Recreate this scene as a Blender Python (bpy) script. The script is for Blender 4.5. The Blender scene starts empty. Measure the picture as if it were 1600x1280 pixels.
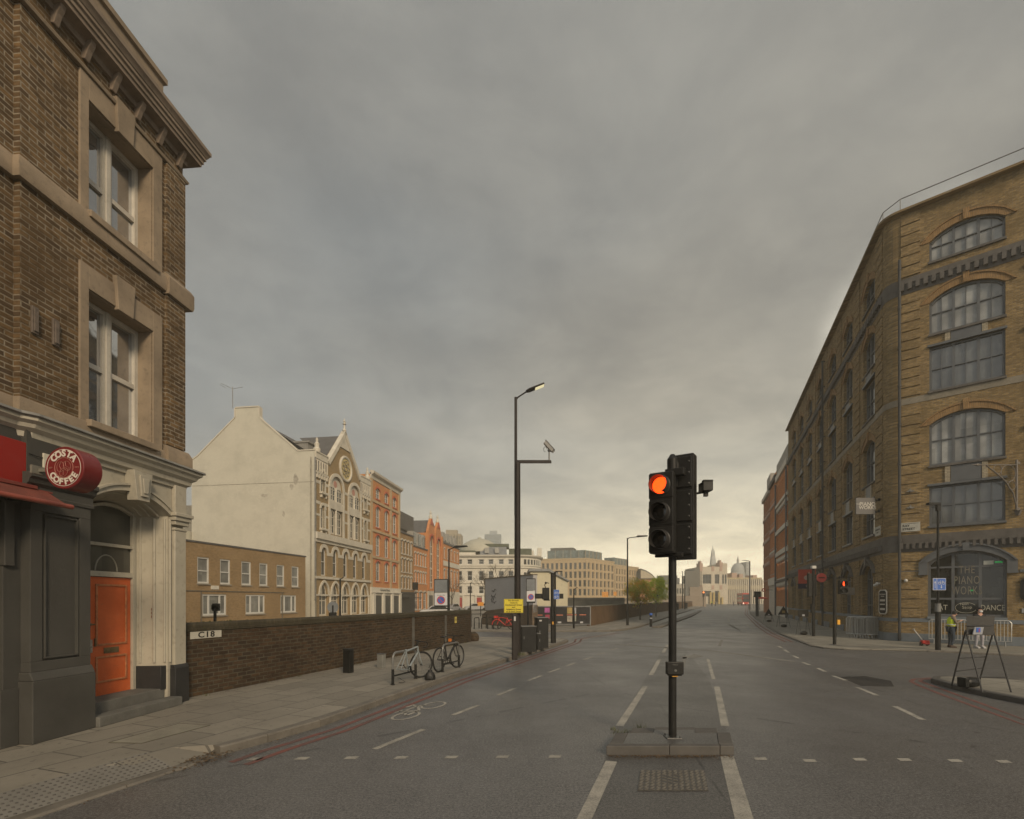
import bpy, math, random
from math import sin, cos, pi, sqrt, radians as rad
from mathutils import Vector, Matrix
random.seed(7)
S = bpy.context.scene
COL = S.collection
# ------------------------------------------------------------------ camera, sky, sun, exposure
cd = bpy.data.cameras.new('camera'); cam = bpy.data.objects.new('camera', cd); COL.objects.link(cam)
cam.location = (0, 0, 2.1); cam.rotation_euler = (rad(90), 0, 0)
cd.lens = 18; cd.sensor_width = 36; cd.shift_y = 0.1856; cd.clip_end = 9000; cd.clip_start = .05
S.camera = cam
S.view_settings.view_transform = 'Standard'; S.view_settings.look = 'None'
S.view_settings.exposure = 0.36; S.view_settings.gamma = 1
SUN_AZ, SUN_EL = 156, 28; HAZE_DENSITY = .0016
W = bpy.data.worlds.new('World'); S.world = W; W.use_nodes = True
def sky_world():
    n = W.node_tree.nodes; l = W.node_tree.links; n.clear()
    out = n.new('ShaderNodeOutputWorld'); bg = n.new('ShaderNodeBackground'); bg.inputs[1].default_value = .1
    l.new(bg.outputs[0], out.inputs[0])
    sk = n.new('ShaderNodeTexSky'); sk.sky_type = 'NISHITA'; sk.sun_disc = False
    sk.sun_elevation = rad(SUN_EL); sk.sun_rotation = rad(SUN_AZ); sk.dust_density = 4
    tc = n.new('ShaderNodeTexCoord'); sp = n.new('ShaderNodeSeparateXYZ'); l.new(tc.outputs['Generated'], sp.inputs[0])
    def M(op, a, b=None, c=None, clamp=False):
        m = n.new('ShaderNodeMath'); m.operation = op; m.use_clamp = clamp
        for i, v in enumerate((a, b, c)):
            if v is None: continue
            if isinstance(v, (int, float)): m.inputs[i].default_value = v
            else: l.new(v, m.inputs[i])
        return m.outputs[0]
    def ss(v, a, b):
        m = n.new('ShaderNodeMapRange'); m.interpolation_type = 'SMOOTHSTEP'; l.new(v, m.inputs[0])
        m.inputs[1].default_value = a; m.inputs[2].default_value = b; return m.outputs[0]
    def mix(f, a, b, bt='MIX'):
        m = n.new('ShaderNodeMix'); m.data_type = 'RGBA'; m.blend_type = bt
        if isinstance(f, (int, float)): m.inputs[0].default_value = f
        else: l.new(f, m.inputs[0])
        for i, v in ((6, a), (7, b)):
            if isinstance(v, tuple): m.inputs[i].default_value = (*v, 1)
            else: l.new(v, m.inputs[i])
        return m.outputs[2]
    x, y, z = sp.outputs; z0 = M('MAXIMUM', z, 0.0); zz = M('ADD', z0, .17)
    cb = n.new('ShaderNodeCombineXYZ'); l.new(M('DIVIDE', x, zz), cb.inputs[0]); l.new(M('DIVIDE', y, zz), cb.inputs[1])
    def noise(sc, det, ro, off, dist=0.):
        mp = n.new('ShaderNodeMapping'); l.new(cb.outputs[0], mp.inputs[0]); mp.inputs[1].default_value = off
        t = n.new('ShaderNodeTexNoise'); l.new(mp.outputs[0], t.inputs[0]); t.inputs['Scale'].default_value = sc
        t.inputs['Detail'].default_value = det; t.inputs['Roughness'].default_value = ro; t.inputs['Distortion'].default_value = dist
        return t.outputs[0]
    n1 = noise(.95, 9, .58, (3.1, 7.7, 0), .25); n2 = noise(.42, 3, .5, (9.3, 1.2, 4)); n3 = noise(2.8, 9, .66, (1.3, 5.2, 0), .3)
    bt_ = ss(n1, .36, .66)
    bt_ = M('ADD', M('MULTIPLY', bt_, .58), M('MULTIPLY', ss(n3, .34, .68), .42))
    bt_ = M('MULTIPLY_ADD', bt_, .78, .14); warm = ss(n2, .38, .62)
    cool = mix(bt_, (.142, .160, .172), (.238, .258, .265))
    wrm = mix(bt_, (.152, .153, .148), (.290, .280, .250))
    cl = mix(warm, cool, wrm)
    # sky brightened overhead and behind the camera, added to light the scene
    br = M('MAXIMUM', ss(y, .05, -.55), M('MULTIPLY', ss(z, .80, .95), .9))
    cl = mix(br, cl, (.50, .515, .52))
    rf = M('ADD', M('ADD', M('MULTIPLY', x, sin(rad(41))*cos(rad(22))), M('MULTIPLY', y, cos(rad(41))*cos(rad(22)))), M('MULTIPLY', z, sin(rad(22))))
    cl = mix(M('MULTIPLY', ss(rf, .984, .998), bt_), cl, (1.25, 1.18, 1.0))
    # brighter band low over the far end of the street
    az = rad(21); hd = M('ADD', M('MULTIPLY', x, sin(az)), M('MULTIPLY', y, cos(az)))
    hlen = M('SQRT', M('ADD', M('MULTIPLY', x, x), M('MULTIPLY', y, y)))
    dt = M('DIVIDE', hd, M('ADD', hlen, .001))
    g1 = M('MULTIPLY_ADD', M('POWER', M('MAXIMUM', dt, 0.), 3.0), .65, .35)
    low = M('POWER', 2.718, M('MULTIPLY', z0, -5.5)); low2 = M('POWER', 2.718, M('MULTIPLY', z0, -9.))
    cn = M('MULTIPLY_ADD', bt_, .75, .5)
    cl = mix(M('MULTIPLY', M('MULTIPLY', g1, low), M('MULTIPLY', cn, .85), clamp=True), cl, (.62, .57, .45))
    g2 = M('POWER', M('MAXIMUM', dt, 0.), 10.0)
    cl = mix(M('MULTIPLY', M('MULTIPLY', g2, low2), M('MULTIPLY', cn, 1.3), clamp=True), cl, (1.7, 1.48, 1.02))
    mul = mix(1.0, cl, (10., 10., 10.), 'MULTIPLY')
    l.new(mix(.03, mul, sk.outputs[0]), bg.inputs[0])
sky_world()
sd = bpy.data.lights.new('sun', 'SUN'); sun = bpy.data.objects.new('sun', sd); COL.objects.link(sun)
sd.energy = 2.3; sd.angle = rad(13); sd.color = (1, .80, .56)
sdir = Vector((sin(rad(SUN_AZ)) * cos(rad(SUN_EL)), cos(rad(SUN_AZ)) * cos(rad(SUN_EL)), sin(rad(SUN_EL))))
sun.rotation_euler = (-sdir).to_track_quat('-Z', 'Y').to_euler()

# ------------------------------------------------------------------ helpers
HZ, F = 2.1, 800.0
def G(x, y, z=0.0):
    D = F * (HZ - z) / (y - 937.0); return ((x - 800) / F * D, D)
def at(x, y, D): return Vector(((x - 800) / F * D, D, HZ - (y - 937) / F * D))

class MB:
    def __init__(s): s.v = []; s.f = []; s.mi = []; s.m = 0; s.T = None
    def add(s, vs, fs):
        b = len(s.v)
        for p in vs:
            p = Vector(p); s.v.append(s.T @ p if s.T is not None else p)
        for f in fs: s.f.append([b + i for i in f]); s.mi.append(s.m)
        return s
    def quad(s, *p): return s.add(p, [list(range(len(p)))])
    def box(s, x0, x1, y0, y1, z0, z1):
        return s.add([(x0,y0,z0),(x1,y0,z0),(x1,y1,z0),(x0,y1,z0),(x0,y0,z1),(x1,y0,z1),(x1,y1,z1),(x0,y1,z1)],
                     [[0,3,2,1],[4,5,6,7],[0,1,5,4],[1,2,6,5],[2,3,7,6],[3,0,4,7]])
    def ring(s, c, d, r, n, up=None):
        d = Vector(d).normalized(); a = d.orthogonal().normalized() if up is None else Vector(up)
        a = (a - d * a.dot(d)).normalized(); b = d.cross(a)
        return [Vector(c) + (a * cos(2*pi*i/n) + b * sin(2*pi*i/n)) * r for i in range(n)]
    def cyl(s, p0, p1, r0, r1=None, n=12, cap=True):
        r1 = r0 if r1 is None else r1; p0 = Vector(p0); p1 = Vector(p1); d = p1 - p0; up = d.orthogonal()
        vs = s.ring(p0, d, r0, n, up) + s.ring(p1, d, r1, n, up)
        fs = [[i, (i+1) % n, n + (i+1) % n, n + i] for i in range(n)]
        if cap: fs += [list(range(n))[::-1], list(range(n, 2*n))]
        return s.add(vs, fs)
    def tube(s, pts, r, n=8, closed=False):
        pts = [Vector(p) for p in pts]; k = len(pts); vs = []; up = None
        for i, p in enumerate(pts):
            if closed: d = pts[(i+1) % k] - pts[i-1]
            else: d = pts[min(i+1, k-1)] - pts[max(i-1, 0)]
            if d.length < 1e-9: d = Vector((0, 0, 1))
            d.normalize()
            if up is None: up = d.orthogonal()
            up = (up - d * up.dot(d)); up = up.normalized() if up.length > 1e-6 else d.orthogonal().normalized()
            rr = r[i] if isinstance(r, (list, tuple)) else r
            vs += s.ring(p, d, rr, n, up)
        fs = []
        for i in range(k if closed else k-1):
            j = (i+1) % k
            fs += [[i*n+q, i*n+(q+1) % n, j*n+(q+1) % n, j*n+q] for q in range(n)]
        if not closed: fs += [list(range(n))[::-1], list(range((k-1)*n, k*n))]
        return s.add(vs, fs)
    def prism(s, poly, ax, a, b):
        k = len(poly)
        def P(p, t): return {'x': (t, p[0], p[1]), 'y': (p[0], t, p[1]), 'z': (p[0], p[1], t)}[ax]
        return s.add([P(p, a) for p in poly] + [P(p, b) for p in poly],
                     [list(range(k))[::-1], list(range(k, 2*k))] + [[i, (i+1) % k, k+(i+1) % k, k+i] for i in range(k)])
    def lathe(s, prof, c=(0,0,0), n=24, a0=0., a1=2*pi):
        c = Vector(c); full = abs(a1 - a0 - 2*pi) < 1e-6; m = n if full else n+1; vs = []
        for r, z in prof:
            vs += [c + Vector((r*cos(a0+(a1-a0)*i/n), r*sin(a0+(a1-a0)*i/n), z)) for i in range(m)]
        fs = []
        for j in range(len(prof)-1):
            for i in range(n):
                i2 = (i+1) % m; fs.append([j*m+i, j*m+i2, (j+1)*m+i2, (j+1)*m+i])
        return s.add(vs, fs)
    def ball(s, c, rx, ry=None, rz=None, n=12, k=8):
        ry = rx if ry is None else ry; rz = rx if rz is None else rz; c = Vector(c); vs = []
        for j in range(k+1):
            t = pi*j/k
            vs += [c + Vector((rx*sin(t)*cos(2*pi*i/n), ry*sin(t)*sin(2*pi*i/n), rz*cos(t))) for i in range(n)]
        return s.add(vs, [[j*n+i, (j+1)*n+i, (j+1)*n+(i+1) % n, j*n+(i+1) % n] for j in range(k) for i in range(n)])
    def profile_run(s, prof, pts, closed=False):
        """sweep a 2D profile (out, z) along a plan polyline pts (x,y); out is to the right of travel"""
        k = len(pts); P = [Vector((p[0], p[1])) for p in pts]; vs = []; q = len(prof)
        for i in range(k):
            ds = []
            if i > 0: ds.append((P[i]-P[i-1]).normalized())
            if i < k-1: ds.append((P[i+1]-P[i]).normalized())
            nn = [Vector((d.y, -d.x)) for d in ds]
            if len(nn) == 2:
                m = (nn[0]+nn[1]).normalized(); m = m / max(.3, m.dot(nn[0]))
            else: m = nn[0]
            for o, z in prof: vs.append((P[i].x+m.x*o, P[i].y+m.y*o, z))
        fs = [[i*q+j, i*q+(j+1) % q, (i+1)*q+(j+1) % q, (i+1)*q+j] for i in range(k-1) for j in range(q)]
        fs += [list(range(q)), list(range((k-1)*q, k*q))[::-1]]
        return s.add(vs, fs)
    def mesh(s, name, mats, smooth=True, ang=35, recalc=True):
        me = bpy.data.meshes.new(name); me.from_pydata([tuple(v) for v in s.v], [], s.f)
        for m in (mats if isinstance(mats, (list, tuple)) else [mats]): me.materials.append(m)
        if any(s.mi): me.polygons.foreach_set('material_index', s.mi)
        if recalc:
            import bmesh
            b = bmesh.new(); b.from_mesh(me); bmesh.ops.recalc_face_normals(b, faces=b.faces); b.to_mesh(me); b.free()
        if smooth:
            me.shade_smooth(); me.set_sharp_from_angle(angle=rad(ang))
        me.update(); return me
    def build(s, name, mats, parent=None, smooth=True, bevel=0, M=None, recalc=True, ang=35):
        o = link(name, s.mesh(name, mats, smooth, ang, recalc), parent, M)
        if bevel:
            b = o.modifiers.new('bevel', 'BEVEL'); b.width = bevel; b.segments = 2; b.limit_method = 'ANGLE'; b.angle_limit = rad(40)
        return o

def link(name, me, parent=None, M=None):
    o = bpy.data.objects.new(name, me); COL.objects.link(o)
    if isinstance(parent, Fr): M = parent.M @ (M if M is not None else Matrix()); parent = parent.o
    if parent is not None: o.parent = parent
    if M is not None: o.matrix_local = M
    return o
class Fr:
    """a facade frame on a thing: x out of the facade, y along it, z up"""
    def __init__(s, o, M=None): s.o = o; s.M = M if M is not None else Matrix()
def T(x=0, y=0, z=0, rz=0, rx=0, ry=0):
    return Matrix.Translation((x, y, z)) @ Matrix.Rotation(rz, 4, 'Z') @ Matrix.Rotation(ry, 4, 'Y') @ Matrix.Rotation(rx, 4, 'X')
def thing(name, label, cat, loc=(0,0,0), rz=0, group=None):
    o = bpy.data.objects.new(name, None); COL.objects.link(o); o.empty_display_size = .2
    o.location = loc; o.rotation_euler = (0, 0, rz); return tag(o, label, cat, group)
def tag(o, label, cat, group=None):
    o['label'] = label; o['category'] = cat
    if group: o['group'] = group
    return o
def struct(o, k='structure'): o['kind'] = k; return o
def dup(root, loc, rz, label, group=None):
    r = root.copy(); COL.objects.link(r); r.location = loc; r.rotation_euler = (0, 0, rz); r['label'] = label
    if group: r['group'] = group
    for ch in list(root.children):
        c = ch.copy(); COL.objects.link(c); c.parent = r
        for g in list(ch.children):
            d = g.copy(); COL.objects.link(d); d.parent = c
    return r
def text_mesh(txt, size, mat, depth=.004, align='CENTER', bold=0., sx=1., spacing=1.):
    cu = bpy.data.curves.new('t', 'FONT'); cu.body = txt; cu.size = size; cu.extrude = depth/2; cu.align_x = align; cu.align_y = 'CENTER'
    cu.offset = bold; cu.space_character = spacing; cu.resolution_u = 3
    o = bpy.data.objects.new('t', cu); COL.objects.link(o); bpy.context.view_layer.update()
    me = bpy.data.meshes.new_from_object(o.evaluated_get(bpy.context.evaluated_depsgraph_get()))
    bpy.data.objects.remove(o); bpy.data.curves.remove(cu)
    me.materials.clear(); me.materials.append(mat)
    if sx != 1:
        for v in me.vertices: v.co.x *= sx
    return me
# text is built in the xy plane; FACE_X stands it on a facade frame (reading along +y, facing +x)
FACE_X = Matrix(((0,0,1,0),(1,0,0,0),(0,1,0,0),(0,0,0,1)))
FACE_CAM = Matrix(((1,0,0,0),(0,0,-1,0),(0,1,0,0),(0,0,0,1)))     # faces -y, reads along +x

# ------------------------------------------------------------------ materials
def C3(c): return (*c, 1)
class NT:
    def __init__(s, name):
        s.m = bpy.data.materials.new(name); s.m.use_nodes = True; s.n = s.m.node_tree.nodes; s.l = s.m.node_tree.links
        s.b = s.n['Principled BSDF']; s.tc = s.n.new('ShaderNodeTexCoord')
    def set(s, k, v):
        if isinstance(v, bpy.types.NodeSocket): s.l.new(v, s.b.inputs[k])
        elif isinstance(v, tuple): s.b.inputs[k].default_value = C3(v)
        else: s.b.inputs[k].default_value = v
    def coord(s, rnd=True):
        if not rnd: return s.tc.outputs['Object']
        oi = s.n.new('ShaderNodeObjectInfo'); mu = s.math('MULTIPLY', oi.outputs['Random'], 37.)
        va = s.n.new('ShaderNodeVectorMath'); va.operation = 'ADD'; s.l.new(s.tc.outputs['Object'], va.inputs[0]); s.l.new(mu, va.inputs[1]); return va.outputs[0]
    def math(s, op, a, b=None, c=None, clamp=False):
        m = s.n.new('ShaderNodeMath'); m.operation = op; m.use_clamp = clamp
        for i, v in enumerate((a, b, c)):
            if v is None: continue
            if isinstance(v, (int, float)): m.inputs[i].default_value = v
            else: s.l.new(v, m.inputs[i])
        return m.outputs[0]
    def noise(s, vec, sc, det=4, ro=.55, dist=0.):
        t = s.n.new('ShaderNodeTexNoise'); s.l.new(vec, t.inputs[0]); t.inputs['Scale'].default_value = sc
        t.inputs['Detail'].default_value = det; t.inputs['Roughness'].default_value = ro; t.inputs['Distortion'].default_value = dist; return t.outputs[0]
    def rng(s, v, a, b, c=0., d=1.):
        m = s.n.new('ShaderNodeMapRange'); s.l.new(v, m.inputs[0])
        for i, q in enumerate((a, b, c, d)): m.inputs[i+1].default_value = q
        return m.outputs[0]
    def mix(s, f, a, b, bt='MIX'):
        m = s.n.new('ShaderNodeMix'); m.data_type = 'RGBA'; m.blend_type = bt
        if isinstance(f, (int, float)): m.inputs[0].default_value = f
        else: s.l.new(f, m.inputs[0])
        for i, v in ((6, a), (7, b)):
            if isinstance(v, tuple): m.inputs[i].default_value = C3(v)
            else: s.l.new(v, m.inputs[i])
        return m.outputs[2]
    def bump(s, h, st, dist=.01):
        b = s.n.new('ShaderNodeBump'); s.l.new(h, b.inputs['Height']); b.inputs['Strength'].default_value = st; b.inputs['Distance'].default_value = dist
        s.l.new(b.outputs[0], s.b.inputs['Normal'])
    def map(s, vec, sc=(1,1,1), rot=(0,0,0), loc=(0,0,0)):
        m = s.n.new('ShaderNodeMapping'); s.l.new(vec, m.inputs[0]); m.inputs[1].default_value = loc; m.inputs[2].default_value = rot; m.inputs[3].default_value = sc; return m.outputs[0]
    def facade_vec(s):
        sp = s.n.new('ShaderNodeSeparateXYZ'); s.l.new(s.tc.outputs['Object'], sp.inputs[0])
        cb = s.n.new('ShaderNodeCombineXYZ'); s.l.new(s.math('ADD', sp.outputs[0], sp.outputs[1]), cb.inputs[0]); s.l.new(sp.outputs[2], cb.inputs[1]); return cb.outputs[0]
def cm(c, k): return tuple(min(1., x*k) for x in c)
MATS = {}
def paint(name, c, rough=.55, var=.18, vs=2.5, metal=0., bump=.15, bs=60, grime=.25, emit=None, coat=0.):
    if name in MATS: return MATS[name]
    t = NT(name); v = t.coord()
    n1 = t.noise(v, vs, 5, .6); n2 = t.noise(v, vs*7, 3, .6)
    col = t.mix(t.rng(n1, .3, .7), cm(c, 1-var), cm(c, 1+var))
    if grime:
        col = t.mix(t.math('MULTIPLY', t.rng(n2, .55, .8), grime, clamp=True), col, cm((.09, .08, .065), 1))
    t.set('Base Color', col); t.set('Roughness', t.rng(n2, .2, .8, max(.05, rough-.12), min(1, rough+.12))); t.set('Metallic', metal)
    if max(c) < .07: t.set('Specular IOR Level', .22)
    if coat: t.set('Coat Weight', coat)
    if bump: t.bump(t.noise(v, bs, 3, .6), bump, .004)
    if emit: t.set('Emission Color', emit[0]); t.set('Emission Strength', emit[1])
    MATS[name] = t.m; return t.m
def brick(name, c1, c2, cmn, w=.225, h=.075, mort=.011, bump=.6, stain=.5, dark=.55, extra=None):
    if name in MATS: return MATS[name]
    t = NT(name); v = t.facade_vec(); wob = t.noise(v, 3.5, 2)
    br = t.n.new('ShaderNodeTexBrick'); vv = t.n.new('ShaderNodeVectorMath'); vv.operation = 'MULTIPLY_ADD'
    cbn = t.n.new('ShaderNodeTexNoise'); t.l.new(v, cbn.inputs[0]); cbn.inputs['Scale'].default_value = 4
    t.l.new(cbn.outputs['Color'], vv.inputs[0]); vv.inputs[1].default_value = (.006, .006, 0); t.l.new(v, vv.inputs[2])
    t.l.new(vv.outputs[0], br.inputs['Vector']); br.inputs['Scale'].default_value = 1
    br.inputs['Brick Width'].default_value = w; br.inputs['Row Height'].default_value = h; br.inputs['Mortar Size'].default_value = mort
    br.inputs['Mortar Smooth'].default_value = .4; br.inputs['Bias'].default_value = 0.
    br.inputs['Color1'].default_value = C3(c1); br.inputs['Color2'].default_value = C3(c2); br.inputs['Mortar'].default_value = C3(cmn)
    bv = t.map(v, (1/w/.8, 1/h/1.3, 1)); nn = t.noise(bv, 1.0, 2, .5)
    col = t.mix(t.rng(nn, .45, .8), br.outputs[0], cm(c1, dark)); 
    col = t.mix(t.math('MULTIPLY', t.rng(nn, .42, .2), .5, clamp=True), col, cm(c2, 1.35))
    big = t.noise(v, .55, 6, .7); st = t.rng(big, .44, .70)
    col = t.mix(t.math('MULTIPLY', st, stain, clamp=True), col, cm(c1, .38))
    if extra is not None:
        sp = t.n.new('ShaderNodeSeparateXYZ'); t.l.new(t.tc.outputs['Object'], sp.inputs[0])
        e = t.math('MULTIPLY', t.rng(sp.outputs[2], extra[0], extra[1]), t.rng(t.noise(v, 1.6, 5, .7), .38, .55), clamp=True)
        col = t.mix(e, col, extra[2])
    t.set('Base Color', col); t.set('Roughness', .92); t.set('Specular IOR Level', .2)
    hgt = t.math('ADD', t.math('SUBTRACT', 1., br.outputs['Fac']), t.math('MULTIPLY', t.noise(v, 60, 3), .45))
    t.bump(hgt, bump, .008); MATS[name] = t.m; return t.m
def glass(name, c=(.025, .03, .035), rough=.04, spec=.5, wav=.12, ior=1.6, pane=.45):
    if name in MATS: return MATS[name]
    t = NT(name); v = t.coord(); n = t.noise(v, .9, 3)
    sn = t.n.new('ShaderNodeVectorMath'); sn.operation = 'SNAP'; t.l.new(v, sn.inputs[0]); sn.inputs[1].default_value = (9., pane, pane*1.6)
    wn = t.n.new('ShaderNodeTexWhiteNoise'); t.l.new(sn.outputs[0], wn.inputs[0])
    col = t.mix(t.rng(n, .35, .65), cm(c, .6), cm(c, 1.35)); col = t.mix(t.rng(wn.outputs[0], .0, 1., .0, .65), col, cm(c, .45))
    t.set('Base Color', col); t.set('Roughness', rough); t.set('IOR', ior); t.set('Specular IOR Level', spec)
    t.bump(t.math('ADD', t.noise(v, 1.7, 2), t.math('MULTIPLY', wn.outputs[0], .5)), wav, .02); MATS[name] = t.m; return t.m
def lit(name, c, st):
    if name in MATS: return MATS[name]
    t = NT(name); t.set('Base Color', cm(c, .4)); v = t.coord(); vo = t.n.new('ShaderNodeTexVoronoi'); t.l.new(v, vo.inputs[0]); vo.inputs['Scale'].default_value = 90
    t.set('Emission Color', t.mix(t.rng(vo.outputs[0], 0, .8), cm(c, 1), cm(c, .65))); t.set('Emission Strength', st); MATS[name] = t.m; return t.m

M_ = {}
def asphalt(name, c, c2, rot=0):
    t = NT(name); v = t.tc.outputs['Object']
    a = t.noise(v, 34, 5, .9); b = t.noise(v, .28, 5, .6); c_ = t.noise(t.map(v, (1, .22, 1), (0, 0, rad(20.5))), .9, 4, .6); hf_ = t.noise(v, 110, 2, .8); d = t.noise(v, 2.1, 6, .7)
    col = t.mix(t.rng(b, .35, .65), c, c2)
    col = t.mix(t.math('MULTIPLY', t.rng(c_, .44, .66), .8, clamp=True), col, cm(c2, 1.45))
    col = t.mix(t.math('MULTIPLY', t.rng(d, .54, .70), .6, clamp=True), col, cm(c, .5))
    md = t.noise(v, 6.5, 5, .85); col = t.mix(t.math('MULTIPLY', t.rng(md, .5, .62), .75, clamp=True), col, cm(c2, 1.5)); col = t.mix(t.math('MULTIPLY', t.rng(md, .48, .36), .75, clamp=True), col, cm(c, .6))
    col = t.mix(t.rng(a, .48, .60), col, cm(c2, 3.2)); col = t.mix(t.rng(a, .47, .34), col, cm(c, .25)); col = t.mix(t.rng(hf_, .52, .66), col, cm(c2, 2.8)); col = t.mix(t.math('MULTIPLY', t.rng(hf_, .46, .34), .8, clamp=True), col, cm(c, .2))
    vc = t.n.new('ShaderNodeTexVoronoi'); t.l.new(t.map(v, (1, .35, 1), (0, 0, rad(20.5))), vc.inputs[0]); vc.feature = 'DISTANCE_TO_EDGE'; vc.inputs['Scale'].default_value = .16
    vw = t.noise(v, 1.1, 4, .7)
    crack = t.math('MULTIPLY', t.rng(vc.outputs[0], .0035, .0012), t.rng(vw, .5, .56), clamp=True)
    col = t.mix(t.math('MULTIPLY', crack, .6), col, (.016, .015, .014))
    t.set('Base Color', col); t.set('Roughness', t.rng(t.noise(v, .5, 4, .6), .3, .7, .37, .56)); t.set('Specular IOR Level', .5)
    t.bump(t.math('ADD', a, t.math('MULTIPLY', crack, -1.)), .35, .003); return t.m
M_['asphalt'] = asphalt('asphalt', (.039, .038, .037), (.062, .060, .057))
M_['asphalt2'] = asphalt('asphalt_patch', (.032, .031, .029), (.043, .041, .038))
def slabs(name, c, w, h, rot, mort=.009, mc=(.06, .055, .045)):
    t = NT(name); v = t.map(t.tc.outputs['Object'], (1, 1, 1), (0, 0, rot)); br = t.n.new('ShaderNodeTexBrick'); t.l.new(v, br.inputs[0])
    br.inputs['Scale'].default_value = 1; br.inputs['Brick Width'].default_value = w; br.inputs['Row Height'].default_value = h; br.inputs['Mortar Size'].default_value = mort
    br.inputs['Mortar Smooth'].default_value = .2
    br.inputs['Color1'].default_value = C3(cm(c, .80)); br.inputs['Color2'].default_value = C3(cm(c, 1.15)); br.inputs['Mortar'].default_value = C3(mc)
    b = t.noise(v, .8, 5, .65); d = t.noise(v, 6, 5, .7); col = t.mix(t.math('MULTIPLY', t.rng(b, .4, .7), .5), br.outputs[0], cm(c, .62))
    col = t.mix(t.math('MULTIPLY', t.rng(d, .55, .75), .5, clamp=True), col, cm(c, .5))
    sp = t.noise(v, 11, 1, .4); col = t.mix(t.math('MULTIPLY', t.rng(sp, .70, .73), .5, clamp=True), col, cm(c, .35))
    t.set('Base Color', col); t.set('Roughness', .82); fine = t.noise(v, 120, 2)
    t.bump(t.math('ADD', t.math('MULTIPLY', br.outputs['Fac'], -1.), t.math('MULTIPLY', fine, .25)), .6, .006); return t.m
M_['slab'] = slabs('paving_slabs', (.205, .186, .150), .92, .61, rad(-69.5), .012)
M_['slab_r'] = slabs('paving_right', (.20, .185, .150), .75, .6, rad(-21))
M_['dome'] = paint('tactile_dome', (.075,.07,.062), .85, .2, 4); M_['tact'] = paint('tactile', (.165, .155, .135), .8, .12, 2, bump=.4)
M_['granite'] = paint('granite', (.125, .112, .092), .75, .25, 3, bump=.5, bs=90, grime=.55)
M_['island'] = paint('island_kerb', (.072, .066, .058), .75, .2, 3, bump=.5, bs=90, grime=.5)
def marking(name, c, wear=.5, dirt=(.09, .087, .08)):
    t = NT(name); v = t.tc.outputs['Object']; a = t.noise(v, 55, 4, .75); b = t.noise(v, 3, 4, .6)
    k = t.rng(t.math('ADD', t.math('MULTIPLY', a, .6), t.math('MULTIPLY', b, .5)), .46+.1*(1-wear), .70+.12*(1-wear))
    t.set('Base Color', t.mix(t.math('MULTIPLY', k, .9, clamp=True), c, dirt)); t.set('Roughness', .75); t.bump(a, .4, .003); return t.m
M_['white'] = marking('road_paint_white', (.31, .29, .245), .75)
M_['faint'] = marking('road_paint_faded', (.20, .188, .16), 1.1)
M_['red'] = marking('road_paint_red', (.17, .052, .038), 1.2, (.07, .055, .05))
M_['earth'] = paint('earth', (.11, .10, .085), .95, .25, .05, bump=0, grime=.2)

# ------------------------------------------------------------------ ground, road, pavements
struct(MB().quad((-4000,-300,-.03),(4000,-300,-.03),(4000,6000,-.03),(-4000,6000,-.03)).build('ground', M_['earth'], recalc=False))
struct(MB().quad((-90,-14,0),(130,-14,0),(130,262,0),(-90,262,0)).build('road', M_['asphalt'], recalc=False))
def pave(name, poly, z, mat):
    m = MB(); k = len(poly); m.add([(p[0], p[1], z) for p in poly], [list(range(k))]); m.add([(p[0], p[1], z) for p in poly]+[(p[0], p[1], -.02) for p in poly], [[i, (i+1) % k, k+(i+1) % k, k+i] for i in range(k)])
    return struct(m.build(name, mat))
def resample(pts, step):
    P = [Vector(p) for p in pts]; out = [P[0]]
    for a, b in zip(P, P[1:]):
        n = max(1, round((b-a).length/step)); out += [a+(b-a)*i/n for i in range(1, n+1)]
    return out
def kerb(name, pts, z=.124, w=.16, side=1, mat=None, step=.92):
    """kerb stones along pts; side=+1: pavement lies to the left of travel"""
    m = MB(); P = resample(pts, step)
    for a, b in zip(P, P[1:]):
        d = (b-a); L = d.length; d = d/L; nrm = Vector((-d.y, d.x))*side; j = random.uniform(-.004, .004); g = .006
        a2 = a+d*g; b2 = b-d*g; q = [a2+nrm*.0, b2, b2+nrm*w, a2+nrm*w]
        m.add([(p.x, p.y, -.01) for p in q]+[(q[0].x, q[0].y, z-.02+j), (q[1].x, q[1].y, z-.02+j), (q[2].x, q[2].y, z+j), (q[3].x, q[3].y, z+j)] +
              [(q[0].x+nrm.x*.02, q[0].y+nrm.y*.02, z+j), (q[1].x+nrm.x*.02, q[1].y+nrm.y*.02, z+j)],
              [[0,1,5,4],[4,5,9,8],[8,9,6,7],[1,2,6,9,5],[3,0,4,8,7],[2,3,7,6]])
    return struct(m.build(name, mat or M_['granite'], smooth=False))
KD = [(-8.5,-7),(-4.72,4.5),(-4.29,5.71),(-4.04,6.39),(-3.93,6.89)]
KL1 = [(-3.93,6.89),(-3.59,7.53),(-3.16,8.44),(-1.67,13.3),(.45,19.0),(2.55,24.55),(2.78,25.3),(2.72,25.95),(2.2,26.6),(1.3,26.95),(-1,27.2),(-20,27.5)]
def inset(pts, d):  # shift polyline to its left
    out = []
    for i, p in enumerate(pts):
        a = Vector(pts[max(i-1, 0)]); b = Vector(pts[min(i+1, len(pts)-1)]); t = (b-a).normalized(); out.append((p[0]-t.y*d, p[1]+t.x*d))
    return out
RI = [(-9.5,-7),(-5.45,4.5),(-4.95,5.9),(-4.55,6.85),(-3.98,7.0)]
pave('pavement_left', RI+inset(KL1, .05)[1:]+[(-20,-7)], .12, M_['slab'])
kerb('kerb_left', KL1)
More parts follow.
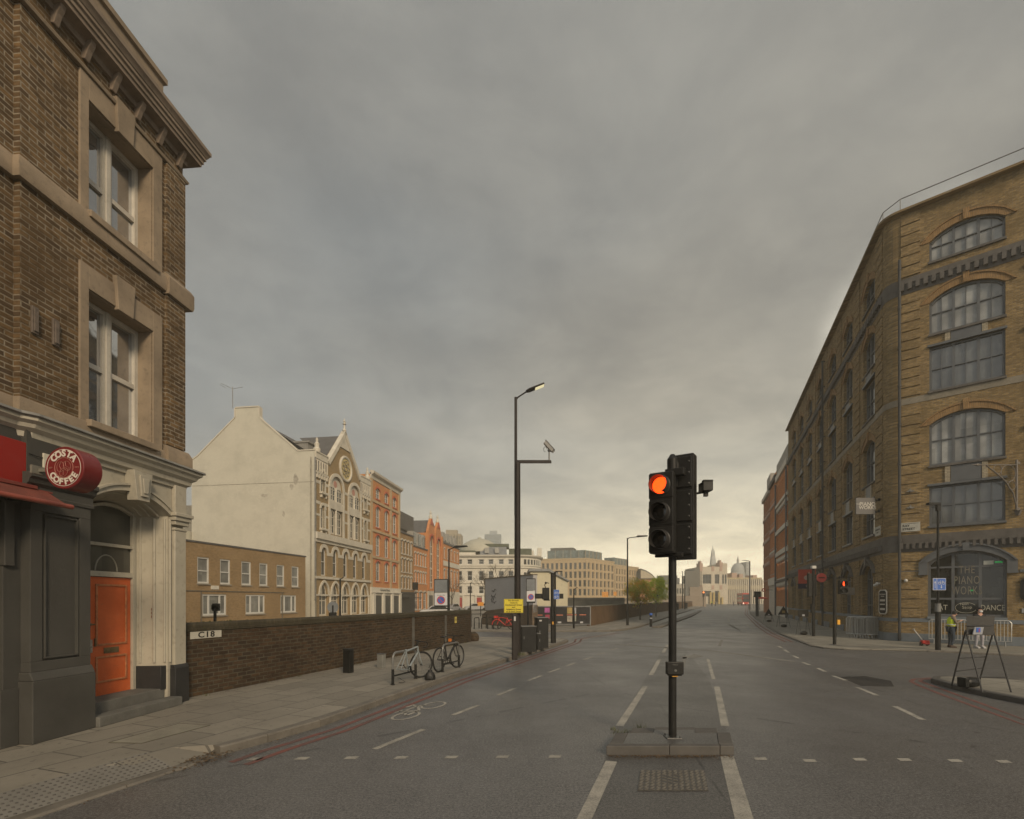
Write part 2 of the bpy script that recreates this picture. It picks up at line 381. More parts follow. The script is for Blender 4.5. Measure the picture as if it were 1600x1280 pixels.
# dropped kerb at the crossing, flush with the road, with its ramp and tactile slabs
kerb('kerb_dropped', KD, z=.026)
m = MB(); e = inset(KD, .16)
for (a, b), (c, d) in zip(zip(e, e[1:]), zip(RI, RI[1:])):
    m.quad((*a, .026), (*b, .026), (*d, .121), (*c, .121))
struct(m.build('pavement_ramp', M_['slab'], smooth=False))
m = MB(); dm = MB()
t0 = [Vector(p) for p in [(-6.6,-1.0),(-4.89,4.5),(-4.46,5.71),(-4.20,6.33)]]; t1 = [Vector(p) for p in [(-7.2,-.85),(-5.43,4.6),(-4.99,5.86),(-4.72,6.62)]]
for i in range(3):
    a, b, c, d = t0[i], t0[i+1], t1[i+1], t1[i]; m.quad((*a, .034), (*b, .034), (*c, .127), (*d, .127))
    n_ = int((b-a).length/.067)
    for k in range(n_):
        p, q = a+(b-a)*(k+.5)/n_, d+(c-d)*(k+.5)/n_
        for j in range(8):
            f_ = (j+.5)/8; x = p+(q-p)*f_; h = .034+.093*f_; dm.cyl((x.x, x.y, h-.004), (x.x, x.y, h+.007), .017, .012, 7)
struct(m.build('tactile_paving', M_['tact'], smooth=False)); struct(dm.build('tactile_domes', M_['dome']))
# left side of the far junction
KF = [(-40,33.6),(-2.6,33.4),(5.4,33.2),(6.5,33.5),(7.6,34.6),(9.4,38),(18.4,60),(30,88),(72,187),(98,250)]
pave('pavement_far', inset(KF, .05)+[(60,250),(-40,110)], .12, M_['slab']); kerb('kerb_far', KF[1:-1], step=1.6)
KI = [(10.4,38),(10.75,37.75),(11.2,38.2),(22.2,63),(34.5,93)]
pave('cycle_lane_island', [(10.55,38.05),(10.75,37.9),(11.05,38.25),(22.0,63),(34.35,93),(34.0,93),(21.4,63)], .11, M_['granite'])
kerb('island_kerb', KI, w=.2); kerb('island_kerb', [(34.0,93),(21.3,63),(10.4,38)], w=.2)
# right hand pavement, flush crossing at the corner
KR0 = [(97,210),(51.8,112),(33.9,73),(19.6,39.5),(16.2,31.0),(14.15,25.2),(13.35,22.9)]
KR1 = [(13.35,22.9),(13.3,21.9),(13.8,21.3),(15.4,20.9),(16.7,20.55)]
KR2 = [(16.7,20.55),(17.6,19.9),(19.4,18.3),(30,8.9)]
pave('pavement_right', [(30,8.9+.3)]+[(p[0]+.05, p[1]+.05) for p in (KR1+KR2[1:-1])[::-1]]+[(p[0]+.05, p[1]) for p in KR0[::-1]]+[(130,210),(130,8.9)], .06, M_['slab_r'])
kerb('kerb_right', KR0, z=.072, step=1.2); kerb('kerb_crossing', KR1, z=.03, mat=M_['island']); kerb('kerb_side_street', KR2, z=.072)
m = MB(); pr = [(13.35,22.9),(13.3,21.9),(13.8,21.3),(15.4,20.9),(16.7,20.55)]; pi_ = [(14.6,23.4),(14.5,22.9),(14.9,22.4),(16.2,22.0),(17.6,21.6)]
for i in range(4): m.quad((*pr[i], .024), (*pr[i+1], .024), (*pi_[i+1], .068), (*pi_[i], .068))
struct(m.build('crossing_ramp', M_['asphalt2'], smooth=False))
# near right corner pavement nub
KN = [(18,2.0),(10.25,9.9),(10.2,11.0),(10.3,12.0),(10.55,12.9),(10.95,13.3),(11.5,13.35),(12.6,12.75),(22,5.5)]
pave('pavement_corner', [(10.15+.1,9.9)]+[(p[0]+.05, p[1]-.03) for p in KN[2:6]]+KN[6:]+[(18,2.0)], .12, M_['slab_r'])
kerb('kerb_corner', KN[::-1], side=1, mat=M_['island'])
# traffic island
IS = [(-.02+1.27,6.9),(2.99,6.9)]
m = MB(); zt = .125; SHX = Matrix(((1,.36,0,-.36*6.9),(0,1,0,0),(0,0,1,0),(0,0,0,1))); m.T = SHX
m.box(1.27, 2.12, 6.90, 7.02, 0, zt); m.box(2.126, 2.80, 6.90, 7.02, 0, zt); m.box(2.806, 2.99, 6.90, 7.02, 0, zt)
m.box(1.29, 1.47, 7.026, 7.60, 0, zt); m.box(2.79, 2.985, 7.026, 7.62, 0, zt)
m.box(1.50, 1.84, 7.606, 7.90, 0, zt-.004); m.box(1.47, 1.50, 7.606, 7.76, 0, zt-.006); m.box(2.46, 2.80, 7.606, 7.90, 0, zt-.004); m.box(1.846, 2.454, 7.80, 7.95, 0, zt-.006)
struct(m.build('traffic_island_kerb', M_['island'], smooth=False, bevel=.008))
pave('traffic_island', [(x_+.36*(y_-6.9), y_) for x_, y_ in [(1.474,7.024),(2.786,7.024),(2.786,7.60),(2.456,7.60),(2.456,7.80),(1.844,7.80),(1.844,7.60),(1.474,7.60)]], .118, M_['asphalt2'])

# ------------------------------------------------------------------ painted markings
def mk(name, polys, mat, z=.004):
    m = MB()
    for p in polys: m.add([(q[0], q[1], z) for q in p], [list(range(len(p)))])
    o = m.build(name, mat, smooth=False, recalc=False)
    return struct(o)
def bar(p, q, w):
    p = Vector(p); q = Vector(q); d = (q-p).normalized(); n_ = Vector((-d.y, d.x))*w/2
    return [p+n_, p-n_, q-n_, q+n_]
def line(pts, w):
    out = []; P = [Vector(p) for p in pts]
    L = inset(P, w/2); R = inset(P, -w/2)
    for i in range(len(P)-1): out.append([L[i], R[i], R[i+1], L[i+1]])
    return out
dash = []
for a, b in (((585,1171),(662,1140)), ((707,1118),(748,1102)), ((777,1087),(804,1076)), ((825,1064),(846,1056)), ((857,1051),(875,1045)), ((885,1041),(899,1036)), ((912,1031),(925,1027)),
             ((934,1023),(945,1020)), ((954,1016),(965,1013)), ((975,1009),(985,1006)), ((990,1003.5),(1000,1001)), ((1004,999),(1012,997))):
    dash.append(bar(G(*a), G(*b), .10))
for a, b in (((1008,1073),(968,1135)), ((1030,1031),(1017,1055)), ((1043,1008),(1036,1020))): dash.append(bar(G(*a), G(*b), .13))
mk('lane_dashes', dash, M_['white'])
dash = [bar(G(1106,1030), G(1115,1062), .10), bar(G(1120,1073), G(1133,1135), .13)]
for a, b in (((1398,1104),(1442,1125)), ((1339,1074),(1370,1087)), ((1301,1056),(1322,1063.5)), ((1277,1044),(1290,1050)), ((1254,1035),(1265,1039.5)), ((1239,1024.5),(1248,1029)), ((1225,1015.5),(1233,1020)), ((1216,1010),(1222,1013))):
    dash.append(bar(G(*a), G(*b), .11))
mk('lane_dashes', dash, M_['white'])
sq = []
for x, y in ((397,1186.5),(471,1185.5),(548,1184.5),(626,1184),(704,1183.5),(784,1183),(866,1182.5),(1187,1186),(1264,1189),(1342,1187),(1412,1187.5),(1491,1189),(1567,1190.5)):
    X, D = G(x, y); w = .085; sq.append([(X-w, D-.06), (X+w*.9, D-.055), (X+w+.02, D+.06), (X-w+.03, D+.055)])
mk('crossing_studs', sq, M_['white'])
# lines either side of the refuge in the foreground
edge = [bar(G(948,1188), (.32,3.3), .11), bar(G(1144,1184), (2.36,2.9), .17)]
edge[0] = [(1.22,6.66), (1.36,6.62), (.18,3.2), (.04,3.2)]; edge[1] = [(2.79,6.86), (2.97,6.86), (1.74,3.2), (1.56,3.2)]
mk('hatching_edge', edge, M_['white'], .005)
mk('refuge_patch', [[(1.27,6.88),(2.88,6.88),(1.62,3.1),(.08,3.1)]], M_['asphalt2'], .002)
mk('centre_patch', [[G(1136,1145), G(1108,1062), G(1060,1000), G(1035,1015), G(958,1145)]], M_['asphalt2'], .002)
far = [bar(G(872,1000), G(920,989), .12), bar(G(893,1004), G(960,988), .14), bar(G(1138,975.5), G(1155,985), .12)]
far += [bar((26.5*.0+G(1168,985.5)[0], G(1168,985.5)[1]), G(1232,986), .18), bar(G(1138,975), G(1160,987), .16)]
far += line([G(1176,950), G(1150,958), G(1138,965), G(1139,972)], .16)
for a, b in (((1105,968),(1112,976)), ((1100,958),(1104,965)), ((1166,976),(1177,984)), ((1127,972),(1136,975))): far.append(bar(G(*a), G(*b), .14))
mk('far_lane_lines', far, M_['white'])
arr = [bar(G(1067,1042), G(1070,1027), .13)]; 
ax0 = [G(1067,1030), G(1066,1026), G(1083,1023.5), G(1083,1021.5), G(1099,1026), G(1083,1029.5), G(1083,1027.3)]
mk('turn_arrow', arr+[ax0], M_['faint'], .005)
mk('faded_tracks', [bar(G(960,1007), G(1110,1017), .35), bar(G(1110,1017), G(1240,1034), .28), bar(G(1124,1010), G(1128,1000), .12)], M_['faint'])
# red no-stopping lines
rl1 = [(-3.62,6.6),(-3.45,7.1)]+inset(KL1[1:7], -.32)+[(3.4,27.2),(6.8,32.6)]; rl2 = [(-3.38,6.5),(-3.2,7.0)]+inset(KL1[1:7], -.56)+[(3.7,27.2),(7.1,32.5)]
mk('red_lines', line(resample(rl1, 1), .10)+line(resample(rl2, 1), .10), M_['red'])
rk = KR0[::-1][1:]; r1 = inset(rk, .32); r2 = inset(rk, .62)
mk('red_lines', line(r1, .11)+line(r2, .11), M_['red'])
rr1 = [(14.2,20.9),(13.1,21.3),(12.9,22.0),(13.0,23.0),(13.8,25.3)]
rn1 = [G(1600,1125), G(1540,1102), G(1490,1084), G(1452,1070), G(1437,1064.5), G(1442,1062.2), G(1462,1061)]
rn2 = [G(1600,1133), G(1530,1107), G(1470,1085), G(1435,1071), G(1423,1065), G(1428,1061.5), G(1456,1059.5)]
mk('red_lines', line([(11.6,8.4)]+rn1, .09)+line([(10.9,8.2)]+rn2, .10), M_['red'])
# painted bicycle symbol
def bike_symbol(c, u, s, mat, nm):
    c = Vector(c); u = Vector(u).normalized(); v = Vector((-u.y, u.x)); P = lambda a, b: c+u*(a*s)+v*(b*s*.55); ps = []
    for cx in (-.52, .52):
        pts = [P(cx+.36*cos(t*pi/9), .36*1.0*sin(t*pi/9)) for t in range(19)]; ps += line(pts, .055)
    for a, b in (((-.52,0),(-.2,.45)), ((-.2,.45),(.35,.5)), ((.35,.5),(-.05,0)), ((-.05,0),(-.52,0)), ((-.05,0),(-.25,.62)), ((.52,0),(.3,.7)), ((-.38,.62),(-.12,.62)), ((.12,.75),(.42,.72))): ps.append(bar(P(*a), P(*b), .055))
    mk(nm, ps, mat, .005)
cx, cy = G(657, 1110); bike_symbol((cx, cy), (.36, .93), .95, M_['white'], 'cycle_symbol')
mk('worn_cobble_patch', [[G(1312,1058), G(1350,1056.5), G(1392,1064), G(1397,1073), G(1345,1072)]], brick('cobbles', (.085,.078,.07), (.06,.056,.052), (.035,.033,.03), .2, .1, .02), .003)
mk('road_repair_patch', [[G(300+60,1240), G(700,1225), G(800,1280), G(300,1290)]],  M_['asphalt2'], .002) if 0 else None
# ------------------------------------------------------------------ facade builders
def arcz(kind, t, w, rise):
    """height above springing at t in -1..1 for an arch of half width w"""
    if kind == 'point':
        R = (w*w+rise*rise)/(2*w); x = w-abs(t)*w; return sqrt(max(0, R*R-(R-x)**2))
    R = (w*w+rise*rise)/(2*rise); x = t*w; return sqrt(max(0, R*R-x*x))-(R-rise)
def head(y0, y1, zs, rise, kind, n=10, off=0.):
    c = (y0+y1)/2; w = (y1-y0)/2+off
    return [(c+w*(-1+2*i/n), zs+arcz(kind, -1+2*i/n, w, rise+off)) for i in range(n+1)]
def wall_sheet(m, y0, y1, z0, z1, ops, rev=.2, x=0.):
    """front sheet of a wall with real openings (y0,y1,z0,z1,rise,kind) and their reveals"""
    ys = sorted({y0, y1, *[v for o in ops for v in o[:2]]}); zs = sorted({z0, z1, *[v for o in ops for v in o[2:4]]})
    for a, b in zip(ys, ys[1:]):
        run = None
        for c, d in zip(zs, zs[1:]):
            cy_, cz_ = (a+b)/2, (c+d)/2
            hole = any(o[0] < cy_ < o[1] and o[2] < cz_ < o[3] for o in ops)
            if hole:
                if run: m.quad((x, a, run[0]), (x, b, run[0]), (x, b, run[1]), (x, a, run[1])); run = None
            else: run = (run[0], d) if run else (c, d)
        if run: m.quad((x, a, run[0]), (x, b, run[0]), (x, b, run[1]), (x, a, run[1]))
    for o in ops:
        a, b, c, d = o[:4]; rise = o[4] if len(o) > 4 else 0; kind = o[5] if len(o) > 5 else 'seg'; r = x-rev
        m.quad((x, a, c), (x, b, c), (r, b, c), (r, a, c)); zs_ = d-rise
        m.quad((x, a, c), (r, a, c), (r, a, zs_), (x, a, zs_)); m.quad((x, b, c), (x, b, zs_), (r, b, zs_), (r, b, c))
        if rise:
            h = head(a, b, zs_, rise, kind)
            for p, q in zip(h, h[1:]):
                m.quad((x, *p), (x, *q), (x, q[0], d), (x, p[0], d)); m.quad((x, *p), (r, *p), (r, *q), (x, *q))
        else: m.quad((x, a, d), (x, b, d), (r, b, d), (r, a, d))
WC = {}
def window(fr, y0, y1, z0, z1, x, mats, fw=.06, rise=0, kind='seg', mul=(), tra=(), fd=.06, bw=None, name='window', pane='pane', label=None, low=None):
    """a window part (frame and glazing bars) with its pane as a sub-part; shared meshes"""
    w = y1-y0; h = z1-z0; bw = bw or fw*.6; key = (round(w, 3), round(h, 3), rise, kind, fw, tuple(mul), tuple(tra), fd, bw, mats[0].name, mats[1].name, low)
    if key not in WC:
        m = MB(); zs_ = h-rise; m.box(0, fd, fw, w-fw, 0, fw*1.2); m.box(0, fd, 0, fw, 0, zs_); m.box(0, fd, w-fw, w, 0, zs_)
        if rise:
            o_ = head(0, w, zs_, rise, kind); i_ = [(min(max(p[0], fw), w-fw), p[1]-fw*1.1) for p in o_]
            for k in range(len(o_)-1):
                q = [o_[k], o_[k+1], i_[k+1], i_[k]]
                m.add([(0, *a) for a in q]+[(fd, *a) for a in q], [[3,2,1,0],[4,5,6,7],[0,1,5,4],[2,3,7,6]])
        else: m.box(0, fd, fw, w-fw, h-fw, h)
        def top(y): return (zs_+arcz(kind, (y-w/2)/(w/2), w/2, rise)-fw) if rise else h-fw
        for f_ in mul:
            b_ = bw
            if isinstance(f_, tuple): f_, b_ = f_
            m.box(.004, fd-.006, w*f_-b_/2, w*f_+b_/2, fw*1.2, top(w*f_))
        for f_ in tra:
            b_ = bw
            if isinstance(f_, tuple): f_, b_ = f_
            m.box(.006, fd-.009, fw, w-fw, h*f_-b_/2, h*f_+b_/2)
        g = MB(); gx = .012
        if rise:
            p_ = [(w-.01, .01)]+[(min(max(a, .01), w-.01), b-.01) for a, b in head(0, w, zs_, rise, kind)][::-1]+[(.01, .01)]
            g.add([(gx, *p) for p in p_], [list(range(len(p_)))])
        else: g.quad((gx, .01, .01), (gx, w-.01, .01), (gx, w-.01, h-.01), (gx, .01, h-.01))
        WC[key] = (m.mesh(name, mats[0], smooth=False), g.mesh(pane, mats[1], smooth=False))
    a, b = WC[key]; o = link(name, a, fr, T(x, y0, z0)); link(pane, b, o, Matrix())
    if label: o['label'] = label
    return o
def arch_trim(m, y0, y1, zs_, rise, kind, wd, x0, x1, n=12, inner=0.):
    a = head(y0, y1, zs_, rise, kind, n, inner); b = head(y0, y1, zs_, rise, kind, n, inner+wd)
    for k in range(n):
        q = [a[k], a[k+1], b[k+1], b[k]]
        m.add([(x0, *p) for p in q]+[(x1, *p) for p in q], [[3,2,1,0],[4,5,6,7],[0,1,5,4],[2,3,7,6],[0,4,7,3],[1,2,6,5]])

# ------------------------------------------------------------------ left corner building
B_left = brick('brick_stock_dark', (.19,.120,.058), (.070,.049,.032), (.27,.23,.17), bump=1., stain=.85, mort=.0125, dark=.34)
M_['stone'] = paint('stone_trim', (.25,.195,.135), .85, .22, 1.6, bump=.5, bs=45, grime=.5)
M_['cream'] = paint('cream_masonry_paint', (.37,.34,.27), .6, .10, 1.2, bump=.25, grime=.38)
M_['darkpaint'] = paint('charcoal_paint', (.060,.058,.052), .5, .16, 1.2, bump=.45, bs=25, grime=.2)
M_['wframe'] = paint('window_white', (.46,.43,.37), .5, .12, 3, grime=.3)
M_['lead'] = paint('lead_flashing', (.17,.165,.15), .6, .3, 3, bump=.4, bs=20)
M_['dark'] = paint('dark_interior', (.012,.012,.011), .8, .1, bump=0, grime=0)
gl_sky = glass('glass_sky', (.14,.145,.145), .03, .8, .10, 3.2); gl_dark = glass('glass_dark', (.022,.024,.024), .05, .5, .1)  # glass_sky: pale base colour paints some sky reflection into the panes
gl_obs = glass('glass_obscured', (.085,.083,.068), .25, .4, .2)
CB = Vector((-6.45, 10.03, .12))
LB = thing('corner_building', 'dark stock brick corner building with orange door and pale stone ground floor', 'building', CB, -rad(5.04))
f = Fr(LB); Z = lambda w: w-.12
ops_up = [(-2.05,-.77,Z(4.90),Z(6.95)), (-2.05,-.77,Z(8.15),Z(9.90))]
m = MB(); wall_sheet(m, -3.05, 0, Z(4.5), Z(11.0), ops_up, .31)
m.quad((0,-3.05,Z(4.5)), (-.10,-3.05,Z(4.5)), (-.10,-3.05,Z(11)), (0,-3.05,Z(11)))
wall_sheet(m, -18, -3.05, Z(4.5), Z(11.0), [(-7.3,-6,Z(4.9),Z(6.95)), (-7.3,-6,Z(8.15),Z(9.9))], .31, x=-.10)
m.quad((0,0,Z(4.5)), (-11,0,Z(4.5)), (-11,0,Z(11)), (0,0,Z(11))); m.quad((-11,0,0), (-11,-18,0), (-11,-18,Z(11)), (-11,0,Z(11)))
m.quad((-.2,-.002,0), (-11,-.002,0), (-11,-.002,Z(4.5)), (-.2,-.002,Z(4.5)))
m.box(.0, .055, -.47, 0.0, Z(5.0), Z(10.35)); m.quad((-11,0,Z(11)), (-11,-18,Z(11)), (0,-18,Z(11)), (0,0,Z(11)))
m.build('wall', B_left, f, smooth=False)
# ground floor walls
gz = Z(4.5)
m = MB(); do = (-2.08,-.38,Z(.12),Z(3.95),.28); wall_sheet(m, -2.08-.06, 0, 0, gz, [do], .02)
# splayed jambs and soffit
hd = head(-2.08, -.38, Z(3.67), .28, 'seg'); h2 = head(-1.60, -.54, Z(3.64), .17, 'seg')
for p, q, r_, s_ in zip(hd, hd[1:], h2, h2[1:]): m.quad((-.02, *p), (-.02, *q), (-.60, *s_), (-.60, *r_))
for sy, a, b in ((1, -.38, -.54), (-1, -2.08, -1.60)):
    m.quad((-.02, a, 0), (-.60, b, 0), (-.60, b, Z(3.64)), (-.02, a, Z(3.67)))
m.quad((0, 0, 0), (-3, 0, 0), (-3, 0, gz), (0, 0, gz))
m.build('ground_floor_wall', M_['cream'], f, smooth=False)
# mouldings on the right jamb: vertical rolls stepping inward
m = MB()
for k, (x, yy, r_) in enumerate(((-.05, -.405, .020), (-.22, -.452, .026), (-.45, -.512, .018), (.012, -.345, .022))):
    m.cyl((x, yy, Z(.92)), (x, yy, Z(3.62)), r_, n=10)
    m.cyl((x, -2.46-yy, Z(.92)), (x, -2.46-yy, Z(3.62)), r_, n=10)
arch_trim(m, -2.08, -.38, Z(3.67), .28, 'seg', .09, .0, .07, 14, .0); arch_trim(m, -2.08, -.38, Z(3.67), .28, 'seg', .035, .0, .10, 14, .09)
for o_, x_ in ((.012, -.14), (.03, -.28), (.05, -.42)):
    aa = head(-2.0+o_*2, -.44-o_*2, Z(3.66), .26, 'seg', 12)
    m.tube([(x_, p[0], p[1]) for p in aa], .022, 8)
m.build('door_surround', M_['cream'], f)
m = MB(); q = [(-1.07-.20, Z(4.30)), (-1.07+.20, Z(4.30)), (-1.07+.13, Z(3.80)), (-1.07-.13, Z(3.80))]
m.prism([(y-.1, z) for y, z in q], 'x', 0, .19); m.prism([((y+1.07)*.55-1.17, (z-Z(4.05))*.72+Z(4.05)) for y, z in q], 'x', .19, .225); m.prism([((y+1.07)*.33-1.17, (z-Z(4.05))*.5+Z(4.05)) for y, z in q], 'x', .225, .245)
m.build('keystone', M_['cream'], f, bevel=.006)
# right pilaster
m = MB(); m.box(0, .07, -.29, .0, Z(.85), Z(3.42)); m.box(0, .085, -.31, .012, Z(3.42), Z(3.47))
m.box(0, .11, -.33, .035, Z(3.52), Z(3.60)); m.box(0, .14, -.36, .065, Z(3.60), Z(3.68)); m.box(0, .17, -.39, .09, Z(3.68), Z(3.75)); m.box(0, .075, -.29, .004, Z(3.75), Z(4.28))
m.build('pilaster', M_['cream'], f, bevel=.01)
m = MB(); m.box(-.02, .11, -.33, .03, Z(.12), Z(.80)); m.prism([(0, Z(.80)), (.11, Z(.80)), (.075, Z(.86)), (0, Z(.86))], 'y', -.33, .03)
m.box(-.55, -.03, -.52, -.385, Z(.42), Z(.86)); m.build('plinth', paint('black_plinth', (.028,.028,.028), .5, .2, 2, bump=.3), f, bevel=.008)
# door recess: back frame, door, fanlights
fx = -.56
m = MB()
for a, b in ((-1.575, -1.505), (-.603, -.535)): m.box(fx-.05, fx+.05, a, b, Z(.43), Z(3.88))
for z_, t_ in ((2.50, .09), (3.03, .055)): m.box(fx-.05, fx+.045, -1.505, -.603, Z(z_), Z(z_+t_))
arch_trim(m, -1.56, -.55, Z(3.64), .17, 'seg', .06, fx-.05, fx+.05, 12, -.07)
m.box(fx-.06, fx+.055, -1.60, -1.575, Z(.43), Z(3.7))
m.build('door_frame', M_['cream'], f, smooth=False, bevel=.004)
g = MB(); g.box(fx-.02, fx-.01, -1.51, -.60, Z(2.55), Z(3.04)); g.build('fanlight', gl_obs, f, smooth=False)
g = MB(); pp = [(-1.51, Z(3.07)), (-.60, Z(3.07))]+head(-1.54, -.57, Z(3.62), .15, 'seg')[::-1]; g.prism(pp, 'x', fx-.02, fx-.01)
g.build('fanlight', gl_obs, f, smooth=False)
g = MB(); pts = [(-1.33+.22*(1-cos(pi*i/14))*1.0, Z(2.60)+.28*sin(pi*i/14)) for i in range(15)]
g.tube([(fx-.005, p[0], p[1]) for p in pts], .012, 6); g.build('fanlight_ring', paint('pale_lead', (.22,.21,.17), .6), f)
t = NT('orange_door_paint'); v = t.tc.outputs['Object']; a = t.noise(v, 2.2, 5, .65); b = t.noise(t.map(v, (1, 1, 3)), 7, 5, .7); c_ = t.noise(t.map(v, (1, .5, 5)), 3, 4, .75)
col = t.mix(t.rng(a, .3, .7), (.44,.080,.018), (.58,.125,.034)); col = t.mix(t.math('MULTIPLY', t.rng(b, .60, .72), .8, clamp=True), col, (.30,.10,.045)); col = t.mix(t.math('MULTIPLY', t.rng(c_, .66, .72), .7, clamp=True), col, (.60,.32,.16))
t.set('Base Color', col); t.set('Roughness', t.rng(b, .3, .7, .32, .5)); t.bump(b, .3, .004); M_['orange'] = t.m
dr = MB(); dr.box(fx-.045, fx, -1.50, -.608, Z(.44), Z(2.49)); door = dr.build('front_door', M_['orange'], f, smooth=False)
m = MB()
def mould(m, y0, y1, z0, z1, w=.035, x0=fx, x1=fx+.022):
    m.box(x0, x1, y0, y1, z0, z0+w); m.box(x0, x1, y0, y1, z1-w, z1); m.box(x0, x1+.001, y0, y0+w, z0+w, z1-w); m.box(x0, x1+.001, y1-w, y1, z0+w, z1-w)
mould(m, -1.335, -.70, Z(1.30), Z(2.37)); mould(m, -1.335, -.70, Z(.66), Z(1.12)); m.build('panel_moulding', paint('worn_door_moulding', (.40,.15,.06), .5, .35, 12, grime=.6), door, smooth=False, bevel=.006)
br_ = paint('brass_plate', (.20,.16,.09), .4, .3, 9, metal=.7)
m = MB(); m.box(fx, fx+.014, -1.17, -.87, Z(1.16), Z(1.26)); m.box(fx+.014, fx+.02, -1.14, -.90, Z(1.185), Z(1.235)); m.build('letterbox', br_, door, smooth=False, bevel=.004)
m = MB(); m.box(fx, fx+.03, -1.46, -1.41, Z(1.20), Z(1.42)); m.cyl((fx+.03, -1.435, Z(1.30)), (fx+.05, -1.435, Z(1.30)), .016); m.build('lock_plate', paint('grey_lock', (.42,.41,.37), .35, metal=.5), door, smooth=False, bevel=.004)
m = MB(); m.cyl((fx, -1.435, Z(1.68)), (fx+.03, -1.435, Z(1.68)), .022); m.box(fx+.02, fx+.045, -1.45, -1.37, Z(1.665), Z(1.69)); m.box(fx, fx+.03, -1.36, -1.335, Z(1.30), Z(1.44)); m.build('handle', br_, door, bevel=.003)
# steps
M_['step'] = paint('worn_step', (.105,.102,.09), .8, .25, 2.5, bump=.4, grime=.3)
m = MB(); m.box(-.62, -.04, -1.98, -.42, Z(.12), Z(.44)); m.box(-.9, -.62, -1.6, -.5, Z(.12), Z(.435)); m.build('step', M_['step'], f, smooth=False, bevel=.01)
m = MB(); m.prism([(.0, -2.1), (.0, -.34), (.26, -.34), (.26, -2.1)], 'z', 0, Z(.275)); m.build('step', M_['step'], f, smooth=False, bevel=.012)
m = MB(); m.box(-.25, -.20, -.47, -.425, Z(1.72), Z(1.98)); ic = m.build('intercom', paint('intercom_grey', (.30,.29,.25), .5), f, bevel=.004)
m = MB()
for k in range(3): m.box(-.262, -.25, -.475, -.44, Z(1.76+.07*k), Z(1.80+.07*k))
m.build('button_panel', paint('red_brown', (.20,.09,.06), .5), ic, smooth=False)
# grey shopfront: pilaster with recessed panel, plinth, capital
dk = M_['darkpaint']
m = MB(); m.box(-.02, .13, -3.03, -2.12, Z(1.10), Z(1.24)); m.box(-.02, .13, -3.03, -2.12, Z(3.33), Z(3.62)); m.box(-.02, .13, -3.03, -2.86, Z(1.24), Z(3.33)); m.box(-.02, .13, -2.30, -2.12, Z(1.24), Z(3.33)); m.box(-.02, .095, -2.86, -2.30, Z(1.24), Z(3.33))
m.box(-.9, -.021, -3.25, -2.12, 0, gz); m.build('shopfront_pilaster', dk, f, smooth=False, bevel=.006)
m = MB(); m.box(.0, .13+.008, -2.835, -2.325, Z(1.27), Z(1.29)); m.box(.0, .138, -2.835, -2.325, Z(3.28), Z(3.30)); m.box(0, .139, -2.835, -2.815, Z(1.29), Z(3.28)); m.box(0, .139, -2.345, -2.325, Z(1.29), Z(3.28))
m.build('panel_moulding', dk, f, smooth=False, bevel=.004)
m = MB(); m.box(-.3, .20, -3.06, -2.10, 0, Z(.98)); m.prism([(-.3, Z(.98)), (.20, Z(.98)), (.14, Z(1.10)), (-.3, Z(1.10))], 'y', -3.05, -2.105); m.build('shopfront_plinth', dk, f, smooth=False, bevel=.012)
m = MB(); prof = [(-.02, 3.50), (.15, 3.50), (.155, 3.54), (.135, 3.56), (.135, 3.66), (.18, 3.70), (.20, 3.75), (.235, 3.78), (.235, 3.84), (-.02, 3.84)]
m.profile_run([(o_, Z(z_)) for o_, z_ in prof], [(0, -3.10), (0, -2.10)][::-1] if False else [(0, -3.10), (0, -2.08)]); m.T = None
o = m.build('capital', dk, f, ang=25)
m = MB(); m.box(-.02, .10, -3.05, -2.14, Z(3.84), gz); m.build('frieze', dk, f, smooth=False)
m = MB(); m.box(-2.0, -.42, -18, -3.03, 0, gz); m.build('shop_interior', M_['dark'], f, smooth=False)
m = MB(); m.box(-.42, -.22, -18, -3.03, 0, Z(1.0)); m.box(-.42, -.26, -18, -3.03, Z(1.3), Z(1.42)); m.box(-.40, .0, -3.30, -3.06, 0, Z(.9)); m.box(-.40, .02, -18, -3.0, Z(3.50), gz); m.box(-.42, -.3, -3.22, -3.03, Z(.9), Z(3.5)); m.box(-.42, -.3, -4.9, -4.7, Z(1.0), Z(3.5))
m.build('shopfront', dk, f, smooth=False, bevel=.008)
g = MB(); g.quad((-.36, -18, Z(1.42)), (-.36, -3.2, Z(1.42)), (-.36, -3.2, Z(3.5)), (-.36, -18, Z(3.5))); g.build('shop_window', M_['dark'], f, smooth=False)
m = MB(); m.box(-.10, .03, -3.27, -3.14, Z(2.55), Z(3.42)); m.build('service_box', dk, f, smooth=False, bevel=.01)
# fascia cornice (stone, with lead top) running round the corner
prof = [(-.02, 4.24), (.04, 4.24), (.05, 4.30), (.10, 4.33), (.11, 4.40), (.17, 4.45), (.19, 4.50), (.24, 4.54), (.245, 4.60), (-.02, 4.62)]
m = MB(); pth = [(-.10, -18), (-.10, -3.10), (0, -2.95), (0, 0.0), (-3, 0)]; m.profile_run([(o_, Z(z_)) for o_, z_ in prof], pth); m.build('fascia_cornice', M_['cream'], f, ang=28)
m = MB(); m.profile_run([(-.02, Z(4.625)), (.262, Z(4.605)), (.265, Z(4.585)), (.285, Z(4.60)), (.27, Z(4.635)), (.08, Z(4.69)), (-.02, Z(4.70))], pth); m.build('lead_flashing', M_['lead'], f, ang=28)
def stone_run(nm, prof, pth, mat=None): m = MB(); m.profile_run([(o_, Z(z_)) for o_, z_ in prof], pth); return m.build(nm, mat or M_['stone'], f, ang=28)
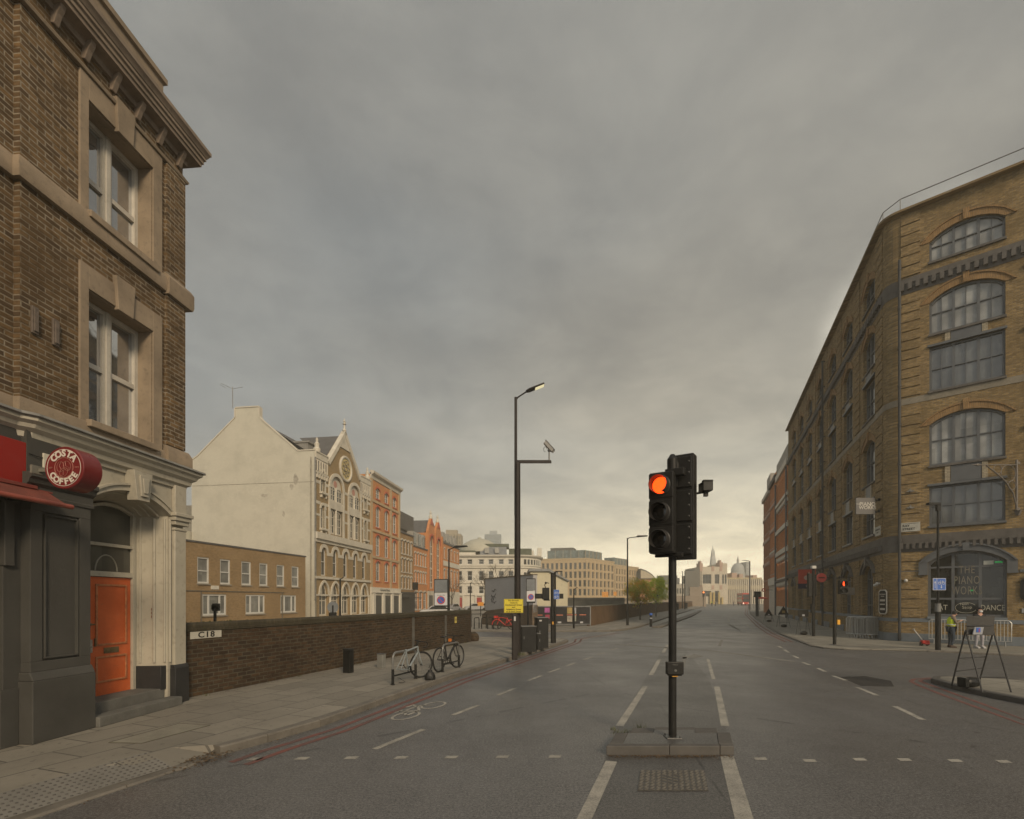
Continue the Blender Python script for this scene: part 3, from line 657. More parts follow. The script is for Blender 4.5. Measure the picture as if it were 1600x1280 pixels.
stone_run('base_course', [(-.02, 4.66), (.05, 4.66), (.05, 4.83), (.035, 4.87), (-.02, 4.87)], [(-.10, -18), (-.10, -3.05), (0, -3.05), (0, 0.0), (-3, 0)])
stone_run('string_course', [(-.02, 7.84), (.07, 7.84), (.085, 7.90), (.085, 8.06), (.06, 8.13), (-.02, 8.15)], [(-.10, -18), (-.10, -3.05), (0, -3.05), (0, -.50)])
stone_run('string_course', [(-.02, 7.80), (.115, 7.80), (.13, 7.86), (.13, 8.10), (.09, 8.17), (-.02, 8.20)], [(0, -.50), (0, 0.02), (-3, 0.02)])
stone_run('corner_base', [(-.02, 4.68), (.11, 4.68), (.11, 4.88), (.065, 4.98), (-.02, 4.98)], [(0, -.50), (0, 0.02), (-3, .02)])
# surrounds of the upper windows
for (a, b, c, d) in ops_up:
    m = MB(); st = .016
    m.box(0, .035, a-.15, a, c-.04, d+.36); m.box(0, .035, b, b+.21, c-.04, d+.36); m.box(0, .035, a, b, d, d+.36)
    m.box(-.31, .0, a-.0005, a+.012, c, d); m.box(-.31, 0, b-.012, b+.0005, c, d); m.box(-.31, 0, a, b, d-.012, d+.0005)
    m.build('window_surround', M_['stone'], f, smooth=False, bevel=.006)
    m = MB(); k = (a+b)/2
    m.prism([(k-.19, d+.50), (k+.19, d+.50), (k+.15, d-.05), (k-.15, d-.05)], 'x', .0, .085); m.build('keystone', M_['stone'], f, smooth=False, bevel=.008)
    m = MB(); m.box(-.31, .12, a-.05, b+.05, c-.11, c-.0); m.build('sill', M_['stone'], f, smooth=False, bevel=.01)
    h_ = d-c
    for (p, q) in ((a+.012, k-.012), (k+.012, b-.012)):
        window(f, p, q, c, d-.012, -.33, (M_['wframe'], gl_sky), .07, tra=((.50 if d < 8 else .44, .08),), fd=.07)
    m = MB(); m.box(-.34, -.235, k-.045, k+.045, c, d-.012); m.build('mullion', M_['wframe'], f, smooth=False, bevel=.01)
for z_, d_ in ((4.9, 6.95), (8.15, 9.9)):
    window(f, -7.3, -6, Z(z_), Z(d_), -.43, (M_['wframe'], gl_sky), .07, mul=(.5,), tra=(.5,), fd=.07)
# main cornice with brackets and parapet
cpth = [(-.10, -18), (-.10, -3.05), (0, -3.05), (0, 0), (-3, 0)]
stone_run('cornice', [(-.02, 10.62), (.05, 10.62), (.06, 10.70), (.10, 10.72), (.225, 10.74), (.23, 10.80), (.255, 10.81), (.255, 10.87), (.285, 10.89), (.285, 10.94), (.30, 10.95), (.33, 11.01), (.35, 11.03), (.35, 11.10), (-.02, 11.16)], cpth, paint('sooty_stone', (.20,.155,.115), .85, .25, 1.6, bump=.5, bs=45, grime=.6))
stone_run('frieze_band', [(-.02, 10.27), (.065, 10.27), (.08, 10.31), (.05, 10.35), (-.02, 10.35)], cpth)
a = -.14
while a > -14:
    m = MB(); dx = 0 if a > -3 else -.10
    m.prism([(dx, Z(10.46)), (dx+.05, Z(10.45)), (dx+.08, Z(10.52)), (dx+.11, Z(10.60)), (dx+.15, Z(10.66)), (dx+.17, Z(10.738)), (dx, Z(10.738))], 'y', a-.042, a+.042); m.build('bracket', MATS['sooty_stone'], f, smooth=False, bevel=.006); a -= .49
m = MB(); m.profile_run([(-.30, Z(11.1)), (.0, Z(11.1)), (.0, Z(11.85)), (.05, Z(11.87)), (.05, Z(11.97)), (-.30, Z(12.0))], [(-.12, -18), (-.12, -.35), (-3, -.35)]); m.build('parapet', M_['stone'], f, smooth=False)
for y_, z_ in ((-2.87, 5.82), (-2.57, 5.80)):
    m = MB(); m.box(.0, .035, y_-.045, y_+.045, Z(z_), Z(z_+.38)); m.box(.035, .055, y_-.03, y_+.03, Z(z_+.03), Z(z_+.35)); m.build('wall_bracket', paint('weathered_metal', (.12,.095,.075), .7, .3, 8), f, smooth=False, bevel=.006)
# red sign board and awning over the shop
RB = thing('shop_sign_board', 'plain bright red shop sign board at the left edge above the awning', 'sign board', f.o.matrix_basis @ Vector((.05, -3.05, Z(3.6))) if False else CB, -rad(5.04))
m = MB(); m.box(.03, .09, -7.5, -3.03, Z(3.68), Z(4.24)); m.build('board', paint('bright_red_panel', (.24,.014,.010), .35, .06, 1, bump=.05, grime=.05), RB, smooth=False, bevel=.006)
m = MB(); m.box(.0, .095, -3.03, -3.015, Z(3.67), Z(4.25)); m.box(.0, .096, -7.5, -3.03, Z(3.66), Z(3.68)); m.build('edge_trim', M_['darkpaint'], RB, smooth=False)
AW = thing('shop_awning', 'dark red folded shop awning with a worn front rail below the red board', 'awning', CB, -rad(5.04))
m = MB(); m.prism([(.02, Z(3.63)), (.13, Z(3.62)), (.44, Z(3.43)), (.44, Z(3.415)), (.10, Z(3.58)), (.02, Z(3.60))], 'y', -7.4, -2.80); m.build('canopy', paint('awning_red_cloth', (.15,.038,.024), .7, .35, 3, grime=.6), AW, smooth=False)
m = MB(); m.cyl((.455, -7.4, Z(3.41)), (.455, -2.74, Z(3.41)), .033, n=14); m.build('front_rail', paint('awning_rail', (.24,.060,.04), .4, .2, 4), AW)
m = MB(); m.box(.02, .16, -7.4, -2.95, Z(3.62), Z(3.67)); m.box(.02, .14, -7.4, -2.72, Z(3.60), Z(3.63)); m.build('cassette', paint('awning_case', (.17,.035,.025), .5), AW, smooth=False, bevel=.008)
m = MB(); m.tube([(.06, -3.2, Z(3.56)), (.35, -3.5, Z(3.38)), (.45, -3.1, Z(3.40))], .014, 6); m.build('folding_arm', M_['dark'], AW)
# round projecting sign: disc facing along the street, on a white bracket
def project_sign():
    # faces the camera: disc centre at px (101,731), right edge of drum at px 151
    D = 6.30; c = at(100, 731, D); R_ = .262
    s = thing('round_sign', 'round dark red drum sign with white ring lettering projecting from the corner pilaster', 'sign', c, -rad(5))
    red = paint('sign_red', (.14,.015,.015), .35, .08, 2, bump=.04, grime=.06); wh = paint('sign_white', (.55,.50,.43), .5, .05, bump=0, grime=.1)
    m = MB(); n = 40; m.T = Matrix.Rotation(rad(90), 4, 'X')
    m.lathe([(0, .0), (R_-.008, .0), (R_, -.010), (R_, -.26), (R_-.008, -.27), (0, -.27)], n=n); m.build('drum', red, s)
    def ring(r0, r1, nm, mt):
        g = MB(); g.T = Matrix.Rotation(rad(90), 4, 'X'); g.lathe([(r0, .0), (r0, .004), (r1, .004), (r1, .0)], n=n); return g.build(nm, mt, s, smooth=False)
    ring(R_*.845, R_*.87, 'outer_ring', wh); ring(R_*.46, R_*.48, 'inner_ring', paint('sign_tan', (.36,.17,.13), .5, bump=0, grime=0))
    def arc_text(txt, r, mid, step, size, up, mt, nm):
        vs = MB(); k = len(txt)
        for i, ch in enumerate(txt):
            a = mid + (-(i-(k-1)/2)*step if up else (i-(k-1)/2)*step)
            me = text_mesh(ch, size, mt, .004, bold=.0045)
            rot = a-pi/2 if up else a+pi/2
            Tm = FACE_CAM @ Matrix.Translation((r*cos(a), r*sin(a), .004)) @ Matrix.Rotation(rot, 4, 'Z')
            vs.T = Tm; vs.add([v.co.copy() for v in me.vertices], [list(p.vertices) for p in me.polygons]); bpy.data.meshes.remove(me)
        vs.T = None; return vs.build(nm, mt, s, smooth=False, recalc=False)
    arc_text('COSTA', R_*.665, pi/2, .42, .112, True, wh, 'lettering'); arc_text('COFFEE', R_*.665, -pi/2, .40, .106, False, wh, 'lettering')
    for tx, x_ in (('EST', -.665), ('1971', .665)):
        me = text_mesh(tx, .03, paint('sign_tan', (.36,.17,.13)), .003); link('small_lettering', me, s, FACE_CAM @ T(x_*R_, 0, .003))
    g = MB(); tan = paint('sign_tan2', (.30,.12,.09), .5, bump=0, grime=0)
    def bean(cx, cz, rot, mt_z):
        pts = [(.062*cos(t*pi/12)*.75, .062*sin(t*pi/12)) for t in range(24)]; c_, s_ = cos(rot), sin(rot)
        P = [(cx+x*c_-y*s_, cz+x*s_+y*c_) for x, y in pts]
        for p, q in zip(P, P[1:]+P[:1]): g.cyl((p[0], -mt_z, p[1]), (q[0], -mt_z, q[1]), .0028, n=5, cap=False)
        L = [(.0, -.06), (.016, -.03), (-.016, .01), (.0, .06)]; P = [(cx+x*c_-y*s_, cz+x*s_+y*c_) for x, y in L]
        g.tube([(p[0], -mt_z, p[1]) for p in P], .0028, 5)
    bean(-.045, .012, rad(-8), .004); bean(.045, .02, rad(25), .004); bean(.0, -.055, rad(-40), .004); g.build('bean_emblem', tan, s)
    # bracket back to the wall (wall lies to the left, local -x side)
    m = MB(); m.box(-.44, -.02, -.02+.10, .02+.10, -.02, .02); m.box(-.46, -.43, .00, .22, -.05, .05); m.build('bracket_arm', paint('bracket_dull', (.17,.16,.13), .5), s, smooth=False)
    return s
project_sign()
pl = thing('sign_backing_plate', 'white square mounting plate behind the round red sign', 'mounting plate', CB, -rad(5.04))
m = MB(); m.box(.10, .125, -2.84, -2.50, Z(3.93), Z(4.16)); m.build('plate', paint('plate_white', (.50,.47,.38), .5), pl, smooth=False, bevel=.004)
m = MB(); m.tube([(.11, -3.03, Z(4.10)), (.125, -2.93, Z(4.085)), (.112, -2.84, Z(4.09))], .006, 6); m.build('cable', M_['dark'], pl)

# ------------------------------------------------------------------ low brick wall behind the bikes
B_wall = brick('brick_parapet', (.080,.048,.025), (.032,.023,.016), (.080,.070,.050), w=.25, h=.088, mort=.015, bump=1., stain=.75, dark=.4, extra=(1.30, 1.5, (.07,.062,.034)))
W0 = Vector((-6.62, 10.06)); W1 = Vector((-1.93, 24.2)); wd = (W1-W0); WL = wd.length; wang = math.atan2(wd.y, wd.x)-pi/2
BW = thing('brick_parapet_wall', 'long low brown brick wall with mossy coping beside the parked bicycles', 'wall', (*W0, .12), wang)
m = MB(); m.box(-.36, 0, 0, WL, 0, 1.33); m.build('wall', B_wall, BW, smooth=False)
m = MB(); m.box(-.39, .03, 0, WL+.03, 1.33, 1.355); m.prism([(-.37, 1.355), (.012, 1.355), (.01, 1.46), (-.06, 1.50), (-.32, 1.50), (-.37, 1.46)], 'y', 0, WL+.02); m.build('coping', brick('brick_coping', (.075,.062,.038), (.045,.04,.026), (.05,.045,.03), .075, .2, .012, stain=.7), BW, smooth=False, bevel=.01)
for y_ in (9.4, 12.15): m = MB(); m.box(0, .008, y_-.09, y_+.09, .2, 1.33); m.build('grey_stain_strip', paint('grey_render', (.085,.08,.068), .9, .35, 4, grime=.5), BW, smooth=False)
rnd = random.Random(3); m = MB()
for i in range(300):
    y_ = rnd.uniform(.2, WL); cl_ = sin(y_*1.7)+sin(y_*.63+1)+rnd.uniform(-1, 1)
    if cl_ < .4: continue
    x_ = rnd.uniform(-.3, .03); z_ = (1.5 if x_ < -.03 else rnd.uniform(1.25, 1.5)); a_ = rnd.uniform(0, 6.3); s_ = rnd.uniform(.012, .035)
    p = Vector((x_+.008, y_, z_)); u_ = Vector((cos(a_)*.5, sin(a_), .3))*s_; v_ = Vector((.4, .1, rnd.uniform(.4, 1.2)))*s_
    m.quad(p-u_, p+v_*.3, p+u_, p+v_)
tag(m.build('wall_moss', paint('moss', (.055,.062,.018), .95, .4, 6, bump=0), None, smooth=False, recalc=False, M=T(*W0, .12, rz=wang)), 'mossy weeds growing along the coping of the brown brick wall', 'moss')['kind'] = 'stuff'
pw = thing('street_code_plate', 'small white plate reading C18 on the low brick wall', 'plate', (*W0, .12), wang)
m = MB(); m.box(.0, .012, .32, 1.06, 1.175, 1.325); m.build('plate', paint('plate_cream', (.42,.40,.34), .5, .1, grime=.3), pw, smooth=False, bevel=.004)
bk = paint('sign_black', (.012,.012,.012), .5, bump=0, grime=0)
link('lettering', text_mesh('C18', .165, bk, .004, bold=.004, sx=1.3, spacing=1.15), pw, T(.0135, .69, 1.247) @ FACE_X)
hp = thing('hydrant_plate', 'tiny yellow hydrant plate near the far end of the brick wall', 'plate', (*W0, .12), wang)
m = MB(); m.box(0, .012, 13.05, 13.25, .95, 1.22); m.build('plate', paint('hydrant_yellow', (.50,.40,.10), .5), hp, smooth=False)
link('lettering', text_mesh('H', .16, bk, .004, bold=.003), hp, T(.0135, 13.15, 1.09) @ FACE_X)
# pavement cover and weeds
for nm, pts, mt in (('paving_cover', [G(170,1161,.12), G(222,1162,.12), G(328,1134,.12), G(280,1131,.12)], M_['tact']),):
    P = [Vector((*p, 0)) for p in pts]; ic = thing('inspection_cover', 'long shallow inspection cover set in the pavement outside the orange door', 'inspection cover', (*P[0].xy, .12))
    m = MB(); m.add([(p-P[0])+Vector((0,0,.006)) for p in P], [[0,1,2,3]]); m.build('lid', paint('cover_lid', (.20,.185,.145), .8, .2, 3, bump=.5, bs=80), ic, smooth=False)
    m = MB(); c = sum(P, Vector())/4
    for p, q in zip(P, P[1:]+P[:1]): m.cyl((p-P[0])+Vector((0,0,.0)), (q-P[0])+Vector((0,0,.0)), .012, n=6)
    m.build('frame', paint('cover_edge', (.075,.068,.05), .9), ic)
X_, D_ = G(1051,1220); ic = thing('manhole_cover', 'patterned iron manhole cover in front of the traffic island', 'manhole cover', (X_, D_, .006))
m = MB(); m.T = Matrix(((1,.3,0,0),(0,1,0,0),(0,0,1,0),(0,0,0,1))); m.box(-.39, .39, -.33, .33, 0, .006); m.build('frame', paint('cast_iron', (.075,.070,.062), .5, .3, 20, metal=.3, bump=.4), ic, smooth=False)
m = MB()
for i in range(12):
    for j in range(14):
        x = -.36+i*.0655; y = -.305+j*.047
        if 4 <= i <= 6 and 3 < j < 10 and (i+j) % 2: continue
        s_ = 1 if (i+j) % 2 else -1
        m.T = Matrix.Translation((x+.3*y, y, .006)) @ Matrix.Rotation(s_*.6, 4, 'Z'); m.box(-.024, .024, -.009, .009, 0, .006)
m.T = None; m.build('tread_pattern', paint('worn_iron', (.17,.155,.13), .5, .3, 20, metal=.3), ic, smooth=False)
# ------------------------------------------------------------------ right corner warehouse building
B_wh = brick('brick_warehouse', (.34,.235,.102), (.165,.110,.052), (.22,.19,.135), bump=.9, stain=.8, dark=.42)
B_arch = brick('brick_gauged_arch', (.31,.19,.085), (.25,.155,.07), (.15,.12,.08), .075, .3, .008, bump=.5, stain=.4)
B_pale = brick('brick_glazed_pale', (.40,.34,.24), (.30,.26,.19), (.2,.17,.12), bump=.4, stain=.2)
gp = paint('slate_grey_paint', (.085,.09,.094), .5, .14, 2, bump=.25, grime=.25)
gb = paint('bluegrey_render', (.135,.155,.17), .7, .15, 1.5, bump=.4, grime=.35)
gtrim = paint('sooty_trim', (.085,.077,.068), .75, .3, 2, bump=.5, bs=40, grime=.4)
gl_bl = glass('glass_blind', (.27,.27,.25), .25, .5, .2); gl_m = glass('glass_mid', (.05,.055,.055), .06, .8, .2, 2.6)
def rz_of(n): return math.atan2(n[1], n[0])
RC = Vector((18.65, 25.5, .06)); RB_ = thing('warehouse_building', 'tall yellow stock brick warehouse with arched windows and rounded corner on the right', 'building', RC)
uF = Vector((.36, .933)); nF = Vector((-.933, .36)); nR = Vector((-.664, -.747))
fF = Fr(RB_, Matrix.Rotation(rz_of(nF), 4, 'Z'))         # Farringdon side: local y runs toward the camera
fR = Fr(RB_, Matrix.Rotation(rz_of(nR), 4, 'Z'))         # side street: local y runs to the right
Y = lambda w: w-.06
cr = .55                                                   # rounded corner cut
LF = 34.1; LR = 14.0; TOP = 21.0
lev = [(18.15, 19.6, .55), (14.7, 16.7, .55), (12.0, 14.1, 0), (8.45, 10.85, .5), (5.6, 7.5, 0)]
cF = [-3.0,-7.6,-12.0,-16.4,-20.9,-25.3,-29.8]; wF = 1.1
ops = []
for c in cF:
    for a, b, r_ in lev: ops.append((c-wF, c+wF, Y(a), Y(b), r_*.75))
    ops.append((c-wF+.1, c+wF-.1, Y(1.1), Y(4.0), .5))
m = MB(); wall_sheet(m, -LF, -cr, 0, Y(TOP), ops, .35); m.quad((0,-LF,0), (-9,-LF,0), (-9,-LF,Y(TOP)), (0,-LF,Y(TOP)))
m.build('wall', B_wh, fF, smooth=False)
cR = [2.96, 8.6]; wR = 1.31; ops = []
for c in cR:
    for a, b, r_ in lev: ops.append((c-wR, c+wR, Y(a), Y(b), r_*.9))
    ops.append((c-wR-.05, c+wR+.05, Y(1.3), Y(4.35), .5))
m = MB(); wall_sheet(m, cr, LR, 0, Y(TOP), ops, .28); m.quad((0,LR,0), (0,LR,Y(TOP)), (-9,LR,Y(TOP)), (-9,LR,0)); m.build('wall', B_wh, fR, smooth=False)
# rounded corner between the two walls
P0 = nF.to_3d()*0-uF.to_3d()*-cr; p_f = Vector((uF.x*cr, uF.y*cr)); tR = Vector((.747, -.664)); p_r = tR*cr
def corner(off=0, n=7):
    a = p_f+nF*off; b = p_r+nR*off; c = (nF+nR).normalized()*off*1.0; out = []
    for i in range(n+1):
        t = i/n; out.append(a*(1-t)**2+c*2*t*(1-t)+b*t*t)
    return out
cc = corner(); m = MB()
for a, b in zip(cc, cc[1:]): m.quad((*a, 0), (*b, 0), (*b, Y(TOP)), (*a, Y(TOP)))
m.build('corner_wall', B_wh, RB_)
# roof
pR = tR*LR; pF = uF*LF
m = MB(); m.add([(*p_f, Y(20.6)), (*pF, Y(20.6)), (*(pF-nF*9), Y(20.6)), (*(pR-nR*9), Y(20.6)), (*pR, Y(20.6)), (*p_r, Y(20.6))], [[0,1,2,3,4,5]]); m.build('roof', gtrim, RB_, smooth=False)
path = [tuple(pF)]+[tuple(p) for p in corner()]+[tuple(pR)]   # from the far end, round the corner, to the right end
path = path[::-1]
def course(nm, prof, mat): m = MB(); m.profile_run([(o_, Y(z_)) for o_, z_ in prof], path); return m.build(nm, mat, RB_, ang=28)
course('parapet_coping', [(-.3, 20.95), (.05, 20.95), (.06, 21.03), (-.3, 21.05)], B_wh)
course('dentil_course', [(-.02, 17.0), (.07, 17.0), (.07, 17.12), (.04, 17.14), (.04, 17.52), (.20, 17.56), (.22, 17.72), (-.02, 17.76)], gtrim)
course('string_course', [(-.02, 11.60), (.06, 11.62), (.10, 11.74), (.10, 11.82), (-.02, 11.90)], paint('stone_weathered', (.20,.175,.13), .8, .25, 2, bump=.4, grime=.5))
course('ground_cornice', [(-.02, 4.42), (.06, 4.42), (.08, 4.50), (.05, 4.54), (.05, 4.80), (.22, 4.88), (.26, 5.02), (.30, 5.06), (.30, 5.14), (-.02, 5.24)], gtrim)
course('plinth_band', [(-.02, 1.02), (.10, 1.04), (.13, 1.10), (.06, 1.17), (-.02, 1.2)], gb)
def runs_between(L, y0, y1, gaps):  # wall intervals outside the openings
    e = y0; out = []
    for a, b in sorted(gaps):
        if a > e: out.append((e, a))
        e = max(e, b)
    if e < y1: out.append((e, y1))
    return out
gr_ = runs_between(0, -LF, -cr, [(c-wF+.1, c+wF-.1) for c in cF])
for a, b in gr_: m = MB(); m.box(-.02, .055, a, b, 0, Y(.46)); m.build('plinth', gb, fF, smooth=False, bevel=.01)
m = MB(); m.box(-.02, .055, cr, LR, 0, Y(.46)); m.build('plinth', gb, fR, smooth=False, bevel=.01)
m = MB(); cc1 = corner(.055); cc0 = corner(-.02)
for i in range(7): m.quad((*cc1[i], 0), (*cc1[i+1], 0), (*cc1[i+1], Y(.46)), (*cc1[i], Y(.46))); m.quad((*cc1[i], Y(.46)), (*cc1[i+1], Y(.46)), (*cc0[i+1], Y(.46)), (*cc0[i], Y(.46)))
m.build('plinth', gb, RB_)
def dentils(fr, y0, y1, z0, z1, sp, w, x1, nm='dentils'):
    m = MB(); y = y0; m.box(.035, .05, y0, y1, Y(z1)-.03, Y(z1)+.004)
    while y < y1: m.box(.03, x1, y, y+w, Y(z0), Y(z1)); y += sp
    m.build('dentil_row', gtrim, fr, smooth=False)
dentils(fF, -LF, -cr, 17.15, 17.53, .30, .15, .18); dentils(fR, cr, LR, 17.15, 17.53, .30, .15, .18)
dentils(fF, -LF, -cr, 4.55, 4.84, .24, .11, .19); dentils(fR, cr, LR, 4.55, 4.84, .24, .11, .19)
# rusticated strips
def rust(fr, y0, y1, bands, d=.05):
    for z0, z1 in bands:
        m = MB(); n = max(1, round((z1-z0)/.47)); h = (z1-z0)/n
        for k in range(n): m.box(-.01, d, y0, y1, Y(z0+k*h+.035), Y(z0+(k+1)*h-.015))
        m.build('rusticated_strip', B_wh, fr, smooth=False, bevel=.012)
bands = [(1.2, 4.38), (5.3, 11.5), (11.95, 16.95), (17.8, 20.85)]
rust(fR, cr+.02, 1.32, bands); rust(fR, 4.95, 5.7, bands); rust(fR, 6.0, 6.75, bands); rust(fF, -1.68, -cr-.02, bands)
for c in [(a+b)/2 for a, b in zip(cF, cF[1:])]: rust(fF, c-.55, c+.55, bands)
# windows, arches and aprons
blind = random.Random(5)
def bay(fr, c, w, wm, d, big):
    fmw = .09 if big else .075
    for i, (a, b, r_) in enumerate(lev):
        z0, z1 = Y(a), Y(b); rise = r_*(.9 if big else .75)
        g = gl_bl if (big and i in (0, 1, 3)) else (gl_m if not big else glass('glass_half_blind', (.10,.105,.10), .12, .5, .2, 1.8))
        mul = ((.335, .10), (.665, .10), .17, .5, .83) if big else ((.33, .07), (.67, .07))
        window(fr, c-w, c+w, z0, z1, d, (gp, g), fmw, rise=rise, mul=mul, tra=((.50, .045),) if big else (.5,), fd=.09, bw=.028)
        if r_:
            m = MB(); arch_trim(m, c-w, c+w, z1-rise, rise, 'seg', .30, -.005, .035, 10, 0); arch_trim(m, c-w, c+w, z1-rise, rise, 'seg', .07, .0, .075, 10, .30)
            m.build('brick_arch', B_arch, fr, smooth=False)
            m = MB(); m.prism([(c-.12, z1+.48), (c+.12, z1+.48), (c+.09, z1-.02), (c-.09, z1-.02)], 'x', 0, .10); m.build('keystone', B_arch, fr, smooth=False, bevel=.01)
        m = MB(); m.box(-.28, .09, c-w-.04, c+w+.04, z0-.10, z0); m.build('sill', gtrim if i != 4 else gp, fr, smooth=False, bevel=.008)
    for zt, zb in ((14.6, 14.22), (8.35, 7.60)):     # apron between two storeys: pale bricks and grey panel, lintel
        m = MB(); m.box(-.16, .03, c-.45*w/1.1, c+.45*w/1.1, Y(zb), Y(zt)); m.build('apron_panel', gp, fr, smooth=False, bevel=.01)
        m = MB()
        for s_ in (-1, 1): m.box(-.05, .05, min(c+s_*.46*w/1.1, c+s_*.62*w/1.1), max(c+s_*.46*w/1.1, c+s_*.62*w/1.1), Y(zb), Y(zt))
        m.build('pale_brick_reveals', B_pale, fr, smooth=False)
        m = MB(); m.box(-.1, .07, c-w-.06, c+w+.06, Y(zb-.12), Y(zb-.01)); m.build('lintel', gp, fr, smooth=False, bevel=.01)
for c in cR: bay(fR, c, wR, wR, -.2, True)
for c in cF: bay(fF, c, wF, wF, -.25, False)
# ground floor arches on the long side
for k, c in enumerate(cF):
    w = wF-.1; z1 = Y(4.0); 
    m = MB(); arch_trim(m, c-w, c+w, z1-.5, .5, 'seg', .24, -.01, .10, 10, 0); arch_trim(m, c-w, c+w, z1-.5, .5, 'seg', .08, 0, .17, 10, .22)
    m.prism([(c-.15, z1+.42), (c+.15, z1+.42), (c+.10, z1-.05), (c-.10, z1-.05)], 'x', 0, .22); m.build('hood_arch', gtrim, fF, smooth=False)
    for s_ in (-1, 1):
        m = MB(); y_ = c+s_*(w+.10); m.box(-.01, .10, y_-.12, y_+.12, z1-.62, z1-.48); m.box(-.01, .07, y_-.10, y_+.10, Y(1.2), z1-.62)
        m.build('jamb_strip', B_wh, fF, smooth=False, bevel=.008)
    if k in (2, 4): # doorways
        m = MB(); m.box(-.34, -.26, c-w, c+w, Y(1.1), z1-.1); m.box(-.26, -.2, c-.05, c+.05, Y(1.1), Y(3.3)); m.build('door', gp, fF, smooth=False, bevel=.01)
    else: window(fF, c-w, c+w, Y(1.1), z1, -.28, (gp, gl_m), .08, rise=.5, mul=((.33, .06), (.67, .06)), tra=((.24, .06), (.74, .06)), fd=.1)
# big shopfront on the side street
c = cR[0]; w = wR+.05; z0, z1 = Y(1.3), Y(4.35)
for c in cR:
    window(fR, c-w, c+w, z0, z1, -.22, (gp, glass('glass_shop', (.02,.022,.02), .05, .5, .1)), .10, rise=.5, mul=((.335, .11), (.68, .11)), tra=((.275, .09), (.76, .08)), fd=.12, name='shopfront_window')
    m = MB(); arch_trim(m, c-w, c+w, z1-.5, .5, 'seg', .30, -.01, .12, 14, 0); arch_trim(m, c-w, c+w, z1-.5, .5, 'seg', .07, 0, .18, 14, .28)
    m.box(-.01, .12, c-w-.34, c-w, Y(3.35), z1-.5+.02); m.box(-.01, .12, c+w, c+w+.34, Y(3.35), z1-.5+.02); m.box(0, .15, c-w-.36, c-w, Y(3.27), Y(3.35)); m.box(0, .15, c+w, c+w+.36, Y(3.27), Y(3.35)); m.prism([(c-.13, z1+.36), (c+.13, z1+.36), (c+.1, z1), (c-.1, z1)], 'x', 0, .2)
    m.build('hood_arch', gp, fR, smooth=False)
    m = MB(); m.box(-.25, .06, c-w-.02, c+w+.02, Y(1.18), Y(1.3)); m.build('sill', gb, fR, smooth=False)
m = MB(); m.box(.0, .04, 4.72, LR, Y(3.3), Y(3.42)); m.build('string_band', gp, fR, smooth=False)
m = MB(); m.box(0, .03, cr, 1.55, Y(3.36), Y(3.50)); m.build('string_band', gp, fR, smooth=False)
# window lettering (behind the glass plane line, in front of it by a few mm)
neon = paint('lettering_cream', (.34,.32,.25), .5, .1, bump=0, grime=.1)
neon2 = paint('lettering_bronze', (.15,.13,.095), .5, .1, bump=0, grime=.1)
c = cR[0]
for tx, z_, sz, sx, mt in (('THE', 3.46, .50, .56, neon2), ('PIANO', 2.98, .52, .52, neon2), ('WORKS', 2.50, .54, .50, neon2)):
    link('lettering', text_mesh(tx, sz, mt, .01, sx=sx, spacing=1.15), fR, T(-.135+.04, c+.03, Y(z_)) @ FACE_X)
link('lettering', text_mesh('EAT', .34, neon, .01, sx=.8), fR, T(-.095, c-.88, Y(1.72)) @ FACE_X)
link('lettering', text_mesh('DANCE', .36, neon, .01, sx=.66), fR, T(-.095, c+.90, Y(1.72)) @ FACE_X)
link('lettering', text_mesh('Non', .17, neon, .01), fR, T(-.093, c-.06, Y(1.90)) @ FACE_X @ Matrix.Rotation(.12, 4, 'Z'))
link('lettering', text_mesh('Stop', .19, neon, .01), fR, T(-.093, c+.04, Y(1.74)) @ FACE_X @ Matrix.Rotation(.05, 4, 'Z'))
m = MB(); m.tube([(-.094, c+.0+.37*cos(t), Y(1.72)+.24*sin(t)) for t in [rad(30+i*11) for i in range(29)]], .009, 5); m.build('emblem_ring', neon, fR)
m = MB(); m.box(-.12, -.10, c+.60, c+.93, Y(3.68), Y(3.86)); m.build('window_notice', paint('notice_paper', (.42,.42,.36), .6), fR, smooth=False)
gx = lit('green_exit', (.02,.45,.10), .35)
for y_, z_, w_ in ((c+.97, 3.78, .26), (c+.13, 2.52, .14), (c-.40, 3.0, .04)): m = MB(); m.box(-.125, -.10, y_, y_+w_, Y(z_-.03), Y(z_+.03)); m.build('exit_light', gx, fR, smooth=False)
# down pipes
def pipe(fr, y, z0, z1, r_=.06, x=.11):
    m = MB(); m.cyl((x, y, Y(z0)), (x, y, Y(z1)), r_, n=10); z_ = z0+1
    while z_ < z1: m.cyl((x, y, Y(z_)), (x, y, Y(z_+.10)), r_+.018, n=10); m.box(0, x, y-.03, y+.03, Y(z_+.02), Y(z_+.08)); z_ += 1.9
    return m.build('down_pipe', paint('pipe_dark', (.045,.047,.048), .6), fr)
pipe(fR, cr-.02, .1, 18.7, .065, .13); pipe(fF, -14.25, .1, 20.2, .07, .22)
# roof rail
m = MB(); P = [p+(nF if i < 1 else nR)*0 for i, p in enumerate([pF, p_f, p_r, pR])]
P3 = [Vector((p.x, p.y, Y(21.75))) for p in (pF, p_f*1.0, p_r, pR)]; m.tube(P3, .022, 6)
for a, b in ((P3[0], P3[1]), (P3[2], P3[3])):
    n_ = max(2, int((b-a).length/3.4))
    for i in range(n_+1): q = a.lerp(b, i/n_); m.cyl(q, (q.x, q.y, Y(21.0)), .018, n=6)
m.build('roof_rail', M_['lead'], RB_)
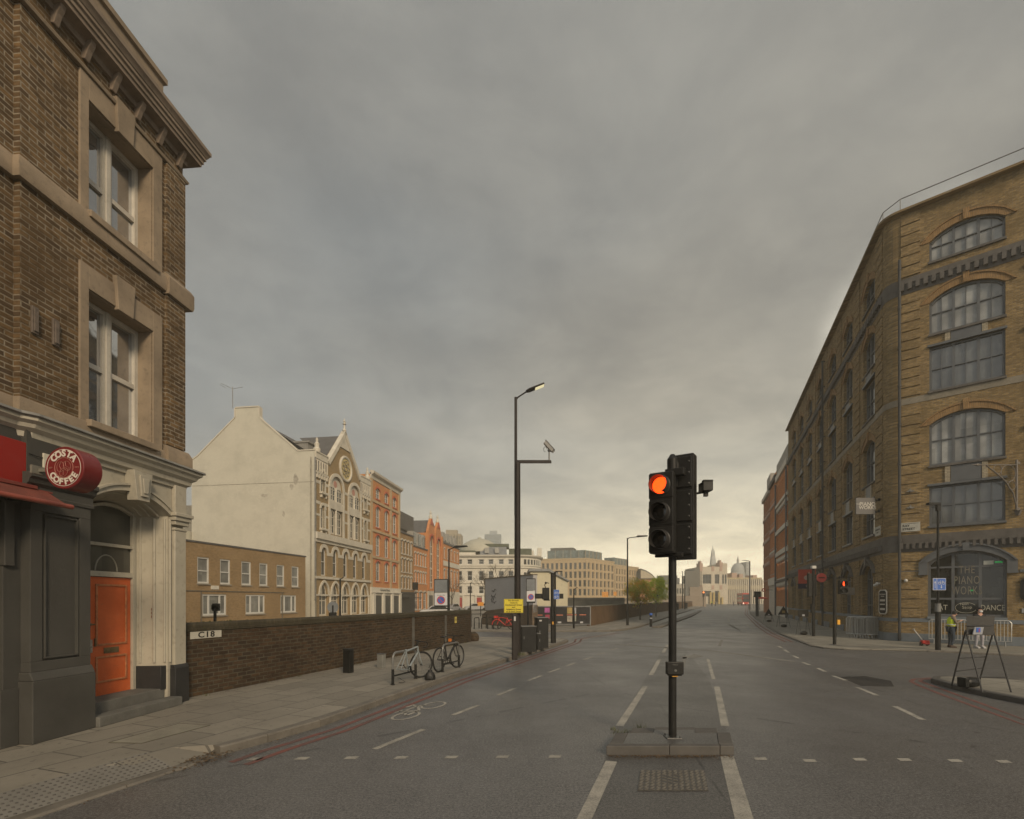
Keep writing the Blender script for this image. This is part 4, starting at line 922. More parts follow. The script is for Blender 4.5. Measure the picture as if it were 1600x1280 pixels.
# wall anchors, cameras, alarm
def gadget(nm, fr, build, mat, ang=35): m = MB(); build(m); return m.build(nm, mat, fr)
for y_, z_ in ((.95, 7.35), (.95, 6.55)):
    gadget('wall_anchor', fR, lambda m: (m.prism([(y_-.17, Y(z_)), (y_-.05, Y(z_+.05)), (y_, Y(z_+.16)), (y_+.05, Y(z_+.05)), (y_+.17, Y(z_)), (y_+.05, Y(z_-.04)), (y_-.05, Y(z_-.04))], 'x', .05, .09), m.ball((.1, y_, Y(z_)), .04)), M_['lead'])
for y_, z_ in ((4.95, 16.6), (4.95, 13.9), (4.95, 9.6)): gadget('wall_anchor', fR, lambda m: m.ball((.06, y_, Y(z_)), .06, .11, .11), gtrim)
camw = paint('camera_white', (.45,.44,.40), .4, .05, grime=.1)
for fr, y_, z_ in ((fR, .78, 3.02), (fF, -.85, 2.92), (fF, -1.25, 2.85)):
    o = gadget('security_camera', fr, lambda m: (m.box(.04, .12, y_-.05, y_+.05, Y(z_-.03), Y(z_+.05)), m.ball((.17, y_, Y(z_)), .08)), camw)
o = gadget('alarm_box', fR, lambda m: m.prism([(4.98, Y(3.2)), (5.36, Y(3.2)), (5.33, Y(3.07)), (5.2, Y(2.97)), (5.12, Y(2.97)), (5.01, Y(3.07))], 'x', .02, .14), camw)
m = MB(); m.box(.02, .04, 4.78, 5.6, Y(1.52), Y(1.72)); m.build('notice_rail', paint('grey_notice', (.23,.23,.22), .6), fR, smooth=False)
# street name plates and hanging signs: things of their own
def on(fr, x, y, z): 
    p = fr.o.location + (fr.M @ Vector((x, y, z))); return p
def face_thing(nm, label, cat, fr, y, z, x=.0):
    return thing(nm, label, cat, on(fr, x, y, Y(z)), rz_of((fr.M.to_3x3() @ Vector((1, 0, 0))).xy))
npm = paint('nameplate_white', (.36,.35,.30), .6, .15, 4, grime=.4)
s = face_thing('street_nameplate', 'white street nameplate reading Ray Street on the brick pier by the corner', 'street sign', fR, .92, 5.62)
m = MB(); m.box(.055, .075, -.40, .40, -.22, .22); m.build('plate', npm, s, smooth=False, bevel=.006)
link('lettering', text_mesh('RAY', .15, bk, .004, 'LEFT', .003), s, T(.078, -.28, .06) @ FACE_X); link('lettering', text_mesh('STREET', .15, bk, .004, 'LEFT', .003), s, T(.078, -.28, -.10) @ FACE_X)
m = MB(); m.box(.075, .079, -.26, .34, .16, .175); m.build('plate_line', bk, s, smooth=False)
s = face_thing('street_nameplate', 'white street nameplate seen at a slant left of the rounded brick corner', 'street sign', fF, -1.15, 5.65)
m = MB(); m.box(.055, .075, -.45, .45, -.24, .24); m.build('plate', npm, s, smooth=False, bevel=.006)
link('lettering', text_mesh('FARRINGDON', .115, bk, .004, 'CENTER', .002), s, T(.078, 0, .07) @ FACE_X); link('lettering', text_mesh('ROAD', .115, bk, .004, 'CENTER', .002), s, T(.078, 0, -.08) @ FACE_X)
# hanging square sign, faces along the street toward the camera
q = at(1352, 791, 26.1); s = thing('hanging_sign', 'square grey hanging sign reading The Piano Works on two brackets', 'sign', q, 0)
m = MB(); m.box(-.49, .49, -.03, .03, -.42, .42); m.build('panel', paint('sign_grey', (.085,.082,.078), .5, .08, grime=.1), s, smooth=False, bevel=.01)
wl = paint('sign_lettering', (.42,.40,.35), .5, bump=0, grime=0)
link('lettering', text_mesh('PIANO', .27, wl, .006, 'CENTER', .004), s, T(.09, -.034, .09) @ FACE_CAM); link('lettering', text_mesh('WORKS', .245, wl, .006, 'CENTER', .002), s, T(.09, -.034, -.09) @ FACE_CAM); link('lettering', text_mesh('THE', .10, wl, .006), s, T(-.385, -.034, .09) @ FACE_CAM)
m = MB()
for z_ in (.30, -.30): m.cyl((.49, 0, z_), (.80, .05, z_), .018, n=6); m.box(.49, .54, -.035, .035, z_-.05, z_+.05); m.ball((.72, .04, z_+.05), .07)
m.build('bracket', M_['dark'], s)
# black octagonal menu board on the corner
q = on(fF, .075, 0, 0)
s = thing('menu_board', 'tall black notice board with white border beside the corner down pipe', 'notice board', (RC.x+p_f.x*.62+nF.x*.02, RC.y+p_f.y*.62+nF.y*.02, 0), rz_of(((nF*.8+nR*.35).normalized())))
def octa(w, h, c): return [(-w+c, -h), (w-c, -h), (w, -h+c), (w, h-c), (w-c, h), (-w+c, h), (-w, h-c), (-w, -h+c)]
m = MB(); m.prism([(a, b+1.98) for a, b in octa(.29, .62, .10)], 'x', .03, .06); m.build('border', wl, s, smooth=False)
m = MB(); m.prism([(a, b+1.98) for a, b in octa(.24, .57, .09)], 'x', .06, .066); m.build('panel', bk, s, smooth=False)
for tx, z_, sz in (('THE PIANO', 2.36, .085), ('WORKS', 2.26, .07), ('LIVE MUSIC', 2.08, .085), ('EVERY DAY', 2.00, .075), ('OPEN LATE', 1.86, .08), ('NO MUSIC', 1.66, .085), ('NO PARTY', 1.57, .085)):
    if tx in ('LIVE MUSIC','EVERY DAY','OPEN LATE','NO MUSIC','NO PARTY'): continue
    link('lettering', text_mesh(tx, sz, wl, .004, bold=.002), s, T(.068, 0, z_) @ FACE_X)
m = MB()
for z_, h_ in ((2.06, .10), (1.86, .06), (1.62, .10)): m.box(.066, .07, -.18, .18, z_-h_/2, z_+h_/2)
m.build('text_block', wl, s, smooth=False)
# dark octagonal board at the right edge with a W
s = face_thing('wall_board', 'black octagonal wall board with a pale letter at the right edge', 'sign board', fR, 5.35, 2.55)
m = MB(); m.prism(octa(.62, .50, .14), 'x', .03, .07); m.build('panel', bk, s, smooth=False)
link('lettering', text_mesh('W', .42, wl, .006, bold=.006), s, T(.075, -.08, -.02) @ FACE_X)
# ornate lantern bracket
s = thing('lantern_bracket', 'ornate grey iron scroll bracket high on the brick wall at right', 'bracket', on(fR, .02, 4.70, 0), pi+.12)
Sb = (HZ-.06)  # heights from px via depth of the bracket
m = MB(); x1 = .12; zt = Y(8.1); zb = Y(6.0)
m.cyl((x1, 0, zb), (x1, 0, zt+.1), .045, n=8); m.box(0, x1, -.05, .05, zb-.02, zb+.10); m.box(0, x1, -.05, .05, zt-.1, zt); m.prism([(-.13, zb-.0), (.13, zb), (.05, zb-.22), (-.05, zb-.22)], 'x', .0, .1)
m.build('upright', paint('iron_grey', (.12,.105,.09), .55, .2, 5), s)
m = MB(); ends = (1.75)
m.tube([(x1, 0, zt-.12), (x1+.9, 0, zt-.14), (x1+1.9, 0, zt-.18)], .024, 7)
m.tube([(x1, 0, zb+.15), (x1+.18, 0, zb+.75), (x1+.6, 0, zb+1.28), (x1+1.05, 0, zb+1.62), (x1+1.5, 0, zt-.20)], .03, 7)
def ring3(c, r_): m.tube([(c[0]+r_*cos(t*pi/9), 0, c[1]+r_*sin(t*pi/9)) for t in range(18)], .017, 6, closed=True)
ring3((x1+.42, zt-.50), .36); ring3((x1+.95, zt-.34), .20); ring3((x1+.24, zt-1.02), .19)
m.build('scrollwork', MATS['iron_grey'], s)
m = MB(); m.ball((x1+1.95, 0, zt-.18), .10, .06, .06); m.cyl((x1+2.0, 0, zt-.18), (x1+2.25, 0, zt-.18), .03, .008, n=8); m.build('finial', MATS['iron_grey'], s)
# ------------------------------------------------------------------ buildings beyond the brick wall
wht = paint('stucco_white', (.56,.525,.44), .75, .08, .35, bump=.1, grime=.22)
slate = paint('roof_slate', (.085,.08,.075), .7, .2, 2, bump=.3, grime=.2)
pw_f = paint('window_pvc', (.55,.54,.50), .4, .06, grime=.1)
gl_f = glass('glass_far', (.045,.05,.05), .08, .6, .3); gl_curt = glass('glass_net_curtain', (.20,.20,.18), .2, .5, .2)
def angle(dxdy): return -math.atan(dxdy)                   # facade facing right, running away with slope dX/dD
def body(m, L, D_, H_, roof=True, x=0.):
    m.quad((x,0,0), (-D_,0,0), (-D_,0,H_), (x,0,H_)); m.quad((x,L,0), (-D_,L,0), (-D_,L,H_), (x,L,H_)); m.quad((-D_,0,0), (-D_,L,0), (-D_,L,H_), (-D_,0,H_))
    if roof: m.quad((x,0,H_), (-D_,0,H_), (-D_,L,H_), (x,L,H_))
gs0 = paint('sill_grey', (.25,.22,.17), .8)
# low brown office with white windows
B_off = brick('brick_office', (.33,.215,.100), (.27,.175,.085), (.27,.215,.14), bump=.5, stain=.35, dark=.7)
DXB = .211
def Pb(px): return (17.8+.211*44-0)/(1)  # unused
OB = thing('office_building', 'long low tan brick office with two rows of white windows behind the wall', 'building', (-20.4-.211*6, 25.6, 0), angle(DXB)); fo = Fr(OB)
def ob_y(px):  # distance along the facade for a picture column
    q = (800-px)/800; D = (17.8+.211*44)/(q+.211)*1.0; D = 27.084/(q+.211); return (D-25.6)/cos(math.atan(DXB))
ops = []; wins = []
for a, b in ((255,286),(308,326.5),(343.5,359.5),(377,392),(405,418),(432,444),(455.5,466.5)): wins.append((ob_y(a), ob_y(b), 3.15, 4.85, 1))
for a, b in ((316,353.5),(383.5,413.5),(438,462.5)): wins.append((ob_y(a), ob_y(b), 1.05, 2.45, 3))
L_ = ob_y(477); ops = [(a, b, c, d) for a, b, c, d, k in wins]
m = MB(); wall_sheet(m, 0, L_, 0, 5.75, ops, .12); body(m, L_, 9, 5.75); m.build('wall', B_off, fo, smooth=False)
for a, b, c, d, k in wins:
    m = MB(); m.box(-.1, .07, a-.06, b+.06, c-.09, c-.005); m.build('sill', gs0, fo, smooth=False)
    if k == 1: window(fo, a, b, c, d, -.11, (pw_f, gl_curt), .09, tra=((.48, .07),), fd=.07)
    else: window(fo, a, b, c, d, -.11, (pw_f, gl_curt), .10, mul=((.27, .12), (.73, .12)), tra=(), fd=.07)
m = MB(); m.box(-.3, .05, -.05, L_+.05, 5.75, 5.86); m.build('parapet_coping', slate, fo, smooth=False)
m = MB(); m.box(0, .03, 0, L_-2.9, 2.62, 2.68); m.build('string_band', paint('dark_band', (.09,.08,.06), .8), fo, smooth=False)
m = MB(); m.box(.0, .04, ob_y(329), ob_y(341), 2.78, 3.03); m.build('wall_plate', wht, fo, smooth=False)
for px in (313, 440): m = MB(); y_ = ob_y(px); m.cyl((.05, y_, 0), (.05, y_, 2.6), .04, n=8); m.build('down_pipe', paint('brown_pipe', (.12,.10,.07), .6), fo)

# gabled Gothic-fronted building with a blank cream flank
GD = .15; GB = thing('gothic_building', 'tall building with cream blank flank and polychrome gothic brick front with clock gable', 'building', (-18.1, 47, 0), angle(GD)); fg = Fr(GB)
cg = cos(math.atan(GD))
def g_y(px): q = (800-px)/800; return (25.15/(q+.15)-47)/cg
def g_z(px, py): q = (800-px)/800; D = 25.15/(q+.15); return HZ-(py-937)/800*D
B_goth = brick('brick_gothic', (.34,.235,.115), (.27,.19,.09), (.25,.20,.13), bump=.5, stain=.25, dark=.7)
gs = paint('gothic_stone', (.50,.46,.375), .75, .12, 1.2, bump=.3, grime=.3); LG = 12.0; EH = 15.5
a1, a2 = (2.75, 5.3), (6.75, 9.45)
aw = [(2.75, 5.35, 8.5, 14.3, 1.28, 'seg'), (6.75, 9.35, 8.5, 14.3, 1.28, 'seg')]
nar = [(1.05, 1.75, 12.2, 14.2, .3), (1.05, 1.75, 8.8, 11.0, .35), (10.35, 11.05, 12.2, 14.2, .3), (10.35, 11.05, 8.8, 11.0, .35)]
mid = [(k-.52, k+.52, 4.35, 7.05, .5) for k in (1.65, 3.85, 6.05, 8.25, 10.45)]
gnd = [(k-.80, k+.80, .55, 3.75, 1.2, 'point') for k in (1.6, 3.8, 6.0, 8.2, 10.4)]
ops = aw+nar+mid+gnd
m = MB(); wall_sheet(m, 0, LG, 0, EH, ops, .3); m.quad((-11,LG,0), (0,LG,0), (0,LG,EH), (-11,LG,EH))
# gable in the middle of the front
gy0, gyc, gy1, gzt = 2.35, 5.75, 9.25, 19.3
m.add([(0,gy0,EH), (0,gy1,EH), (0,gyc,gzt), (-.4,gy0,EH), (-.4,gy1,EH), (-.4,gyc,gzt)], [[0,1,2],[3,5,4],[0,2,5,3],[1,4,5,2]])
m.build('front_wall', B_goth, fg, smooth=False)
# flank with parapeted gable
m = MB(); fl = [(0,0), (0,EH+.3), (-1.7,EH+.3), (-2.0,EH+.55), (-5.4,18.9), (-5.6,19.2), (-5.6,20.1), (-8.0,20.1), (-8.0,19.2), (-12.0,15.7), (-12.6,15.4), (-12.6,0)]
s_ = 47.0/47
m.prism([(x, z) for x, z in fl], 'y', -.02, .32); m.build('flank_wall', brick('flank_render', (.50,.475,.39), (.475,.45,.37), (.43,.405,.33), bump=.3, stain=.26, dark=.93), fg, smooth=False)
m = MB(); tp = fl[1:-1]
for p, q in zip(tp, tp[1:]):
    d = Vector(q)-Vector(p); n_ = Vector((d.y, -d.x)).normalized()*.10; n_ = -n_ if n_.y < 0 and abs(n_.y) > .01 else n_
    m.add([(p[0], -.08, p[1]), (q[0], -.08, q[1]), (q[0], .38, q[1]), (p[0], .38, p[1]), (p[0]+n_.x, -.08, p[1]+n_.y), (q[0]+n_.x, -.08, q[1]+n_.y), (q[0]+n_.x, .38, q[1]+n_.y), (p[0]+n_.x, .38, p[1]+n_.y)], [[0,3,2,1],[4,5,6,7],[0,1,5,4],[1,2,6,5],[2,3,7,6],[3,0,4,7]])
m.build('flank_coping', gs, fg, smooth=False)
m = MB(); m.box(-12.5, -.1, -.032, -.018, 12.9, 12.96); m.build('render_crack', paint('crack_grey', (.27,.25,.20), .9, .3, 3), fg, smooth=False)
rk_ = random.Random(6)
for cx_, cz_, w_, h_ in ((-1.9, 13.2, .35, .7), (-2.3, 12.5, .25, .4), (-3.1, 10.0, .2, .35), (-11.9, 7.6, .25, .12), (-5, 11.8, .5, .2)):
    m = MB(); n_ = 9; m.prism([(cx_+w_*cos(i*2*pi/n_)*rk_.uniform(.4, 1), cz_+h_*sin(i*2*pi/n_)*rk_.uniform(.4, 1)) for i in range(n_)], 'y', -.028, -.018); m.build('wall_stain', paint('stain_grey', (.33,.305,.25), .9, .35, 5, grime=.5), fg, smooth=False)
m = MB(); m.cyl((-.35, -.08, 0), (-.35, -.08, 15.2), .06, n=8); m.build('down_pipe', MATS['crack_grey'], fg)
m = MB(); m.add([(-.4,.32,EH), (-5.4,.32,18.7), (-12.4,.32,15.3), (-.4,LG,EH), (-5.4,LG,18.7), (-12.4,LG,15.3)], [[0,1,4,3],[1,2,5,4],[3,4,5]])
m.add([(-.3,gy0+.1,EH), (-.3,gyc,gzt-.35), (-.3,gy1-.1,EH), (-5.0,gyc,gzt-.35)], [[0,1,3],[1,2,3]]); m.build('roof', slate, fg, smooth=False)
m = MB(); m.box(-3.6, -1.2, .9, 2.0, EH, EH+1.35); m.box(-3.8, -1.05, .8, 2.1, EH+1.35, EH+1.5); m.box(-3.3, -2.2, .88, .9, EH+.3, EH+1.1); m.build('dormer', paint('dormer_grey', (.20,.19,.17), .7), fg, smooth=False)
m = MB(); m.tube([(-8.3, 0, 20.1), (-8.4, .1, 22.2)], .03, 5); m.tube([(-9.6, .1, 22.6), (-8.4, .1, 22.0), (-7.3, .1, 22.1)], .02, 5); m.tube([(-9.4, .5, 22.3), (-9.4, -.3, 22.3)], .015, 4); m.build('aerial', M_['lead'], fg)
m = MB(); m.box(-5.0, -12.55, -.9, -.02, 0, 7.4) if False else None
m = MB(); m.box(-15.5, -12.6, .5, 9, 0, 11.2); m.build('rear_wing', paint('rear_grey', (.20,.185,.15), .85), fg, smooth=False)
m = MB(); m.box(-15.4, -12.7, -1, .45, 0, 8.6); m.build('rear_extension', MATS['flank_render'], fg, smooth=False)
# gable stonework and finial
m = MB()
for p, q in (((gy0-.15, EH-.1), (gyc, gzt+.15)), ((gyc, gzt+.15), (gy1+.15, EH-.1))):
    P, Q = Vector(p), Vector(q); d = (Q-P).normalized(); n_ = Vector((-d.y, d.x))*.42; n_ = n_ if n_.y < 0 else -n_
    k = [P, Q, Q+n_, P+n_]; m.prism([tuple(v) for v in k], 'x', -.3, .16)
m.prism([(gyc-1.15, gzt-1.75), (gyc+1.15, gzt-1.75), (gyc, gzt)], 'x', .0, .10)
m.build('gable_stonework', gs, fg, smooth=False)
m = MB(); m.lathe([(.16, gzt+.05), (.22, gzt+.2), (.10, gzt+.4), (.08, gzt+.75), (.20, gzt+.85), (.07, gzt+1.0), (.05, gzt+1.35), (.0, gzt+1.45)], (0, gyc, 0), 10); m.box(-.05, .05, gyc-.22, gyc+.22, gzt+1.05, gzt+1.15); m.build('finial', gs, fg)
cz = 15.55; m = MB(); cyk = gyc+.15
m.tube([(.06, cyk+1.20*cos(t*pi/16), cz+1.20*sin(t*pi/16)) for t in range(32)], .15, 8, closed=True); m.build('clock_surround', gs, fg)
m = MB(); m.T = Matrix.Translation((.02, cyk, cz)) @ Matrix.Rotation(rad(90), 4, 'Y'); m.lathe([(0, .06), (1.08, .06), (1.08, .0)], n=28); m.build('round_tracery', paint('tracery_yellow', (.50,.40,.17), .6, .2, 6), fg, smooth=False)
m = MB()
for k in range(8): a = k*pi/4; m.tube([(.11, cyk+.62*cos(a)+.22*cos(t*pi/5), cz+.62*sin(a)+.22*sin(t*pi/5)) for t in range(10)], .045, 5, closed=True)
m.tube([(.11, cyk+.26*cos(t*pi/6), cz+.26*sin(t*pi/6)) for t in range(12)], .05, 5, closed=True); m.build('tracery', paint('tracery_dark', (.20,.17,.11), .6), fg)
# side turrets with blind arcade parapets
for ya, yb in ((.05, 2.3), (9.4, LG)):
    m = MB(); m.box(-.3, .10, ya, yb, EH-.35, EH+.2); m.box(-.3, .16, ya, yb, EH+.2, EH+.32); m.box(-.3, .14, ya, yb, EH-1.7, EH-1.55); m.box(-.3, .05, ya, yb, EH-1.55, EH-.35)
    n_ = 5
    for k in range(n_): y_ = ya+(yb-ya)*(k+.5)/n_; m.cyl((.1, y_, EH-1.5), (.1, y_, EH-.5), .07, n=6); m.box(0, .16, y_-.09, y_+.09, EH-2.1, EH-1.7)
    m.build('parapet_arcade', gs, fg, smooth=False)
    m = MB()
    for k in range(n_+1): y_ = ya+(yb-ya)*(k)/n_; y_ = min(max(y_, ya+.12), yb-.12); m.box(.052, .07, y_-.10, y_+.10, EH-1.45, EH-.55)
    m.build('arcade_dark_panel', paint('recess_shade_grey', (.12,.11,.10), .8), fg, smooth=False)  # raised panels between the shafts; recess shade is put into their dark colour
    m = MB(); yk = ya+.5 if ya < 1 else yb-.5
    m.lathe([(.30, EH+.3), (.34, EH+.6), (.20, EH+.75), (.22, EH+1.1), (.10, EH+1.25), (.12, EH+1.5), (.0, EH+1.7)], (-.1, yk, 0), 8); m.build('pinnacle', gs, fg)
# stone bands, arch trims, windows
def band(fr, y0, y1, z0, z1, x1, nm, mt): m = MB(); m.box(-.02, x1, y0, y1, z0, z1); return m.build(nm, mt, fr, smooth=False)
m = MB()
for z_, t_ in ((11.0, .28), (12.9, .28), (9.9, .2)):
    for a, b in runs_between(0, 0, LG, [o[:2] for o in aw]+([o[:2] for o in nar] )): m.box(-.02, .03, a, b, z_, z_+t_)
m.build('stone_band', gs, fg, smooth=False)
band(fg, -.05, LG, 7.75, 8.35, .30, 'cornice', gs); band(fg, -.05, LG, 7.45, 7.75, .12, 'cornice_bed', gs); band(fg, -.05, LG, 4.05, 4.28, .14, 'sill_band', gs); band(fg, .02, LG-.02, 2.45, 2.6, .07, 'impost_band', gs); band(fg, 0, LG, 0, .5, .08, 'plinth', gs)
for o_ in aw:
    m = MB(); arch_trim(m, o_[0], o_[1], o_[3]-o_[4], o_[4], 'seg', .32, -.02, .14, 14); m.box(-.25, .10, o_[0]-.3, o_[0], 8.4, o_[3]-o_[4]); m.box(-.25, .10, o_[1], o_[1]+.3, 8.4, o_[3]-o_[4]); m.box(-.28, .05, o_[0], o_[1], 11.0, 11.75)
    m.cyl((-.05, (o_[0]+o_[1])/2, 8.5), (-.05, (o_[0]+o_[1])/2, 11.0), .12, n=8); m.cyl((-.05, (o_[0]+o_[1])/2, 11.7), (-.05, (o_[0]+o_[1])/2, 13.2), .12, n=8)
    m.build('arch_stonework', gs, fg, smooth=False)
    c_ = (o_[0]+o_[1])/2; w_ = (o_[1]-o_[0])/2
    m = MB(); z_ = o_[3]-o_[4]; pts = [(o_[0], z_)]+head(o_[0], o_[1], z_, o_[4], 'seg', 12)+[(o_[1], z_)]; m.prism(pts[1:-1], 'x', -.24, -.12); m.build('tympanum', gs, fg, smooth=False)
    m = MB(); m.T = Matrix.Translation((-.10, c_, z_+.55)) @ Matrix.Rotation(rad(90), 4, 'Y'); m.lathe([(0, .0), (.34, .0), (.34, -.03)], n=16); m.build('roundel', paint('roundel_pink', (.40,.20,.15), .6), fg, smooth=False)
    for a, b in ((o_[0]+.06, c_-.12), (c_+.12, o_[1]-.06)):
        window(fg, a, b, 8.55, 10.95, -.2, (gs, gl_f), .12, rise=.4, tra=(.35, .68), mul=(.5,), bw=.06); window(fg, a, b, 11.75, z_+.28, -.115, (gs, gl_f), .12, rise=.4, tra=(.4, .75), mul=(.5,), bw=.06)
for o_ in nar:
    m = MB(); arch_trim(m, o_[0], o_[1], o_[3]-o_[4], o_[4], 'seg', .25, -.02, .09, 8); m.box(-.02, .3, o_[0]-.25, o_[1]+.25, o_[2]-.18, o_[2]); m.box(0, .2, o_[0]-.12, o_[0]-.02, o_[2]-.5, o_[2]-.18); m.box(0, .2, o_[1]+.02, o_[1]+.12, o_[2]-.5, o_[2]-.18); m.box(-.2, .05, o_[0]-.2, o_[0], o_[2], o_[3]-o_[4]); m.box(-.2, .05, o_[1], o_[1]+.2, o_[2], o_[3]-o_[4]); m.build('window_surround', gs, fg, smooth=False)
    window(fg, *o_[:4], -.2, (gs, gl_f), .09, rise=o_[4], tra=(.5,))
for o_ in mid:
    m = MB(); arch_trim(m, o_[0], o_[1], o_[3]-o_[4], o_[4], 'seg', .34, -.02, .06, 10); m.box(-.02, .05, o_[1], o_[1]+1.18 if o_[1] < 10 else LG, o_[3]-o_[4]-.25, o_[3]-o_[4]+.05); m.build('arch_stonework', gs, fg, smooth=False)
    window(fg, *o_[:4], -.25, (pw_f, gl_f), .10, rise=o_[4], tra=(.5,))
for o_ in gnd:
    m = MB(); arch_trim(m, o_[0], o_[1], o_[3]-o_[4], o_[4], 'point', .22, -.02, .12, 12); m.cyl((.05, o_[1]+.30, .5), (.05, o_[1]+.30, 2.5), .12, n=8); m.box(-.05, .16, o_[1]+.12, o_[1]+.48, 2.4, 2.62); m.build('arch_stonework', gs, fg, smooth=False)
    window(fg, *o_[:4], -.25, (gs, glass('glass_pale', (.12,.12,.11), .2, .5, .2)), .14, rise=o_[4], kind='point', mul=(.5,), tra=(.45,))
m = MB(); m.tube([(.05, -.0, 2.0), (.05, -.02, 15.2)], .07, 7); m.build('down_pipe', M_['lead'], fg)

# generic terrace house: windows given as rows
def terrace(name, label, X0, D0, sl, L, H_, Dp, wallm, rows, cat='building', trim=None, frame=None, rev=.18, coping=True, group=None, z_base=0, gl=None, reuse=None):
    t = thing(name, label, cat, (X0, D0, z_base), angle(sl), group); fr = Fr(t); ops = []
    for (z0, z1, n, w, rise, m0, m1) in rows:
        for k in range(n): c = m0+(L-m0-m1)*(k+.5)/n; ops.append((c-w/2, c+w/2, z0, z1, rise))
    m = MB(); wall_sheet(m, 0, L, 0, H_, ops, rev); body(m, L, Dp, H_); m.build('wall', wallm, fr, smooth=False)
    for o_ in ops:
        window(fr, *o_[:4], -rev+.02, (frame or pw_f, gl or gl_f), .09, rise=o_[4], tra=(.5,), mul=(.5,) if o_[1]-o_[0] > .8 else ())
        if trim:
            m = MB()
            if o_[4]: arch_trim(m, o_[0], o_[1], o_[3]-o_[4], o_[4], 'seg', .22, -.02, .05, 8)
            else: m.box(-.02, .05, o_[0]-.12, o_[1]+.12, o_[3], o_[3]+.22)
            m.box(-.1, .08, o_[0]-.08, o_[1]+.08, o_[2]-.12, o_[2]); m.build('window_trim', trim, fr, smooth=False)
    if coping: band(fr, -.05, L+.05, H_, H_+.18, .12, 'parapet_coping', slate)
    return t, fr
R0 = 23.8
def rD(px): return R0/(.125-(px-800)/800)
cr_ = cos(math.atan(.125)); rX = lambda D: .125*D-R0
B_or = brick('brick_orange', (.62,.275,.100), (.52,.215,.082), (.35,.20,.12), bump=.4, stain=.22, dark=.75)
B_tan = brick('brick_tan', (.36,.225,.105), (.30,.19,.09), (.28,.2,.12), bump=.4, stain=.3, dark=.75)
buff = paint('buff_stone', (.42,.31,.18), .75, .12, 1.5, bump=.3, grime=.3)
D0 = 59.0; L1 = (68.9-D0)/cr_
rows = [(14.1, 15.4, 3, 1.3, .3, .9, .6), (10.7, 13.2, 3, 1.3, .35, .9, .6), (7.3, 9.8, 3, 1.3, .35, .9, .6), (4.3, 6.7, 3, 1.3, .3, .9, .6)]
tb, fb = terrace('corner_offices', 'five storey orange brick building with buff bands beside the gothic front', -16.4+.06, D0, .125, L1, 16.6, 10, B_or, rows, trim=paint('red_arch', (.42,.10,.045), .7, .15, 3))
for z_ in (6.95, 10.05, 13.5): band(fb, 0, L1, z_, z_+.28, .12, 'string_band', buff)
for y_ in (.02, 6.2, L1-.6): band(fb, y_, y_+.55, 3.4, 16.3, .10, 'pilaster', buff)
m = MB(); m.profile_run([(-.02, 16.1), (.1, 16.15), (.15, 16.5), (.45, 16.7), (.5, 16.95), (-.02, 17.1)], [(0, -.02), (0, L1)]); m.build('cornice', gs, fb)
m = MB(); m.box(-.02, .16, -.02, L1, .0, 3.55)
m.build('shopfront', wht, fb, smooth=False)
for k in range(3): m = MB(); y_ = 1.3+k*3; m.box(.1, .18, y_, y_+1.7, .2, 2.6); m.build('shop_bay', paint('shop_dark', (.05,.05,.045), .4), fb, smooth=False)
m = MB()
for k in range(4): y_ = .3+k*3; m.box(.16, .30, y_, y_+.6, .0, 2.9)
m.box(.16, .34, 0, L1, 2.9, 3.0); m.build('column', wht, fb, smooth=False)
link('lettering', text_mesh('Clerkenwell House', .42, paint('grey_letters', (.10,.10,.09), .6), .01), fb, T(.20, L1*.42, 3.25) @ FACE_X)
# lower houses further on
LA = (74.7-68.9)/cr_
ta, fa = terrace('corner_house', 'three storey tan brick house with a dark pub front', rX(68.95)+.06, 68.95, .125, LA, 11.2, 9, B_tan, [(8.4, 10.3, 4, .8, .15, .3, .3), (5.9, 7.8, 4, .8, .15, .3, .3), (3.6, 5.3, 4, .8, .15, .3, .3)], trim=gs)
m = MB(); m.box(-.02, .22, 0, LA, 0, 3.1); m.box(0, 1.3, .1, LA-.1, 2.3, 2.4); m.box(0, .35, 0, LA, 2.95, 3.15); m.build('pub_front', paint('pub_black', (.02,.02,.02), .4), fa, smooth=False)
m = MB(); m.box(.1, .9, LA-.7, LA-.62, 3.5, 4.6); m.build('hanging_board', M_['dark'], fa, smooth=False)
m = MB(); m.box(-7, -1.2, -.4, LA+4.0, 11.2, 12.2); m.box(-7, -1.0, 1.0, LA+3.2, 12.2, 14.6); m.build('roof_extension', paint('rooftop_grey', (.085,.078,.07), .7, .15, .4, bump=0), fa, smooth=False)
m = MB(); m.box(-4, -3, 2.0, 3.0, 11.2, 13.0); m.build('chimney', B_tan, fa, smooth=False)
LBb = (81.7-74.7)/cr_
tc_, fc_ = terrace('terrace_house', 'low orange brick terrace with grey dormers in the left hand row', rX(74.75)+.06, 74.75, .125, LBb, 9.9, 9, B_or, [(7.2, 9.1, 5, .8, .15, .2, .2), (4.6, 6.3, 5, .8, .15, .2, .2), (.6, 3.3, 3, 1.7, .15, .2, .2)], trim=gs)
for k in range(3): m = MB(); y_ = .5+k*2.3; m.box(-2.0, -.2, y_, y_+1.5, 9.9, 12.2); m.build('dormer', paint('dormer_pale', (.30,.29,.26), .6), fc_, smooth=False); m = MB(); m.box(-.2, -.15, y_+.2, y_+1.3, 10.4, 11.9); m.build('dormer_pane', gl_f, fc_, smooth=False)
